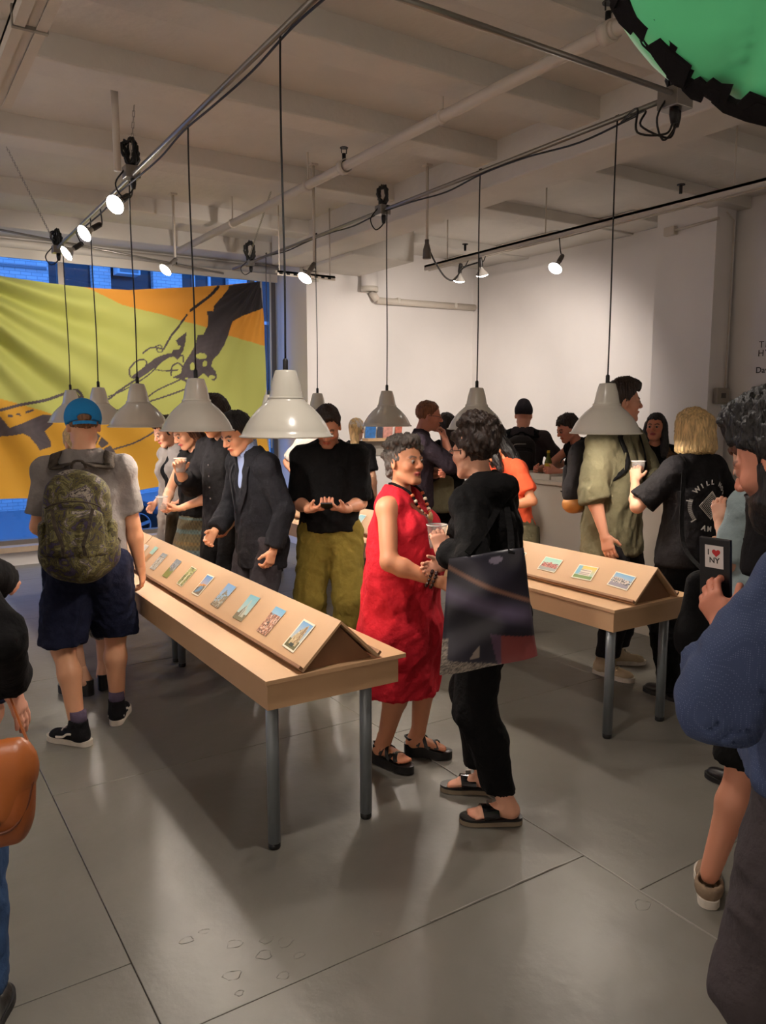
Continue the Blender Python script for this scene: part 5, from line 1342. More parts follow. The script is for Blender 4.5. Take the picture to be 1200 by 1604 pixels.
# ---- man in blue cap with the camouflage backpack
P = person('man in a blue cap and grey tee, back turned, wearing a camouflage backpack', (.895, 4.165), 68, 1.75, 'm', skin=(214, 158, 122), lean=3, head=(-14, 10, 0), detail=2,
           arms=[dict(w=(.245, .12, .83), pole=(.15, -1, 0), curl=.35), dict(w=(-.17, .25, 1.0), pole=(-.5, -1, -.4), curl=.6)], feet=[(.09, .13, 4), (-.07, -.14, -58)], brow=(120, 84, 56), stubble=.3)
top(P, 'tee_shirt', M_gtee, .009, .78, .018, -.02, .025, .070, fold=(.0038, 11, (1, 1, .6), 3))
trousers(P, 'shorts', M_navy, .012, .50, (.022, .045, .02), .10, fold=(.007, 11, (1, 1, .5), 5))
cap_m = fab('sky_blue_cap', (38, 128, 190), bump=.1)
hair(P, H_lbrown, .006, strands=(.002, 60))
def capshape(F, E, Cp): 
    E(0, -.014, .040, .083, .104, .088, 0); 
hs = P.hs
F = Field(P.hc - .2 * hs, P.hc + .2 * hs, .0042); F.ell(P.hp(0, -.010, .034), np.array((.090, .112, .098)) * hs, 0, P.HR)
F.cut(P.hp(0, -.05, .002), P.HR @ VV(0, -.12, -1)); F.ell(P.hp(0, -.115, .020), np.array((.036, .04, .017)) * hs, .004, P.HR, 's')
p, q = F.mesh(); cp = mesh_obj('cap', p, q, cap_m, P.o)
MB().ribbon([P.hp(.050 * math.sin(t) * 1.55, -.012 - .111 * math.cos(t), -.006) for t in np.linspace(-.75, .75, 9)], [P.HR @ VV(math.sin(t), -math.cos(t), 0) for t in np.linspace(-.75, .75, 9)], .016, .004).build('adjuster_strap', cap_m, cp)
MB().add([P.hp(x, y, z) for x, y, z in [(-.07, .06, .012), (-.045, .125, .0), (0, .155, -.006), (.045, .125, .0), (.07, .06, .012)]] + [P.hp(x, y, z + .006) for x, y, z in [(-.07, .06, .012), (-.045, .125, .0), (0, .155, -.006), (.045, .125, .0), (.07, .06, .012)]], [(0, 1, 2, 3, 4), (9, 8, 7, 6, 5), (0, 1, 6, 5), (1, 2, 7, 6), (2, 3, 8, 7), (3, 4, 9, 8), (4, 0, 5, 9)]).build('visor', cap_m, cp)
MB().lathe([(.001, .006), (.007, .003), (.009, 0)], 10, P.hp(0, -.010, .131), P.HR @ VV(0, 0, 1)).build('button', cap_m, cp, True)
M_can = fab('black_canvas', (20, 19, 21)); M_wstr = mat('white_leather', srgb(222, 214, 202), .5)
for i in (0, 1):
    shoe(P, i, 'high_top_shoe', M_can, M_white_sole, .135, .03, mt=M_wstr, stripe=M_wstr)
    a, fd, sd, z0, S, Pt = footframe(P, i)
    MB().tube([Pt(0, -.012, .10), Pt(0, -.010, .175)], .041 * P.S, 16).build('sock', fab('purple_grey_sock', (86, 74, 92)), P.o, True)
def camo():
    m = bpy.data.materials.new('camouflage_print'); m.use_nodes = True; nt = m.node_tree; b = nt.nodes['Principled BSDF']; b.inputs['Roughness'].default_value = .8
    tc = nt.nodes.new('ShaderNodeTexCoord'); n = nt.nodes.new('ShaderNodeTexNoise'); n.inputs['Scale'].default_value = 11; n.inputs['Detail'].default_value = 6; n.inputs['Roughness'].default_value = .65; n.inputs['Distortion'].default_value = 1.2
    nt.links.new(tc.outputs['Object'], n.inputs['Vector']); r = nt.nodes.new('ShaderNodeValToRGB'); cr = r.color_ramp; cr.interpolation = 'LINEAR'
    st = [(.28, (20, 17, 24)), (.38, (64, 52, 84)), (.43, (40, 34, 38)), (.47, (92, 84, 36)), (.51, (44, 38, 28)), (.55, (122, 116, 66)), (.60, (48, 38, 66)), (.645, (160, 150, 134)), (.70, (44, 38, 40))]
    cr.elements[0].position = st[0][0]; cr.elements[0].color = (*srgb(*st[0][1]), 1); cr.elements[1].position = st[-1][0]; cr.elements[1].color = (*srgb(*st[-1][1]), 1)
    for p_, c in st[1:-1]: e = cr.elements.new(p_); e.color = (*srgb(*c), 1)
    nt.links.new(n.outputs['Fac'], r.inputs[0]); nt.links.new(r.outputs[0], b.inputs['Base Color'])
    n2 = nt.nodes.new('ShaderNodeTexNoise'); n2.inputs['Scale'].default_value = 60; bp = nt.nodes.new('ShaderNodeBump'); bp.inputs['Strength'].default_value = .2; bp.inputs['Distance'].default_value = .01
    nt.links.new(n2.outputs['Fac'], bp.inputs['Height']); nt.links.new(tc.outputs['Object'], n2.inputs['Vector']); nt.links.new(bp.outputs[0], b.inputs['Normal'])
    return m
M_camo = camo(); M_cstrap = fab('dark_olive_webbing', (66, 58, 50), var=.3, vscale=40)
def bp_extra(o, A, rt, bk, up, ctr):
    for sg in (1, -1):
        MB().ribbon([A(sg * .09, .125, .06), A(sg * .075, .150, -.02), A(sg * .045, .148, -.11), A(sg * .05, .13, -.16)], bk, .016, .004).build('compression_strap', M_cstrap, o)
        def sp(F, sg=sg): F.cap(A(sg * .15, .02, -.16), A(sg * .155, .0, -.03), (.03, .05), (.028, .045), .02, rt)
        surface(sp, A(sg * .15, 0, -.1) - .2, A(sg * .15, 0, -.1) + .2, .008, 'side_pocket', M_camo, o, (.004, 20, (1, 1, 1), 4))
backpack(P, 'camouflage print backpack on the man in the blue cap', M_camo, M_cstrap, .34, .56, .19, z=-.115, extra=bp_extra, h=.010)

# ---- woman behind him (hair, patterned trousers and strappy heels show)
P = person('blond woman mostly hidden behind the man in the blue cap, in strappy black heels', (1.02, 4.78), 95, 1.56, 'f', skin=(214, 164, 134), head=(0, 25, 0), detail=1, heel=.06, barefoot=True, feet=[(.07, .03, 25), (-.07, -.02, -35)],
           arms=[dict(w=(.15, .3, 1.0)), dict(w=(-.15, .3, 1.0))])
top(P, 'blouse', fab('white_blouse', (205, 198, 192)), .012, 1.6, .02, -.08)
M_patt = bpy.data.materials.new('checked_fabric'); M_patt.use_nodes = True; nt = M_patt.node_tree
_c = nt.nodes.new('ShaderNodeTexChecker'); _c.inputs['Scale'].default_value = 160; _c.inputs['Color1'].default_value = (*srgb(30, 28, 30), 1); _c.inputs['Color2'].default_value = (*srgb(150, 142, 134), 1); _tc = nt.nodes.new('ShaderNodeTexCoord')
nt.links.new(_tc.outputs['Object'], _c.inputs[0]); nt.links.new(_c.outputs[0], nt.nodes['Principled BSDF'].inputs['Base Color'])
trousers(P, 'patterned_trousers', M_patt, .010, .26, (.012, .02, .03))
hair(P, H_blond, .016, 'long', extra=lambda F, E, Cp: (Cp((0, -.07, 0), (0, -.09, -.16), (.075, .04), (.06, .03), sd=(1, 0, 0))), size=.26)
for i in (0, 1):
    so = sole_mesh(P, i, -.055, .0, 1.0, .05).build('heeled_sandal', M_lth, P.o)
    for y0, y1, z in ((.09, .12, .034), (.05, .02, .055), (-.0, -.01, .085)): strap(P, i, y0, y1, .012, M_lth, so, z)

# ---- woman in the red dress
SK = (206, 142, 106)
P = person('grey haired woman in a sleeveless red dress talking at the near table end', (2.05, 3.0), -58, 1.52, 'f', 1.24, skin=SK, belly=.5, bust=1.15, lean=-1, head=(20, -2, 0), detail=2, heel=.045, barefoot=True,
           arms=[dict(w=(.19, .25, .955), pole=(.8, -1, -.2), n=(-.6, 0, -.6), curl=.45), dict(w=(-.2, .22, .98), pole=(-.8, -1, -.2), curl=.5)], feet=[(.08, -.05, 12), (-.08, .06, -16)], lips=(176, 86, 80), brow=(84, 72, 66))
def dress_bot(F, P=P):
    k_, a, bb, ra, rb, sd, k = P.torso[0]
    for z0, z1, r0, r1 in ((P.waist[2] + .02, .62, .02, .045), (.66, .36, .045, .035)):
        F.cap((P.pc[0], P.pc[1] + .0, z0), (P.pc[0], P.pc[1] - .0, z1), (ra[0] + r0 - .01, ra[1] + r0 + .02), (ra[0] + r1, ra[1] + r1 + .02), .05, sd)
    F.cut((0, 0, .37), (0, 0, -1)); F.cap((P.pc[0], P.pc[1], .30), (P.pc[0], P.pc[1], .42), (ra[0] + .018, ra[1] + .038), None, 0, sd, op='s')
    F.fn(lambda X, Y, Z: .3 - Z + 0 * X + 0 * Y)
def red_dress(P):
    S = P.S
    def b(F):
        add_torso(F, P, .014); dress_bot(F)
        nk = P.neck + P.u2 * .03 * S + P.fw * .012; F.cap(nk + P.u2 * .0, nk + P.u2 * .2, .078 * S, .08 * S, .01, op='s'); F.cap(nk + P.fw * .05, nk + P.fw * .12 - P.u2 * .055, .062 * S, .055 * S, .015, op='s')
        for i, sg in ((0, 1), (1, -1)):
            c = P.sh[i] + P.rt * sg * .045 * S; F.cap(c + P.u2 * .12, c - P.u2 * .085 * S, .070 * S, .066 * S, .012, op='s')
    return cloth(P, 'red_dress', M_red, b, fold=(.007, 11, (1, 1, .4), 3))
dr = red_dress(P)
def ghair(F, E, Cp):
    rs = random.Random(3)
    for k in range(80):
        a = rs.uniform(0, 2 * PI); b = rs.uniform(-.25, 1.3)
        x, y, z = .078 * math.cos(b) * math.cos(a), -.012 + .098 * math.cos(b) * math.sin(a), .040 + .088 * math.sin(b)
        if y > .055 and z < .085: continue
        r = rs.uniform(.011, .020); E(x * 1.06, y * 1.06, z * 1.04, r * 1.3, r, r, .006)
    E(0, -.075, -.045, .060, .032, .05, .03); E(.0, .055, .115, .05, .035, .022, .02)
hair(P, H_grey, .010, extra=ghair, strands=(.005, 50), stretch=(1, .6, .5))
# necklace: cord, beads, round pendant
def around(P, t, r, drop, fwd): return P.neck + P.rt * math.sin(t) * r + P.fw * (fwd * (.5 - .5 * math.cos(t)) ** .8 - .045 * math.cos(t) * (1 if math.cos(t) > 0 else .3)) - P.u2 * drop * (.5 - .5 * math.cos(t)) ** 1.2 + P.u2 * .03
S = P.S; pend = P.chest + P.fw * .150 + P.rt * .005 + P.u2 * .055
def necklace(P, m, ms, mp, pend):
    o = tag(place(P, empty('bead_necklace')), 'long black cord necklace with pale beads and a round pendant on the woman in red', 'necklace')
    for sg in (1, -1):
        pts = catmull([P.neck - P.fw * .055 + P.u2 * .035, P.neck + P.rt * sg * .066 + P.u2 * .04, P.neck + P.rt * sg * .062 + P.fw * .078 + P.u2 * .0, P.uch + P.rt * sg * .050 + P.fw * .118 + P.u2 * .0, pend + P.rt * sg * .012], 6)
        MB().tube(pts, .006, 6).build('cord', m, o, True)
        for k, c in enumerate(pts[13:24:2]): MB().lathe([(.001, -.009), (.008, -.007), (.010, 0), (.008, .007), (.001, .009)], 10, c, pts[min(15 + 2 * k, len(pts) - 1)] - c).build('bead', ms if k % 2 else mat('orange_bead', srgb(196, 96, 54), .4), o, True)
    MB().lathe([(.001, .007), (.022, .007), (.025, .003), (.025, 0), (.001, 0)], 20, pend, P.fw).build('pendant_disc', mp, o, True)
    return o
necklace(P, M_blk, mat('ivory_bead', srgb(226, 206, 178), .35), mat('tan_disc', srgb(214, 164, 100), .45), pend)
# shoulder strap across her chest, wrist beads
MB().ribbon(catmull([P.sh[0] - P.rt * .045 + P.u2 * .063, P.sh[0] - P.rt * .05 + P.fw * .075 + P.u2 * .03, P.chest + P.rt * .03 + P.fw * .168 + P.u2 * .02, P.waist - P.rt * .10 + P.fw * .185 + P.u2 * .05, P.waist - P.rt * .19 + P.fw * .1 - P.u2 * .03], 7), P.fw, .022, .005).build('bag_strap', mat('brown_strap', srgb(120, 58, 34), .5), P.o)
br = tag(place(P, empty('bead_bracelet')), 'dark bead bracelet on the wrist of the woman in red', 'bracelet')
fa = nrm(P.wr[0] - P.el[0]); b1 = nrm(np.cross(fa, (0, 0, 1.))); b2 = np.cross(fa, b1); rb_ = P.ar[3] + .010
for row in (0, .02):
    for k in range(12):
        a = 2 * PI * k / 12; c = P.wr[0] - fa * (.012 + row) + (b1 * math.cos(a) + b2 * math.sin(a)) * rb_
        MB().lathe([(.001, -.008), (.007, -.005), (.008, 0), (.007, .005), (.001, .008)], 8, c, b1).build('bead', mat('dark_bead', srgb(58, 34, 30), .35), br, True)
for i in (0, 1):
    so = sole_mesh(P, i, -.043, -.002, 1.02, .03).build('wedge_sandal', M_lth, P.o)
    strap(P, i, .055, .110, .024, M_lth, so, .043, .010, .043); strap(P, i, .110, .055, .024, M_lth, so, .044, .010, .043); strap(P, i, .0, .05, .020, M_lth, so, .068, .02, .040); strap(P, i, .05, .0, .018, M_lth, so, .069, .02, .040)
    a, fd, sd, z0, S_, Pt = footframe(P, i); MB().ribbon([Pt(-.036, .0, .05), Pt(-.034, -.05, .062), Pt(0, -.075, .066), Pt(.034, -.05, .062), Pt(.036, 0, .05)], [-sd, -sd - fd, -fd, sd - fd, sd], .012, .004).build('heel_strap', M_lth, so)

# ---- woman in black with the tote bag
SK = (222, 166, 138)
P = person('woman in black hooded top and trousers, back turned, in black slide sandals', (2.11, 2.43), 112, 1.63, 'f', 1.06, skin=SK, lean=4, hunch=5, head=(20, 8, 0), detail=2, barefoot=True, heel=.025,
           arms=[dict(w=(.05, .26, 1.02), pole=(1, -.6, -.5), curl=.5), dict(w=(-.20, .12, 1.13), pole=(-.9, -.6, -1), d=(.15, .35, 1), n=(.7, .6, -.3), curl=.62, thumb=.5)], feet=[(.10, .08, -28), (-.08, -.12, -34)])
def hood(F, P=P): 
    F.cap(P.neck + P.rt * .07 - P.fw * .03 + P.u2 * .005, P.neck - P.rt * .07 - P.fw * .03 + P.u2 * .005, .042, .042, .03); F.ell(P.neck - P.fw * .085 - P.u2 * .02, (.10, .05, .055), .03)
top(P, 'hooded_top', M_blk, .016, 1.72, .018, -.10, .03, .068, fold=(.006, 10, (1, 1, .6), 6), extra=hood)
trousers(P, 'trousers', M_blk, .010, .115, (.010, .018, .018), fold=(.004, 11, (1, 1, .6), 2))
def bhair(F, E, Cp):
    rs = random.Random(8); E(0, -.055, .095, .072, .070, .060, .03); E(.0, -.095, .035, .060, .045, .060, .03)
    for k in range(40):
        a = rs.uniform(0, 2 * PI); b = rs.uniform(-.1, 1.4); E(.088 * math.cos(b) * math.cos(a), -.04 + .105 * math.cos(b) * math.sin(a) * .9, .06 + .095 * math.sin(b), .022, .020, .014, .012)
hair(P, H_brown, .013, extra=bhair, strands=(.006, 45), stretch=(1, .5, .5))
M_spec = mat('spectacle_frame', srgb(30, 26, 26), .3)
def glasses(P, m=M_spec):
    o = empty('spectacles'); o.parent = P.o
    for s_ in (1, -1):
        ring = [P.hp(s_ * (.033 + .021 * math.cos(t)), .104 - .004 * math.cos(t) * s_ * s_, .001 + .015 * math.sin(t)) for t in np.linspace(0, 2 * PI, 17)]
        MB().tube(ring, .0017, 5).build('rim', m, o, True); MB().tube([P.hp(s_ * .054, .102, .006), P.hp(s_ * .079, .04, .006), P.hp(s_ * .081, -.015, .002)], .002, 5).build('temple', m, o, True)
    MB().tube([P.hp(-.012, .106, .005), P.hp(.012, .106, .005)], .0018, 5).build('bridge', m, o, True)
    return o
glasses(P)
for i in (0, 1):
    so = sole_mesh(P, i, -.023, -.003, 1.06).build('slide_sandal', mat('cork_sole', srgb(126, 112, 92), .8), P.o); sole_mesh(P, i, -.003, .008, 1.05).build('footbed', M_lth, so)
    strap(P, i, .055, .075, .07, mat('patent_strap', srgb(16, 15, 16), .18), so, .050, .012, .047)
    a, fd, sd, z0, S_, Pt = footframe(P, i); MB().ribbon([Pt(.02, .05, .062), Pt(.02, .075, .060)], sd, .02, .006).build('buckle', M_steel, so)
cup(toworld(P, P.wr[1] + P.hd[1][0] * .055 + P.hd[1][1] * .045 + VV(0, 0, -.03)), 'clear plastic cup in the hand of the woman in black', fill=.3)
# tote bag hanging at her back
def tote(P):
    o = tag(place(P, empty('tote_bag')), 'dark glossy tote bag with a galaxy and brick red print, on the woman in black', 'tote bag')
    c = tolocal(P, (1.86, 2.14, .985)); n = tolocal(P, (1.86 - .55, 2.14 - .83, .985)) - c; n = nrm(n - VV(0, 0, n[2])); up = nrm(VV(0, 0, 1)); rt = np.cross(up, n); rt = -rt if (P.R3 @ rt) @ VV(.839, -.545, 0) < 0 else rt
    nu, nv = 72, 84; vs = []; cs = []
    for sd in (1, -1):
        for j in range(nv):
            v = j / (nv - 1); wl, wr_ = -.155 - .03 * (1 - v) , .115 + .06 * (1 - v)
            for i in range(nu):
                u = i / (nu - 1); bul = .035 * math.sin(PI * u) ** .6 * (1 - v) ** .5 * (.4 + .6 * v) * 2
                x = wl + (wr_ - wl) * u; z = -.225 + .42 * v + (.035 - .06 * (1 - v) + .09 * (1 - v)) * (u - .5) * 1.2
                wv = .006 * math.sin(u * 9 + v * 5) + .005 * math.sin(v * 14 - u * 4)
                vs.append(c + rt * x + up * z + n * (sd * (bul + .003) + wv))
                base = VV(*srgb(40, 38, 50)); d1 = v - (.93 - .42 * u); d2 = v - (.44 - .26 * u)
                cc = base * (1 + .35 * math.sin(u * 5 + v * 7))
                if abs(d1) < .025: cc = VV(*srgb(150, 110, 92)) * (1 - abs(d1) * 24) + base * abs(d1) * 24
                k_ = max(0, 1 - abs(v - (.72 - .36 * u)) / .12); cc = cc * (1 - k_) + VV(*srgb(96, 86, 110)) * k_
                if v < .44 - .26 * u and u > .50 + .25 * (.35 - v) : cc = VV(*srgb(128, 62, 60)) if u > .62 else VV(*srgb(86, 62, 82))
                if (u - .62) ** 2 * 6 + (v - .93) ** 2 * 60 < .05: cc = VV(*srgb(120, 112, 128))
                if v < .15 - .24 * u or (u < .07 and v < .32):
                    k = .5 + .5 * math.sin(u * 70 + 9 * math.sin(v * 40)) * math.sin(v * 66 + 5 * math.sin(u * 30)); cc = VV(*srgb(50, 46, 48)) * (1 - k) + VV(*srgb(176, 164, 150)) * k
                if .30 < u < .40 and .10 < v < .10 + (u - .28) * 1.0: cc = VV(*srgb(150, 138, 128))
                cs.append(cc)
    fs = []
    for sd in range(2):
        off = sd * nu * nv
        for j in range(nv - 1):
            for i in range(nu - 1):
                q = (off + j * nu + i, off + j * nu + i + 1, off + (j + 1) * nu + i + 1, off + (j + 1) * nu + i); fs.append(q if sd == 0 else q[::-1])
    me = bpy.data.meshes.new('bag_panel'); fast_mesh(me, np.array(vs), np.array(fs)); ca = me.color_attributes.new('Col', 'FLOAT_COLOR', 'POINT'); buf = np.ones((len(vs), 4), np.float32); buf[:, :3] = np.array(cs); ca.data.foreach_set('color', buf.ravel())
    link('bag_panel', me, mat('glossy_printed_fabric', (.1, .1, .1), .35, attr='Col', bump=.05, bscale=60), o, True)
    s = P.sh[0]
    for dx, off in ((-.09, 0), (.07, .012)):
        MB().ribbon(catmull([c + rt * dx + up * .195 + n * .012, s * .45 + (c + rt * dx + up * .2) * .55 + n * (.09 + off), s + n * .085 + up * .03, s + up * .078 - P.rt * .02 - n * off, s + P.fw * .08 + up * .03 - P.rt * .02, P.chest + P.rt * .14 + P.fw * .10], 6), n + up * .4, .024, .004).build('handle', M_blk, o)
    return o
tote(P)
# ---- man with the phone
P = person('man in a black tee and olive trousers looking down at his phone', (2.46, 4.42), 238, 1.75, 'm', .98, skin=(214, 152, 120), head=(4, 34, 0), lean=2, hunch=6, detail=2, stubble=.45, brow=(92, 62, 44),
           arms=[dict(w=(.10, .27, 1.09), pole=(.35, -.6, -1), d=(-.75, .6, .12), n=(.0, -.35, 1), curl=.5), dict(w=(-.10, .27, 1.09), pole=(-.35, -.6, -1), d=(.75, .6, .12), n=(.0, -.35, 1), curl=.5)], feet=[(.13, 0, 12), (-.12, .03, -12)])
top(P, 'tee_shirt', M_blk, .014, .92, .020, -.01, .022, .072, fold=(.005, 10, (1, 1, .6), 4))
trousers(P, 'olive_trousers', M_olive, .014, .05, (.020, .026, .03), fold=(.006, 12, (1, 1, .8), 9))
hair(P, H_brown, .010, top_add=.012, recede=.03, strands=(.003, 60)); 
for i in (0, 1): shoe(P, i, 'shoe', M_lth, M_blksole, .09)
ph = tag(place(P, empty('mobile_phone')), 'small dark phone in the hands of the man in olive trousers', 'phone'); pcn = (P.wr[0] + P.wr[1]) / 2 + VV(0, .085, .028)
MB().obox(pcn, ((1, 0, 0), (0, .9, .35), (0, -.35, .9)), (.036, .068, .0045)).build('case', mat('phone_black', srgb(20, 20, 24), .3), ph, bevel=.002)
MB().obox(pcn + VV(0, -.0016, .0047), ((1, 0, 0), (0, .9, .35), (0, -.35, .9)), (.033, .060, .0006)).build('screen', mat('phone_screen', srgb(60, 64, 74), .1, emit=srgb(190, 205, 230), estr=.35), ph)
MB().lathe([(.031, -.006), (.034, 0), (.031, .006)], 16, P.wr[1] - nrm(P.wr[1] - P.el[1]) * .02, P.wr[1] - P.el[1]).build('wrist_band', mat('red_band', srgb(96, 34, 28), .5), P.o, True)

# ---- man in the blazer
P = person('man in a dark blazer and pale blue shirt bending over the table', (2.02, 4.52), 186, 1.71, 'm', .93, skin=(218, 160, 124), lean=6, hunch=8, head=(-8, 30, 0), detail=2, brow=(24, 20, 20),
           arms=[dict(w=(.17, .24, .93), pole=(.8, -1, 0), curl=.4, n=(-1, 0, .2)), dict(w=(-.24, .06, .85), pole=(-.7, -1, 0), curl=.5)], feet=[(.1, .04, 8), (-.1, -.05, -8)])
top(P, 'shirt', M_sky, .012, 1.9, .004, -.04, .0, .066, fold=None)
def lapel_cut(F, P=P): F.cap(P.neck + P.fw * .10 + P.u2 * .03, P.waist + P.fw * .20 + P.u1 * .04, .070, .030, .008, op='s'); F.cap(P.waist + P.fw * .2 + P.u1 * .04, P.pc + P.fw * .22 - VV(0, 0, .2), .004, .05, .004, op='s')
top(P, 'blazer', M_blazer, .020, 1.90, .010, -.20, .02, .080, extra=lapel_cut, fold=(.006, 9, (1, 1, .6), 6))
for sg in (1, -1):
    MB().ribbon(catmull([P.neck + P.rt * sg * .075 - P.fw * .0 + P.u2 * .03, P.uch + P.rt * sg * .092 + P.fw * .105, P.chest + P.rt * sg * .082 + P.fw * .136, P.waist + P.rt * sg * .022 + P.fw * .158 + P.u1 * .05], 5), P.fw + P.rt * sg * .2, [.022] * 4 + [.034] * 7 + [.022] * 5, .005).build('lapel', M_blazer, P.o)
    MB().ribbon(catmull([P.neck - P.fw * .062 + P.u2 * .055, P.neck + P.rt * sg * .068 + P.u2 * .055, P.neck + P.rt * sg * .03 + P.fw * .085 + P.u2 * .02], 5), P.rt * sg + P.fw * .3, .042, .004).build('shirt_collar', M_sky, P.o)
trousers(P, 'trousers', M_ctrous, .012, .05, (.012, .02, .025))
hair(P, H_black, .014, top_add=.010, strands=(.003, 60))
for i in (0, 1): shoe(P, i, 'shoe', M_lth, M_blksole, .09)
MB().box(0, .001, 0, .001, 0, .001)
# ---- man in the black shirt raising a cup
P = person('man in a black button shirt holding up a plastic cup behind the blazer man', (2.02, 5.05), 196, 1.80, 'm', 1.03, skin=(214, 156, 122), head=(6, 26, 0), lean=3, detail=1, brow=(56, 38, 28),
           arms=[dict(w=(.16, .27, 1.27), pole=(.7, -.4, -1), d=(-.2, .35, .9), n=(-.9, .35, 0), curl=.55), dict(w=(-.2, .15, .95), pole=(-1, -.8, 0))], feet=[(.1, 0, 8), (-.1, .02, -8)])
top(P, 'black_shirt', M_blk2, .016, 1.75, .016, -.08, .02, .068, v=.09, fold=(.006, 10, (1, 1, .6), 7)); trousers(P, 'trousers', M_blk, .012, .05)
for k in range(4): disc_part(P, 'shirt_button', P.chest + P.fw * (.132 + .016) - P.u1 * (-.03 + .075 * k), .006, P.fw, mat('shirt_button', srgb(120, 112, 108), .3))
hair(P, H_brown, .022, top_add=.014, extra=lambda F, E, Cp: E(0, -.05, -.03, .07, .05, .05), strands=(.004, 50))
for i in (0, 1): shoe(P, i, 'shoe', M_lth, M_blksole, .09)
cup(toworld(P, P.wr[0] + P.hd[0][0] * .065 + P.hd[0][1] * .045 + VV(0, 0, -.035)), 'clear plastic cup raised by the man in the black shirt', fill=.25)
# ---- woman in the black tank top and patterned skirt
P = person('woman in a black sleeveless top and patterned skirt holding a cup low', (2.0, 5.56), 198, 1.68, 'f', 1.02, skin=(226, 168, 134), head=(8, 30, 0), lean=3, detail=2, lips=(190, 90, 86),
           arms=[dict(w=(.085, .24, 1.0), pole=(1, -.5, -.3), d=(-.85, .3, -.2), n=(-.2, -.3, 1), curl=.5), dict(w=(-.085, .24, 1.0), pole=(-1, -.5, -.3), d=(.85, .3, -.2), n=(.2, -.3, 1), curl=.5)], feet=[(.09, .02, 8), (-.09, 0, -8)])
top(P, 'sleeveless_top', M_blk, .010, 0, 0, .03, .012, .074, v=.12, tank=.6)
def skcol(p):
    z = p[:, 2]; c = np.tile(np.array(srgb(74, 66, 44)), (len(p), 1)); ang = np.arctan2(p[:, 0], p[:, 1])
    for z0, z1, rgb in ((.90, .915, (74, 92, 92)), (.80, .83, (66, 84, 84)), (.72, .745, (88, 70, 36)), (.64, .69, (70, 84, 86)), (.60, .61, (70, 90, 96))): c[(z > z0) & (z < z1)] = srgb(*rgb)
    k = np.sin(ang * 42) * np.sin(z * 160); c[k > .55] = c[k > .55] * .55; c[k < -.6] = c[k < -.6] * 1.5
    return c
skirt(P, 'patterned_skirt', mat('woven_skirt', (.2, .2, .1), .9, attr='Col', bump=.2, bscale=120), .58, .012, .03, .12, cols=skcol, h=.008)
hair(P, H_chest, .018, 'long', extra=lambda F, E, Cp: (Cp((.07, -.02, 0), (.085, .015, -.20), .030, .022), Cp((-.07, -.03, 0), (-.08, -.01, -.22), .034, .024), Cp((0, -.08, 0), (0, -.10, -.2), (.07, .035), (.06, .03), sd=(1, 0, 0))), size=.30)
MB().ribbon(catmull([P.sh[1] - P.rt * -.04 + P.u2 * .062, P.chest + P.rt * -.06 + P.fw * .152 + P.u2 * .06, P.waist + P.rt * .06 + P.fw * .125 + P.u2 * .06, P.waist + P.rt * .15 + P.fw * .04 - P.u2 * .05], 6), P.fw, .04, .004).build('bag_strap', M_blk2, P.o)
disc_part(P, 'necklace_pendant', P.uch + P.fw * .092 - P.u2 * .02, .007, P.fw, mat('gold', srgb(214, 168, 84), .3, .8))
for i in (0, 1): shoe(P, i, 'shoe', M_lth, M_blksole, .08)
cup(toworld(P, VV(0, .33, .99)), 'clear plastic cup in the joined hands of the woman in the patterned skirt', fill=.2)
sb = tag(place(P, empty('shoulder_bag')), 'dark brown shoulder bag at the hip of the woman in the patterned skirt', 'bag')
surface(lambda F: F.cap(P.pc + VV(.23, .03, .0), P.pc + VV(.25, .03, -.30), (.05, .10), (.055, .13), .0, VV(1, 0, 0)), P.pc - .5, P.pc + .5, .01, 'pouch', fab('dark_brown_canvas', (48, 40, 30)), sb, (.005, 12, (1, 1, .5), 3))
MB().tube([P.pc + VV(.22, .1, .06), P.pc + VV(.23, .03, .09), P.pc + VV(.23, -.05, .05)], .008, 6).build('top_edge', M_lth, sb, True)
# ---- woman in the long pale vest
P = person('woman in a long pale grey sleeveless vest at the window end of the table', (2.09, 6.28), 190, 1.66, 'f', skin=(224, 168, 138), head=(5, 28, 0), lean=4, detail=1, lips=(196, 80, 84),
           arms=[dict(w=(.2, .12, .92)), dict(w=(-.2, .14, .95))])
top(P, 'black_top', M_blk, .006, .55, .008, -.05); trousers(P, 'leggings', M_blk, .006, .06, (.004, .004, .006))
def vest_cut(F, P=P): F.cap(P.neck + P.fw * .10, P.pc + P.fw * .2 - VV(0, 0, .5), .035, .06, .02, op='s')
top(P, 'long_vest', M_vest, .022, 0, 0, -.34, .07, .075, tank=.3, extra=vest_cut, fold=(.012, 10, (1, 1, .18), 5))
hair(P, H_brown, .014, 'long', extra=lambda F, E, Cp: Cp((0, -.08, 0), (0, -.09, -.12), (.07, .035), (.05, .03), sd=(1, 0, 0)), size=.26)
for i in (0, 1): shoe(P, i, 'shoe', M_lth, M_blksole, .08)

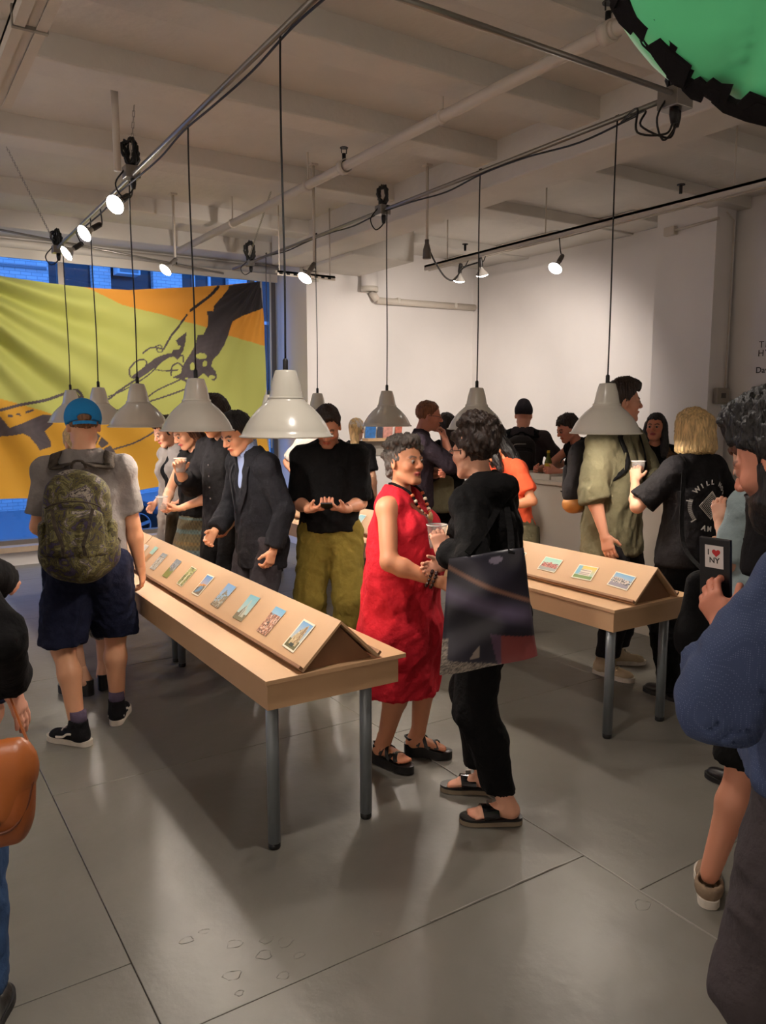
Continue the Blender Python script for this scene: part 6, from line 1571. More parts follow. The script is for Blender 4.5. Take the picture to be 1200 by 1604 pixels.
# ---- people at the back by the alcove
P = person('person in a pale grey tee with a dark hair bun behind the phone man', (4.0, 7.42), 228, 1.68, 'm', skin=(196, 140, 112), detail=0, arms=[dict(w=(.24, .16, 1.02), pole=(1, -.6, -.4)), dict(w=(-.2, .2, 1.02))])
top(P, 'tee_shirt', fab('pale_grey_tee', (176, 168, 160)), .014, .85, .03, -.06); trousers(P, 'trousers', M_dkjean, .012, .05); hair(P, H_black, .014, extra=lambda F, E, Cp: E(-.02, -.02, .155, .032, .032, .030, .01), strands=(.004, 45))
for i in (0, 1): shoe(P, i, 'white_trainer', fab('white_canvas_shoe', (205, 200, 194)), M_white_sole, .09)
P = person('blond woman in a pale cap with yellow straps, back turned, near the alcove', (4.18, 6.95), 40, 1.60, 'f', skin=(210, 160, 130), detail=0)
top(P, 'black_tee', M_blk2, .014, .8, .02, -.06); trousers(P, 'trousers', M_blk, .01, .05); hair(P, H_blond, .012, 'long', extra=lambda F, E, Cp: Cp((0, -.085, -.02), (.02, -.12, -.26), (.055, .03), (.04, .025), sd=(1, 0, 0)), size=.32)
hs = P.hs; F = Field(P.hc - .2, P.hc + .2, .006); F.ell(P.hp(0, -.010, .036), np.array((.086, .108, .094)) * hs, 0, P.HR); F.cut(P.hp(0, -.05, .012), P.HR @ VV(0, -.12, -1)); F.ell(P.hp(0, -.115, .02), np.array((.034, .04, .016)) * hs, .004, P.HR, 's'); p, q = F.mesh(); mesh_obj('pale_cap', p, q, fab('off_white_cap', (190, 180, 172)), P.o)
M_yel = fab('yellow_strap', (206, 172, 40))
for i in (0, 1):
    sg = 1 if i == 0 else -1
    MB().ribbon(catmull([P.sh[i] - P.rt * sg * .05 + P.u2 * .075, P.sh[i] - P.rt * sg * .05 - P.fw * .085 + P.u2 * .02, P.chest + P.rt * sg * .10 - P.fw * .135, P.waist + P.rt * sg * .11 - P.fw * .125], 5), -P.fw, .035, .006).build('yellow_strap', M_yel, P.o)
for i in (0, 1): shoe(P, i, 'white_trainer', fab('white_canvas_shoe', (205, 200, 194)), M_white_sole, .09)
P = person('man in glasses and a dark plum shirt with one hand at his mouth', (3.86, 5.45), -30, 1.78, 'm', 1.06, skin=(206, 140, 116), head=(-2, 8, 0), lean=4, hunch=8, detail=1, brow=(130, 84, 54), stubble=.12,
           arms=[dict(w=(.06, .25, 1.44), pole=(.6, .55, -1), d=(-.25, -.1, 1), n=(-.3, -1, 0), curl=.7), dict(w=(.12, .22, 1.16), pole=(-1, .2, -1), d=(1, .1, .1), n=(0, -1, 0), curl=.4)])
top(P, 'plum_shirt', M_plum, .016, 1.05, .028, -.08, .025, .07); trousers(P, 'trousers', M_blk, .012, .05); hair(P, mhair('auburn', (124, 78, 48)), .009, recede=.015, strands=(.003, 60)); glasses(P)
for i in (0, 1): shoe(P, i, 'shoe', M_lth, M_blksole, .09)
P = person('dark haired woman in a black tee between the pendant lamp and the black coat', (4.33, 5.62), 60, 1.66, 'f', skin=(206, 146, 120), detail=0, arms=[dict(w=(.2, .2, 1.1)), dict(w=(-.22, .18, 1.06), pole=(-1, -.7, -.3))])
top(P, 'black_tee', M_blk, .014, .95, .02, -.06); trousers(P, 'trousers', M_blk, .01, .05); hair(P, H_brown, .016, 'long', extra=lambda F, E, Cp: Cp((0, -.08, 0), (0, -.10, -.18), (.07, .035), (.06, .03), sd=(1, 0, 0)), size=.28)
ob = tag(place(P, empty('shoulder_bag')), 'olive canvas shoulder bag behind the woman in the black hooded top', 'bag'); surface(lambda F: F.cap(P.pc + VV(-.06, -.19, .20), P.pc + VV(-.06, -.20, -.05), (.10, .04), (.12, .05), 0, VV(1, 0, 0)), P.pc - .5, P.pc + .5, .012, 'pouch', M_green, ob, (.004, 12, (1, 1, 1), 2)); MB().ribbon([P.pc + VV(-.06, -.17, .38), P.pc + VV(.0, -.16, .45), P.sh[0] - P.fw * .08, P.sh[0] + P.u2 * .075], -P.fw, .03, .004).build('strap', M_blk, ob)
# ---- woman in coral
P = person('woman with long black hair in a coral top leaning over the right table', (4.0, 4.36), 172, 1.60, 'f', skin=(206, 142, 104), head=(20, 32, 8), lean=10, hunch=8, detail=1,
           arms=[dict(w=(.16, .28, 1.0)), dict(w=(-.18, .24, 1.0), pole=(-.8, -1, -.2), curl=.5)])
top(P, 'coral_top', M_coral, .012, .72, .02, -.06, .015, .07); trousers(P, 'jeans', M_green, .010, .05)
def longblack(F, E, Cp): Cp((-.05, .03, .03), (-.075, .07, -.19), .040, .030); Cp((.05, .03, .03), (.07, .07, -.19), .036, .028); Cp((-.03, -.06, .0), (-.05, -.07, -.22), .055, .04); E(0, -.03, .09, .075, .08, .05)
hair(P, H_black, .020, 'long', extra=longblack, size=.32, strands=(.007, 36), stretch=(1, 1, .35))
sbag = tag(place(P, empty('shoulder_bag')), 'small olive and black bag at the hip of the woman in coral', 'bag'); surface(lambda F: F.cap(P.pc + VV(-.2, .0, -.02), P.pc + VV(-.2, .0, -.16), (.035, .09), (.04, .10), 0, VV(1, 0, 0)), P.pc - .5, P.pc + .5, .01, 'pouch', M_green, sbag); MB().ribbon([P.pc + VV(-.2, .06, .03), P.waist - P.rt * .16 + P.fw * .07, P.chest + P.fw * .16 + P.u2 * .03, P.sh[0] + P.u2 * .07], P.fw, .02, .004).build('strap', M_blk, sbag)
for i in (0, 1): shoe(P, i, 'shoe', M_lth, M_blksole, .08)
# ---- man in the beanie
P = person('man in a black beanie and charcoal tee at the counter, back turned', (5.18, 5.55), 44, 1.78, 'm', 1.02, skin=(214, 150, 122), head=(6, 10, 0), lean=6, detail=1, arms=[dict(w=(.20, .30, 1.12), pole=(1, -.6, -.3)), dict(w=(-.2, .3, 1.12), pole=(-1, -.6, -.3))])
top(P, 'charcoal_tee', M_char, .014, .85, .025, -.04); trousers(P, 'trousers', M_blk, .012, .05)
hs = P.hs; F = Field(P.hc - .2, P.hc + .2, .005); F.ell(P.hp(0, -.012, .036), np.array((.084, .105, .094)) * hs, 0, P.HR); F.ell(P.hp(0, -.03, .11), np.array((.05, .06, .035)) * hs, .03, P.HR); F.cut(P.hp(0, -.05, -.005), P.HR @ VV(0, .12, -1)); p, q = F.mesh(); bo = mesh_obj('beanie', p, q, fab('black_knit', (34, 30, 34), bscale=60, bump=.5), P.o)
backpack(P, 'black backpack worn by the man in the beanie', fab('black_nylon', (30, 27, 28), .6), M_blk, .30, .46, .17, extra=lambda o, A, rt, bk, up, c: MB().tube(catmull([A(-.07, .10, .07), A(-.05, .115, .11), A(.05, .115, .115)], 4), .004, 5).build('silver_piping', M_steel, o, True))
# ---- person reaching over the counter
P = person('person in a sleeveless black top reaching over the counter beside the man in the beanie', (5.46, 4.98), 168, 1.70, 'f', skin=(206, 140, 116), head=(5, 25, 0), lean=16, hunch=8, detail=1, arms=[dict(w=(.06, .50, 1.16), pole=(1, -.3, -.6), curl=.4), dict(w=(-.16, .44, 1.16), pole=(-1, -.3, -.6), curl=.4)])
top(P, 'sleeveless_top', M_blk, .012, 0, 0, -.05, .01, .072, tank=.5); trousers(P, 'trousers', M_blk, .01, .05); hair(P, H_brown, .02, strands=(.005, 45), extra=lambda F, E, Cp: E(0, -.06, .0, .075, .06, .06))
# ---- tall man in the green shirt
P = person('tall man in an open faded green shirt and beige high-tops behind the right table', (3.96, 3.38), -76, 1.88, 'm', .96, skin=(216, 158, 130), head=(-46, 2, 0), detail=2, brow=(64, 44, 32), lean=-1,
           arms=[dict(w=(.27, .08, .93), pole=(.8, -1, 0), curl=.25, n=(-1, -.2, 0)), dict(w=(-.12, .32, 1.24), pole=(-1, -.4, -.9), d=(.1, .9, .3), n=(.9, -.1, .1), curl=.5)], feet=[(.12, .04, 6), (-.13, -.02, -42)])
M_wtee = fab('washed_grey_tee', (128, 118, 104)); top(P, 'inner_tee', M_wtee, .006, 0, 0, -.04, .0, .072, v=.05, fold=None)
def open_front(F, P=P): F.cap(P.neck + P.fw * .10 + P.u2 * .02, P.chest + P.fw * .17 - P.rt * .0, .040, .034, .01, op='s'); F.cap(P.chest + P.fw * .17, P.pc + P.fw * .24 - VV(0, 0, .25), .036, .055, .01, op='s')
sh = top(P, 'green_shirt', M_green, .026, (1.18, 1.5), .026, -.20, .045, .078, extra=open_front, fold=(.009, 9, (1, 1, .55), 4))
for sg in (1, -1):
    MB().ribbon(catmull([P.neck - P.fw * .065 + P.u2 * .05, P.neck + P.rt * sg * .078 + P.u2 * .04, P.neck + P.rt * sg * .062 + P.fw * .10 - P.u2 * .03], 5), P.rt * sg + P.fw * .4, .05, .005).build('collar', M_green, P.o)
pk = P.chest + P.rt * .085 + P.fw * .128 - P.u2 * .01
MB().obox(pk, (P.rt, P.u2, P.fw - P.rt * -.35), (.055, .062, .006)).build('chest_pocket', M_green, P.o, bevel=.004); MB().obox(pk + P.u2 * .055 + P.fw * .006, (P.rt, P.u2, P.fw + P.rt * .35), (.057, .022, .006)).build('pocket_flap', M_green, P.o, bevel=.004)
e, w = P.el[0], P.wr[0]; d_ = nrm(w - e); MB().lathe([(.058, -.035), (.066, -.033), (.067, .02), (.063, .026), (.053, .02)], 20, e + (w - e) * .16, d_).build('rolled_cuff', M_green, P.o, True)
trousers(P, 'trousers', M_dkjean, .010, .13, (.008, .018, .022)); hair(P, H_brown, .012, top_add=.024, strands=(.0035, 55), extra=lambda F, E, Cp: E(0, .055, .105, .055, .045, .028, .02))
for i in (0, 1): shoe(P, i, 'beige_high_top', M_suede, M_white_sole, .14, .028, mt=fab('cream_lace', (205, 190, 160)))
cup(toworld(P, P.wr[1] + P.hd[1][0] * .085 + P.hd[1][1] * .045 + VV(0, 0, -.05)), 'clear plastic cup held by the tall man in the green shirt', fill=.3)
backpack(P, 'black backpack with a tan base on the tall man in the green shirt', fab('black_pack_canvas', (34, 31, 32)), M_blk, .30, .46, .16, off=.02, extra=lambda o, A, rt, bk, up, c: (surface(lambda F: F.cap(A(-.1, .0, -.215), A(.1, .0, -.215), (.075, .06), (.075, .06), 0, bk), c - .4, c + .4, .01, 'tan_base', mat('tan_leather', srgb(168, 110, 46), .5), o), disc_part(P, 'white_badge', P.uch + P.rt * .125 + P.fw * .115 - P.u2 * .02, .014, P.fw, mat('white_badge', srgb(200, 205, 205), .3), o)))
# ---- dark haired woman behind the counter
P = person('woman with long black hair in a black top behind the counter', (5.62, 4.38), 215, 1.66, 'f', skin=(186, 124, 96), head=(10, -4, 0), detail=1, lips=(150, 66, 66), brow=(26, 20, 18))
top(P, 'black_top', M_blk, .014, 1.7, .015, -.06, .01, .07, v=.08); trousers(P, 'trousers', M_blk, .01, .05)
hair(P, H_black, .016, 'long', extra=lambda F, E, Cp: (Cp((.07, -.01, .02), (.10, .03, -.24), .034, .034), Cp((-.07, -.01, .02), (-.10, .03, -.24), .034, .034), Cp((0, -.08, 0), (0, -.10, -.24), (.08, .035), (.08, .03), sd=(1, 0, 0))), size=.32, strands=(.003, 50))
MB().ribbon(catmull([P.sh[1] + P.u2 * .07, P.sh[1] + P.fw * .085, P.chest - P.rt * .12 + P.fw * .135, P.waist - P.rt * .12 + P.fw * .125], 5), P.fw - P.rt * .3, .075, .006).build('leopard_scarf', mat('spotted_scarf', srgb(92, 66, 40), .8, var=.7, vscale=60), P.o)
# ---- blonde woman in the printed tee
P = person('woman with a blond bob in a black printed tee, back turned, beside the right table', (3.95, 2.80), 82, 1.70, 'f', 1.10, skin=(222, 168, 138), head=(-4, 4, 0), detail=2, arms=[dict(w=(.20, .24, 1.10), pole=(1, -.6, -.3)), dict(w=(-.18, .28, 1.27), pole=(-.9, -.4, -1), d=(.25, .3, 1), n=(.8, .4, -.2), curl=.55)])
top(P, 'printed_tee', M_blk2, .018, .86, .028, -.10, .025, .072, fold=(.005, 9, (1, 1, .6), 5)); trousers(P, 'trousers', M_blk, .010, .05)
def bob(F, E, Cp):
    for k in range(15):
        t = math.radians(-105 + 210 * k / 14); x, y = .088 * math.sin(t), -.014 - .098 * math.cos(t); Cp((x * .95, y * .95, .05), (x * 1.08, y * 1.06, -.105 + .008 * math.sin(k * 2.3)), .024, .026, .03)
hair(P, H_blond, .020, 'long', extra=bob, size=.24, strands=(.0035, 60)); 
for i in (0, 1): shoe(P, i, 'black_boot', M_lth, M_blksole, .14)
cup(toworld(P, P.wr[1] + P.hd[1][0] * .06 + P.hd[1][1] * .045 + VV(0, 0, -.02)), 'clear plastic cup held by the woman with the blond bob', fill=.25)
M_prnt = mat('white_shirt_print', srgb(198, 194, 188), .7)
def shirt_print(P):
    o = empty('shirt_print'); o.parent = P.o; ctr = P.chest - P.u1 * .07 - P.rt * .02; bk = -P.fw
    def surf(x, z):
        a = math.asin(max(-.95, min(.95, x / .185))); return ctr + P.rt * x + P.u1 * z + bk * (.142 * math.cos(a) + .0 + .012)
    def glyphs(txt, r, a0, a1, size):
        for k, chh in enumerate(txt):
            if chh == ' ': continue
            a = math.radians(a0 + (a1 - a0) * k / (len(txt) - 1)); cu = bpy.data.curves.new('g', 'FONT'); cu.body = chh; cu.size = size; cu.align_x = 'CENTER'; cu.extrude = .0008; cu.offset = .0012
            t = bpy.data.objects.new('g', cu); COL.objects.link(t); me = bpy.data.meshes.new_from_object(t.evaluated_get(bpy.context.evaluated_depsgraph_get())); bpy.data.objects.remove(t, do_unlink=True)
            yield me, a, r
    def put(txt, a0, a1, size, flip):
        for me, a, r in glyphs(txt, .118, a0, a1, size):
            c2, s2 = math.sin(a), math.cos(a); co = np.empty(len(me.vertices) * 3); me.vertices.foreach_get('co', co); co = co.reshape(-1, 3)
            if not flip: ex = np.array((s2, -c2)); ey = np.array((c2, s2))
            else: ex = np.array((-s2, c2)); ey = np.array((-c2, -s2))
            rr = r if not flip else r + size * .7
            new = []
            for px, py, pz in co:
                q = np.array((c2, s2)) * rr + ex * px + ey * py; new.append(surf(q[0], q[1]) + bk * pz)
            me.vertices.foreach_set('co', np.array(new).ravel()); me.update(); link('letter', me, M_prnt, o)
    # angle measured clockwise from the top, seen from behind
    put('I WILL NOT', -78, 62, .036, False); put('I AM NOT', 232, 118, .040, True)
    for k in range(22):
        a = math.radians(236 + k * 2.4 + 0); MB().ribbon([surf(math.sin(a) * .116, math.cos(a) * .116), surf(math.sin(a) * .134, math.cos(a) * .134)], bk, .0018, .001).build('dash', M_prnt, o)
    for r in (.02, .032, .044, .056, .068, .078):
        pts = [surf(x, z) for x, z in ((0, r), (r, 0), (0, -r), (-r, 0), (0, r))]; MB().ribbon(pts, bk, .003 if r < .07 else .006, .001).build('diamond_line', M_prnt, o)
shirt_print(P)
bgk = tag(place(P, empty('shoulder_bag')), 'large slouchy black bag hanging beside the right table end', 'bag')
_c = tolocal(P, (3.52, 2.42, .66)); surface(lambda F: (F.cap(_c + VV(0, 0, .17), _c + VV(.02, 0, -.16), (.09, .05), (.15, .08), 0, VV(1, 0, 0)), F.ell(_c + VV(.03, 0, -.12), (.16, .08, .12), .05)), _c - .45, _c + .45, .01, 'pouch', fab('black_bag_canvas', (15, 14, 15)), bgk, (.010, 9, (1, 1, .6), 4))
MB().ribbon(catmull([_c + VV(.02, 0, .2), VV(-.27, -.20, .98), P.sh[1] + VV(-.03, -.095, -.06), P.sh[1] + VV(.0, -.07, .04), P.sh[1] + VV(.01, 0, .078), P.sh[1] + VV(.01, .09, 0)], 6), VV(-.3, -1, .2), .025, .005).build('strap', M_blk, bgk)
# ---- woman in the light blue blouse
P = person('woman with long chestnut hair in a pale blue blouse beside the bearded man', (3.27, 1.91), 84, 1.62, 'f', skin=(222, 170, 142), head=(-18, 30, 0), lean=4, detail=1, arms=[dict(w=(.16, .3, 1.05)), dict(w=(-.08, .22, 1.20), pole=(-.3, -.4, -1), d=(.2, .3, 1), n=(.8, .4, 0), curl=.4)])
top(P, 'blue_blouse', fab('pale_blue_blouse', (146, 162, 164)), .016, .9, .03, -.10, .03, .072, fold=(.008, 9, (1, 1, .35), 5)); trousers(P, 'trousers', M_blk, .010, .05)
hair(P, H_chest, .018, 'long', extra=lambda F, E, Cp: (Cp((-.06, -.02, 0), (-.09, -.0, -.24), .036, .028), Cp((-.03, -.08, 0), (-.05, -.09, -.26), (.06, .04), (.05, .035), sd=(1, 0, 0)), Cp((.06, -.04, 0), (.07, -.04, -.22), .034, .026)), size=.34, strands=(.005, 45))
MB().ribbon(catmull([P.sh[0] - P.rt * .05 + P.u2 * .075, P.sh[0] - P.rt * .05 - P.fw * .085 + P.u2 * .0, P.chest + P.rt * .09 - P.fw * .14, P.waist + P.rt * .1 - P.fw * .135], 5), -P.fw, .05, .006).build('bag_strap', M_blk, P.o)
for i in (0, 1): shoe(P, i, 'shoe', M_lth, M_blksole, .09)
# ---- person in shorts behind the bearded man
P = person('dark haired person with bare legs and taupe slip-ons behind the bearded man', (2.51, 1.305), 36, 1.74, 'm', .92, lean_side=4, skin=(204, 140, 112), detail=0, arms=[dict(w=(.10, .26, 1.1)), dict(w=(-.08, .26, 1.1), pole=(-.4, -1, -.5))], feet=[(.1, .05, 5), (-.27, .0, 0)])
top(P, 'black_tee', M_blk2, .014, .8, .02, -.05); trousers(P, 'shorts', M_blk, .012, .50, (.02, .035, .02)); hair(P, H_black, .018, top_add=.02)
for i in (0, 1): shoe(P, i, 'slip_on_shoe', M_taupe, M_white_sole, .075, .03)
# ---- near man with the beard
P = person('bearded man in a dotted blue shirt at the right edge, nearest the camera', (1.66, .82), 108, 1.74, 'm', 1.04, skin=(206, 138, 112), head=(14, 24, 0), lean=3, hunch=6, detail=2, brow=(26, 20, 18), stubble=.6,
           arms=[dict(w=(.24, .04, .92)), dict(w=(-.06, .20, 1.22), pole=(-1, .15, -.9), d=(.3, .6, .75), n=(.9, -.3, .2), curl=.45)], feet=[(.12, -.06, 8), (-.17, -.05, -8)])
M_dot = bpy.data.materials.new('dotted_blue_cotton'); M_dot.use_nodes = True; nt = M_dot.node_tree; _v = nt.nodes.new('ShaderNodeTexVoronoi'); _v.inputs['Scale'].default_value = 240; _v.inputs['Randomness'].default_value = .15; _tc = nt.nodes.new('ShaderNodeTexCoord'); _r = nt.nodes.new('ShaderNodeValToRGB')
_r.color_ramp.elements[0].position = .16; _r.color_ramp.elements[0].color = (*srgb(92, 104, 134), 1); _r.color_ramp.elements[1].position = .30; _r.color_ramp.elements[1].color = (*srgb(52, 66, 100), 1)
nt.links.new(_tc.outputs['Object'], _v.inputs['Vector']); nt.links.new(_v.outputs['Distance'], _r.inputs[0]); nt.links.new(_r.outputs[0], nt.nodes['Principled BSDF'].inputs['Base Color']); nt.nodes['Principled BSDF'].inputs['Roughness'].default_value = .85
top(P, 'blue_shirt', M_dot, .018, 1.35, .022, .0, .02, .072, fold=(.013, 8, (1, 1, .6), 3)); trousers(P, 'grey_trousers', fab('grey_brushed_trousers', (66, 60, 62)), .014, .05, (.018, .024, .03), fold=(.006, 10, (1, 1, .8), 3))
hair(P, H_black, .014, top_add=.030, strands=(.005, 50), stretch=(1, 1, .5), extra=lambda F, E, Cp: E(0, .03, .125, .055, .07, .03, .03))
def beard(P):
    hs, R = P.hs, P.HR; F = Field(P.hc - .2 * hs, P.hc + .2 * hs, .0045); E = lambda x, y, z, rx, ry, rz, k=.02, op='u': F.ell(P.hp(x, y, z), np.array((rx, ry, rz)) * hs, k, R, op)
    E(0, .040, -.078, .060, .060, .050); E(0, .075, -.112, .036, .034, .036, .03)
    for s_ in (1, -1): F.cap(P.hp(s_ * .064, .008, -.005), P.hp(s_ * .054, .03, -.075), .018 * hs, .022 * hs, .02); F.cap(P.hp(s_ * .004, .101, -.047), P.hp(s_ * .027, .085, -.060), .008 * hs, .008 * hs, .006)
    E(0, .115, -.060, .022, .03, .010, .004, 's')
    F.fn(lambda X, Y, Z: ((X - P.hc[0]) * R[0, 2] + (Y - P.hc[1]) * R[1, 2] + (Z - P.hc[2]) * R[2, 2] - .002) + 0)
    p, q = F.mesh(); n = vnormals(p, q); p = p + n * (.003 * wav((p - P.hc) @ R, 70, 3))[:, None]; return mesh_obj('beard', p, q, H_black, P.o)
beard(P)
MB().ribbon(catmull([P.sh[1] + P.rt * .06 + P.u2 * .088, P.sh[1] + P.rt * .06 - P.fw * .09 + P.u2 * .04, P.chest - P.rt * .06 - P.fw * .16, P.waist + P.rt * .05 - P.fw * .165], 6), -P.fw + P.u2 * .3, .045, .006).build('bag_strap', mat('brown_strap2', srgb(92, 64, 54), .6), P.o)
MB().lathe([(.032, -.004), (.036, 0), (.032, .004)], 18, P.wr[1] - nrm(P.wr[1] - P.el[1]) * .02, P.wr[1] - P.el[1]).build('yellow_wristband', mat('yellow_band', srgb(226, 190, 60), .4), P.o, True)
for i in (0, 1): shoe(P, i, 'shoe', M_lth, M_blksole, .09)
ph = tag(place(P, empty('mobile_phone')), 'black phone with a white sticker held by the bearded man', 'phone'); hc_ = P.wr[1] + P.hd[1][0] * .10 + P.hd[1][1] * .03 + VV(.0, .0, .045); axs = (VV(.25, 1, 0), VV(-.12, .0, 1)); nz = np.cross(*axs)
MB().obox(hc_, (axs[0], np.cross(nz, axs[0]), nz), (.037, .072, .005)).build('case', mat('phone_black', srgb(20, 20, 24), .3), ph, bevel=.002)
stk = MB().obox(hc_ - nrm(nz) * .0056 + np.cross(nrm(nz), nrm(axs[0])) * .03, (axs[0], np.cross(nz, axs[0]), nz), (.022, .026, .0008)).build('sticker', mat('white_sticker', srgb(215, 208, 204), .5), ph)

_n = -nrm(nz); _ex = -nrm(axs[0]); _ey = np.cross(_n, _ex); _ey = _ey if _ey[2] > 0 else -_ey; _so = hc_ + _n * .0066 + np.cross(nrm(nz), nrm(axs[0])) * .03
def sticker_text(txt, x, y, size, m):
    cu = bpy.data.curves.new('g', 'FONT'); cu.body = txt; cu.size = size; cu.extrude = .0002; cu.offset = .0004; t = bpy.data.objects.new('g', cu); COL.objects.link(t)
    me = bpy.data.meshes.new_from_object(t.evaluated_get(bpy.context.evaluated_depsgraph_get())); bpy.data.objects.remove(t, do_unlink=True)
    co = np.empty(len(me.vertices) * 3); me.vertices.foreach_get('co', co); co = co.reshape(-1, 3)
    me.vertices.foreach_set('co', (_so + np.outer(co[:, 0] + x, _ex) + np.outer(co[:, 1] + y, _ey) + np.outer(co[:, 2], _n)).ravel()); me.update(); return link('letter', me, m, stk)
_ink = mat('sticker_ink', srgb(40, 36, 36), .6); sticker_text('I', -.016, .004, .018, _ink); sticker_text('NY', -.012, -.014, .018, _ink)
_h = [(.016 * math.sin(t) ** 3 * .62, (.013 * math.cos(t) - .005 * math.cos(2 * t) - .002 * math.cos(3 * t) - .001 * math.cos(4 * t)) * .62) for t in np.linspace(0, 2 * PI, 24, endpoint=False)]
MB().prism(_h, .0005, _so + _ex * .005 + _ey * .010, _ex, _ey, _n).build('heart', mat('sticker_red', srgb(190, 40, 44), .5), stk)

# ---- near woman at the left edge with the brown bag
P = person('woman in a black jumper and jeans at the left edge, hand on a brown bag', (.015, 2.36), 70, 1.68, 'f', 1.05, skin=(228, 172, 146), lean=2, head=(-20, 5, 0), detail=1, arms=[dict(w=(.255, .05, .93), pole=(.5, -1, 0), d=(.35, .1, -1), n=(-.9, .3, 0), curl=.15), dict(w=(-.2, .2, 1.0))], feet=[(.17, -.10, 4), (-.09, .12, -4)])
top(P, 'black_jumper', M_blk, .014, 1.86, .022, -.12, .03, .07, fold=(.008, 9, (1, 1, .6), 3)); trousers(P, 'jeans', M_jean, .012, .13, (.012, .018, .024)); hair(P, H_brown, .016, 'long', extra=lambda F, E, Cp: Cp((0, -.08, 0), (0, -.10, -.2), (.07, .035), (.06, .03), sd=(1, 0, 0)), size=.28)
for i in (0, 1): shoe(P, i, 'shoe', M_lth, M_blksole, .085)
M_tan = mat('tan_saddle_leather', srgb(146, 78, 34), .42, bump=.12, bscale=50, var=.12, vscale=9)
hb_ = tag(place(P, empty('saddle_bag')), 'round tan leather saddle bag at the left edge', 'handbag'); c = VV(.235, -.17, .73); wx = VV(.97, .24, 0); nb = VV(.24, -.97, 0); zz = VV(0, 0, 1)
def bag_body(F): F.cap(c - wx * .06 - zz * .04, c + wx * .06 - zz * .04, (.055, .105), (.055, .105), .0, nb); F.cap(c - wx * .07 + zz * .055, c + wx * .07 + zz * .055, (.05, .08), (.05, .08), .03, nb)
surface(bag_body, c - .3, c + .3, .006, 'bag_body', M_tan, hb_, (.002, 14, (1, 1, 1), 2))
def flap2(F):
    F.cap(c - wx * .02 - zz * .01, c + wx * .03 - zz * .02, (.062, .095), (.062, .085), .0, nb); F.cap(c - wx * .072 + zz * .06, c + wx * .072 + zz * .06, (.057, .084), (.057, .084), .03, nb); F.cut(c, -nb); F.cut(c - zz * .085, -zz)
fl_ = surface(flap2, c - .3, c + .3, .006, 'flap', mat('tan_leather_flap', srgb(158, 88, 40), .36, bump=.08, bscale=50, var=.08, vscale=9), hb_)
MB().tube(catmull([c + wx * x + nb * (.060 * math.sqrt(max(0, 1 - (x / .13) ** 2))) + zz * z for x, z in ((-.112, .03), (-.085, -.04), (-.02, -.075), (.05, -.078), (.09, -.035), (.112, .04))], 5), .004, 5).build('flap_edge', mat('brown_stud', srgb(96, 48, 24), .4), hb_, True)
disc_part(P, 'stud', c + nb * .060 + wx * .02 - zz * .055, .011, nb, mat('brown_stud', srgb(96, 48, 24), .4), hb_)
MB().ribbon(catmull([c + VV(.1, .04, .1), P.pc + VV(.20, .10, .12), P.chest + P.fw * .16 + P.rt * .05, P.sh[1] + P.fw * .08 + P.rt * .04, P.sh[1] + P.u2 * .10 + P.rt * .04, P.sh[1] - P.fw * .1 + P.rt * .04, P.chest - P.fw * .17, P.pc + VV(.10, -.16, .12), c + VV(-.08, .02, .1)], 6), VV(1, 0, .2), .02, .005).build('strap', M_tan, hb_)
# ---- dark figure behind her
P = person('person in black and navy at the left edge beside the blue cap man', (.20, 3.55), 20, 1.66, 'f', 1.05, skin=(210, 156, 128), detail=0, arms=[dict(w=(.2, .16, 1.0), pole=(1, -.8, 0)), dict(w=(-.2, .2, 1.0))])
top(P, 'black_cardigan', M_blk, .022, 1.8, .025, -.10, .03, .07); skirt(P, 'navy_skirt', M_navy, .52, .014, .05); hair(P, H_brown, .016)
for i in (0, 1): shoe(P, i, 'shoe', M_lth, M_blksole, .085)
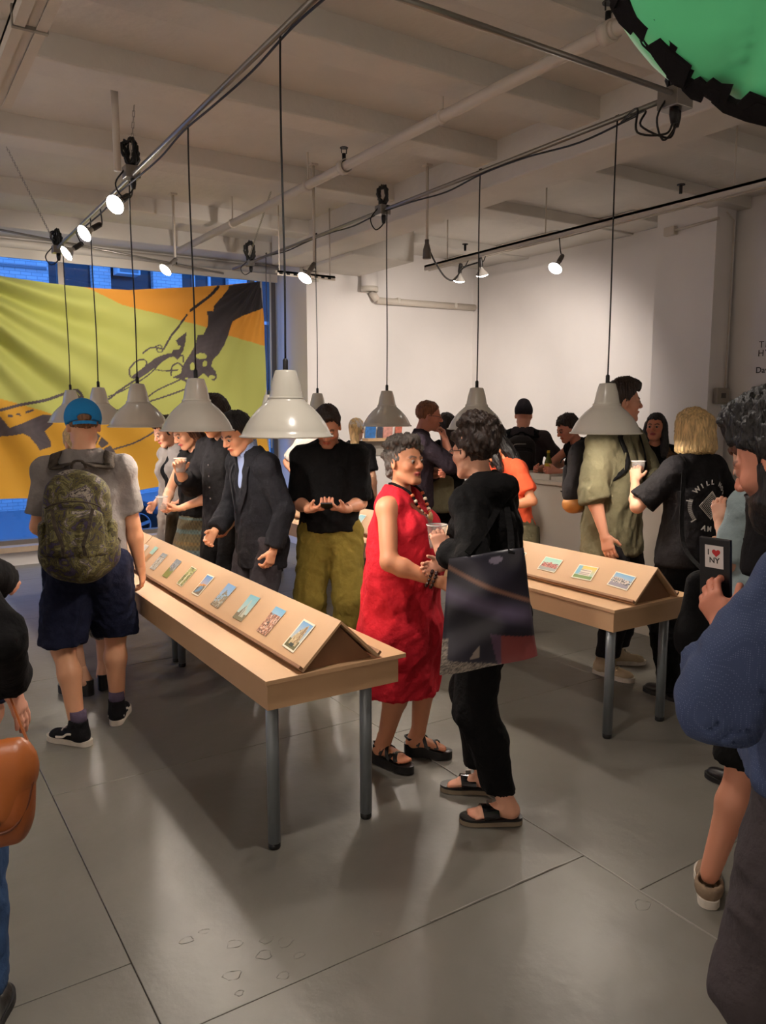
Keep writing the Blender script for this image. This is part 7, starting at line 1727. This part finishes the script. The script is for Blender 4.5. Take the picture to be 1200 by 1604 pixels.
# ------------------------------------------------------------------ green satin shape hanging near the camera
M_satin = mat('green_satin', srgb(104, 232, 160), .30, bump=.05, bscale=30, sheen=.3, spec=.6); M_felt = fab('black_felt', (22, 19, 20), .95, .5, 60)
go = tag(empty('satin_shape', (1.43, .70, 2.675)), 'round green satin shape with ragged black trim hanging at the top right', 'decoration')
axn = nrm(VV(-.765, -.40, -.51)); ex = nrm(np.cross(axn, (0, 0, 1.))); ey = np.cross(ex, axn)
Rg = np.stack([ex, ey, axn], 1)
def gsat(F): F.ell((0, 0, 0), (.50, .50, .19), 0, Rg)
F = Field((-.6, -.6, -.6), (.6, .6, .6), .016); gsat(F); p, q = F.mesh(); n = vnormals(p, q); L = p @ Rg; ang = np.arctan2(L[:, 1], L[:, 0]); rr = np.hypot(L[:, 0], L[:, 1]) / .50
p = p + n * (.012 * np.sin(ang * 17 + 3 * np.sin(ang * 5)) * rr ** 3 + .012 * wav(p, 8, 4) + .004 * wav(p, 15, 6))[:, None]
mesh_obj('satin', p, q, M_satin, go)
rs = random.Random(5)
for k in range(110):
    a = 2 * PI * k / 110 + rs.uniform(-.02, .02); r = .475 + rs.uniform(-.014, .012); c = ex * math.cos(a) * r + ey * math.sin(a) * r + axn * (.19 * math.sqrt(max(0, 1 - (r / .5) ** 2)) + rs.uniform(.002, .016))
    t = -ex * math.sin(a) + ey * math.cos(a); rd = ex * math.cos(a) + ey * math.sin(a)
    w, l = rs.uniform(.016, .032) * (1.7 if k % 6 == 0 else 1), rs.uniform(.028, .055) * (1.6 if k % 7 == 0 else 1)
    pts = [(-l, -w * .7), (-l * .3, -w), (l * .5, -w * rs.uniform(.6, 1)), (l, -w * .2), (l * rs.uniform(.6, .9), w * rs.uniform(.7, 1.2)), (0, w * rs.uniform(.5, .9)), (-l * .7, w)]
    MB().prism(pts, .006, c, t, -rd * .80 + axn * .60, axn * .8 + rd * .6).build('felt_scrap', M_felt, go)
MB().tube([(0, 0, .15), (0, 0, ZJ - 2.675)], .003, 5).build('hanging_thread', M_black, go)
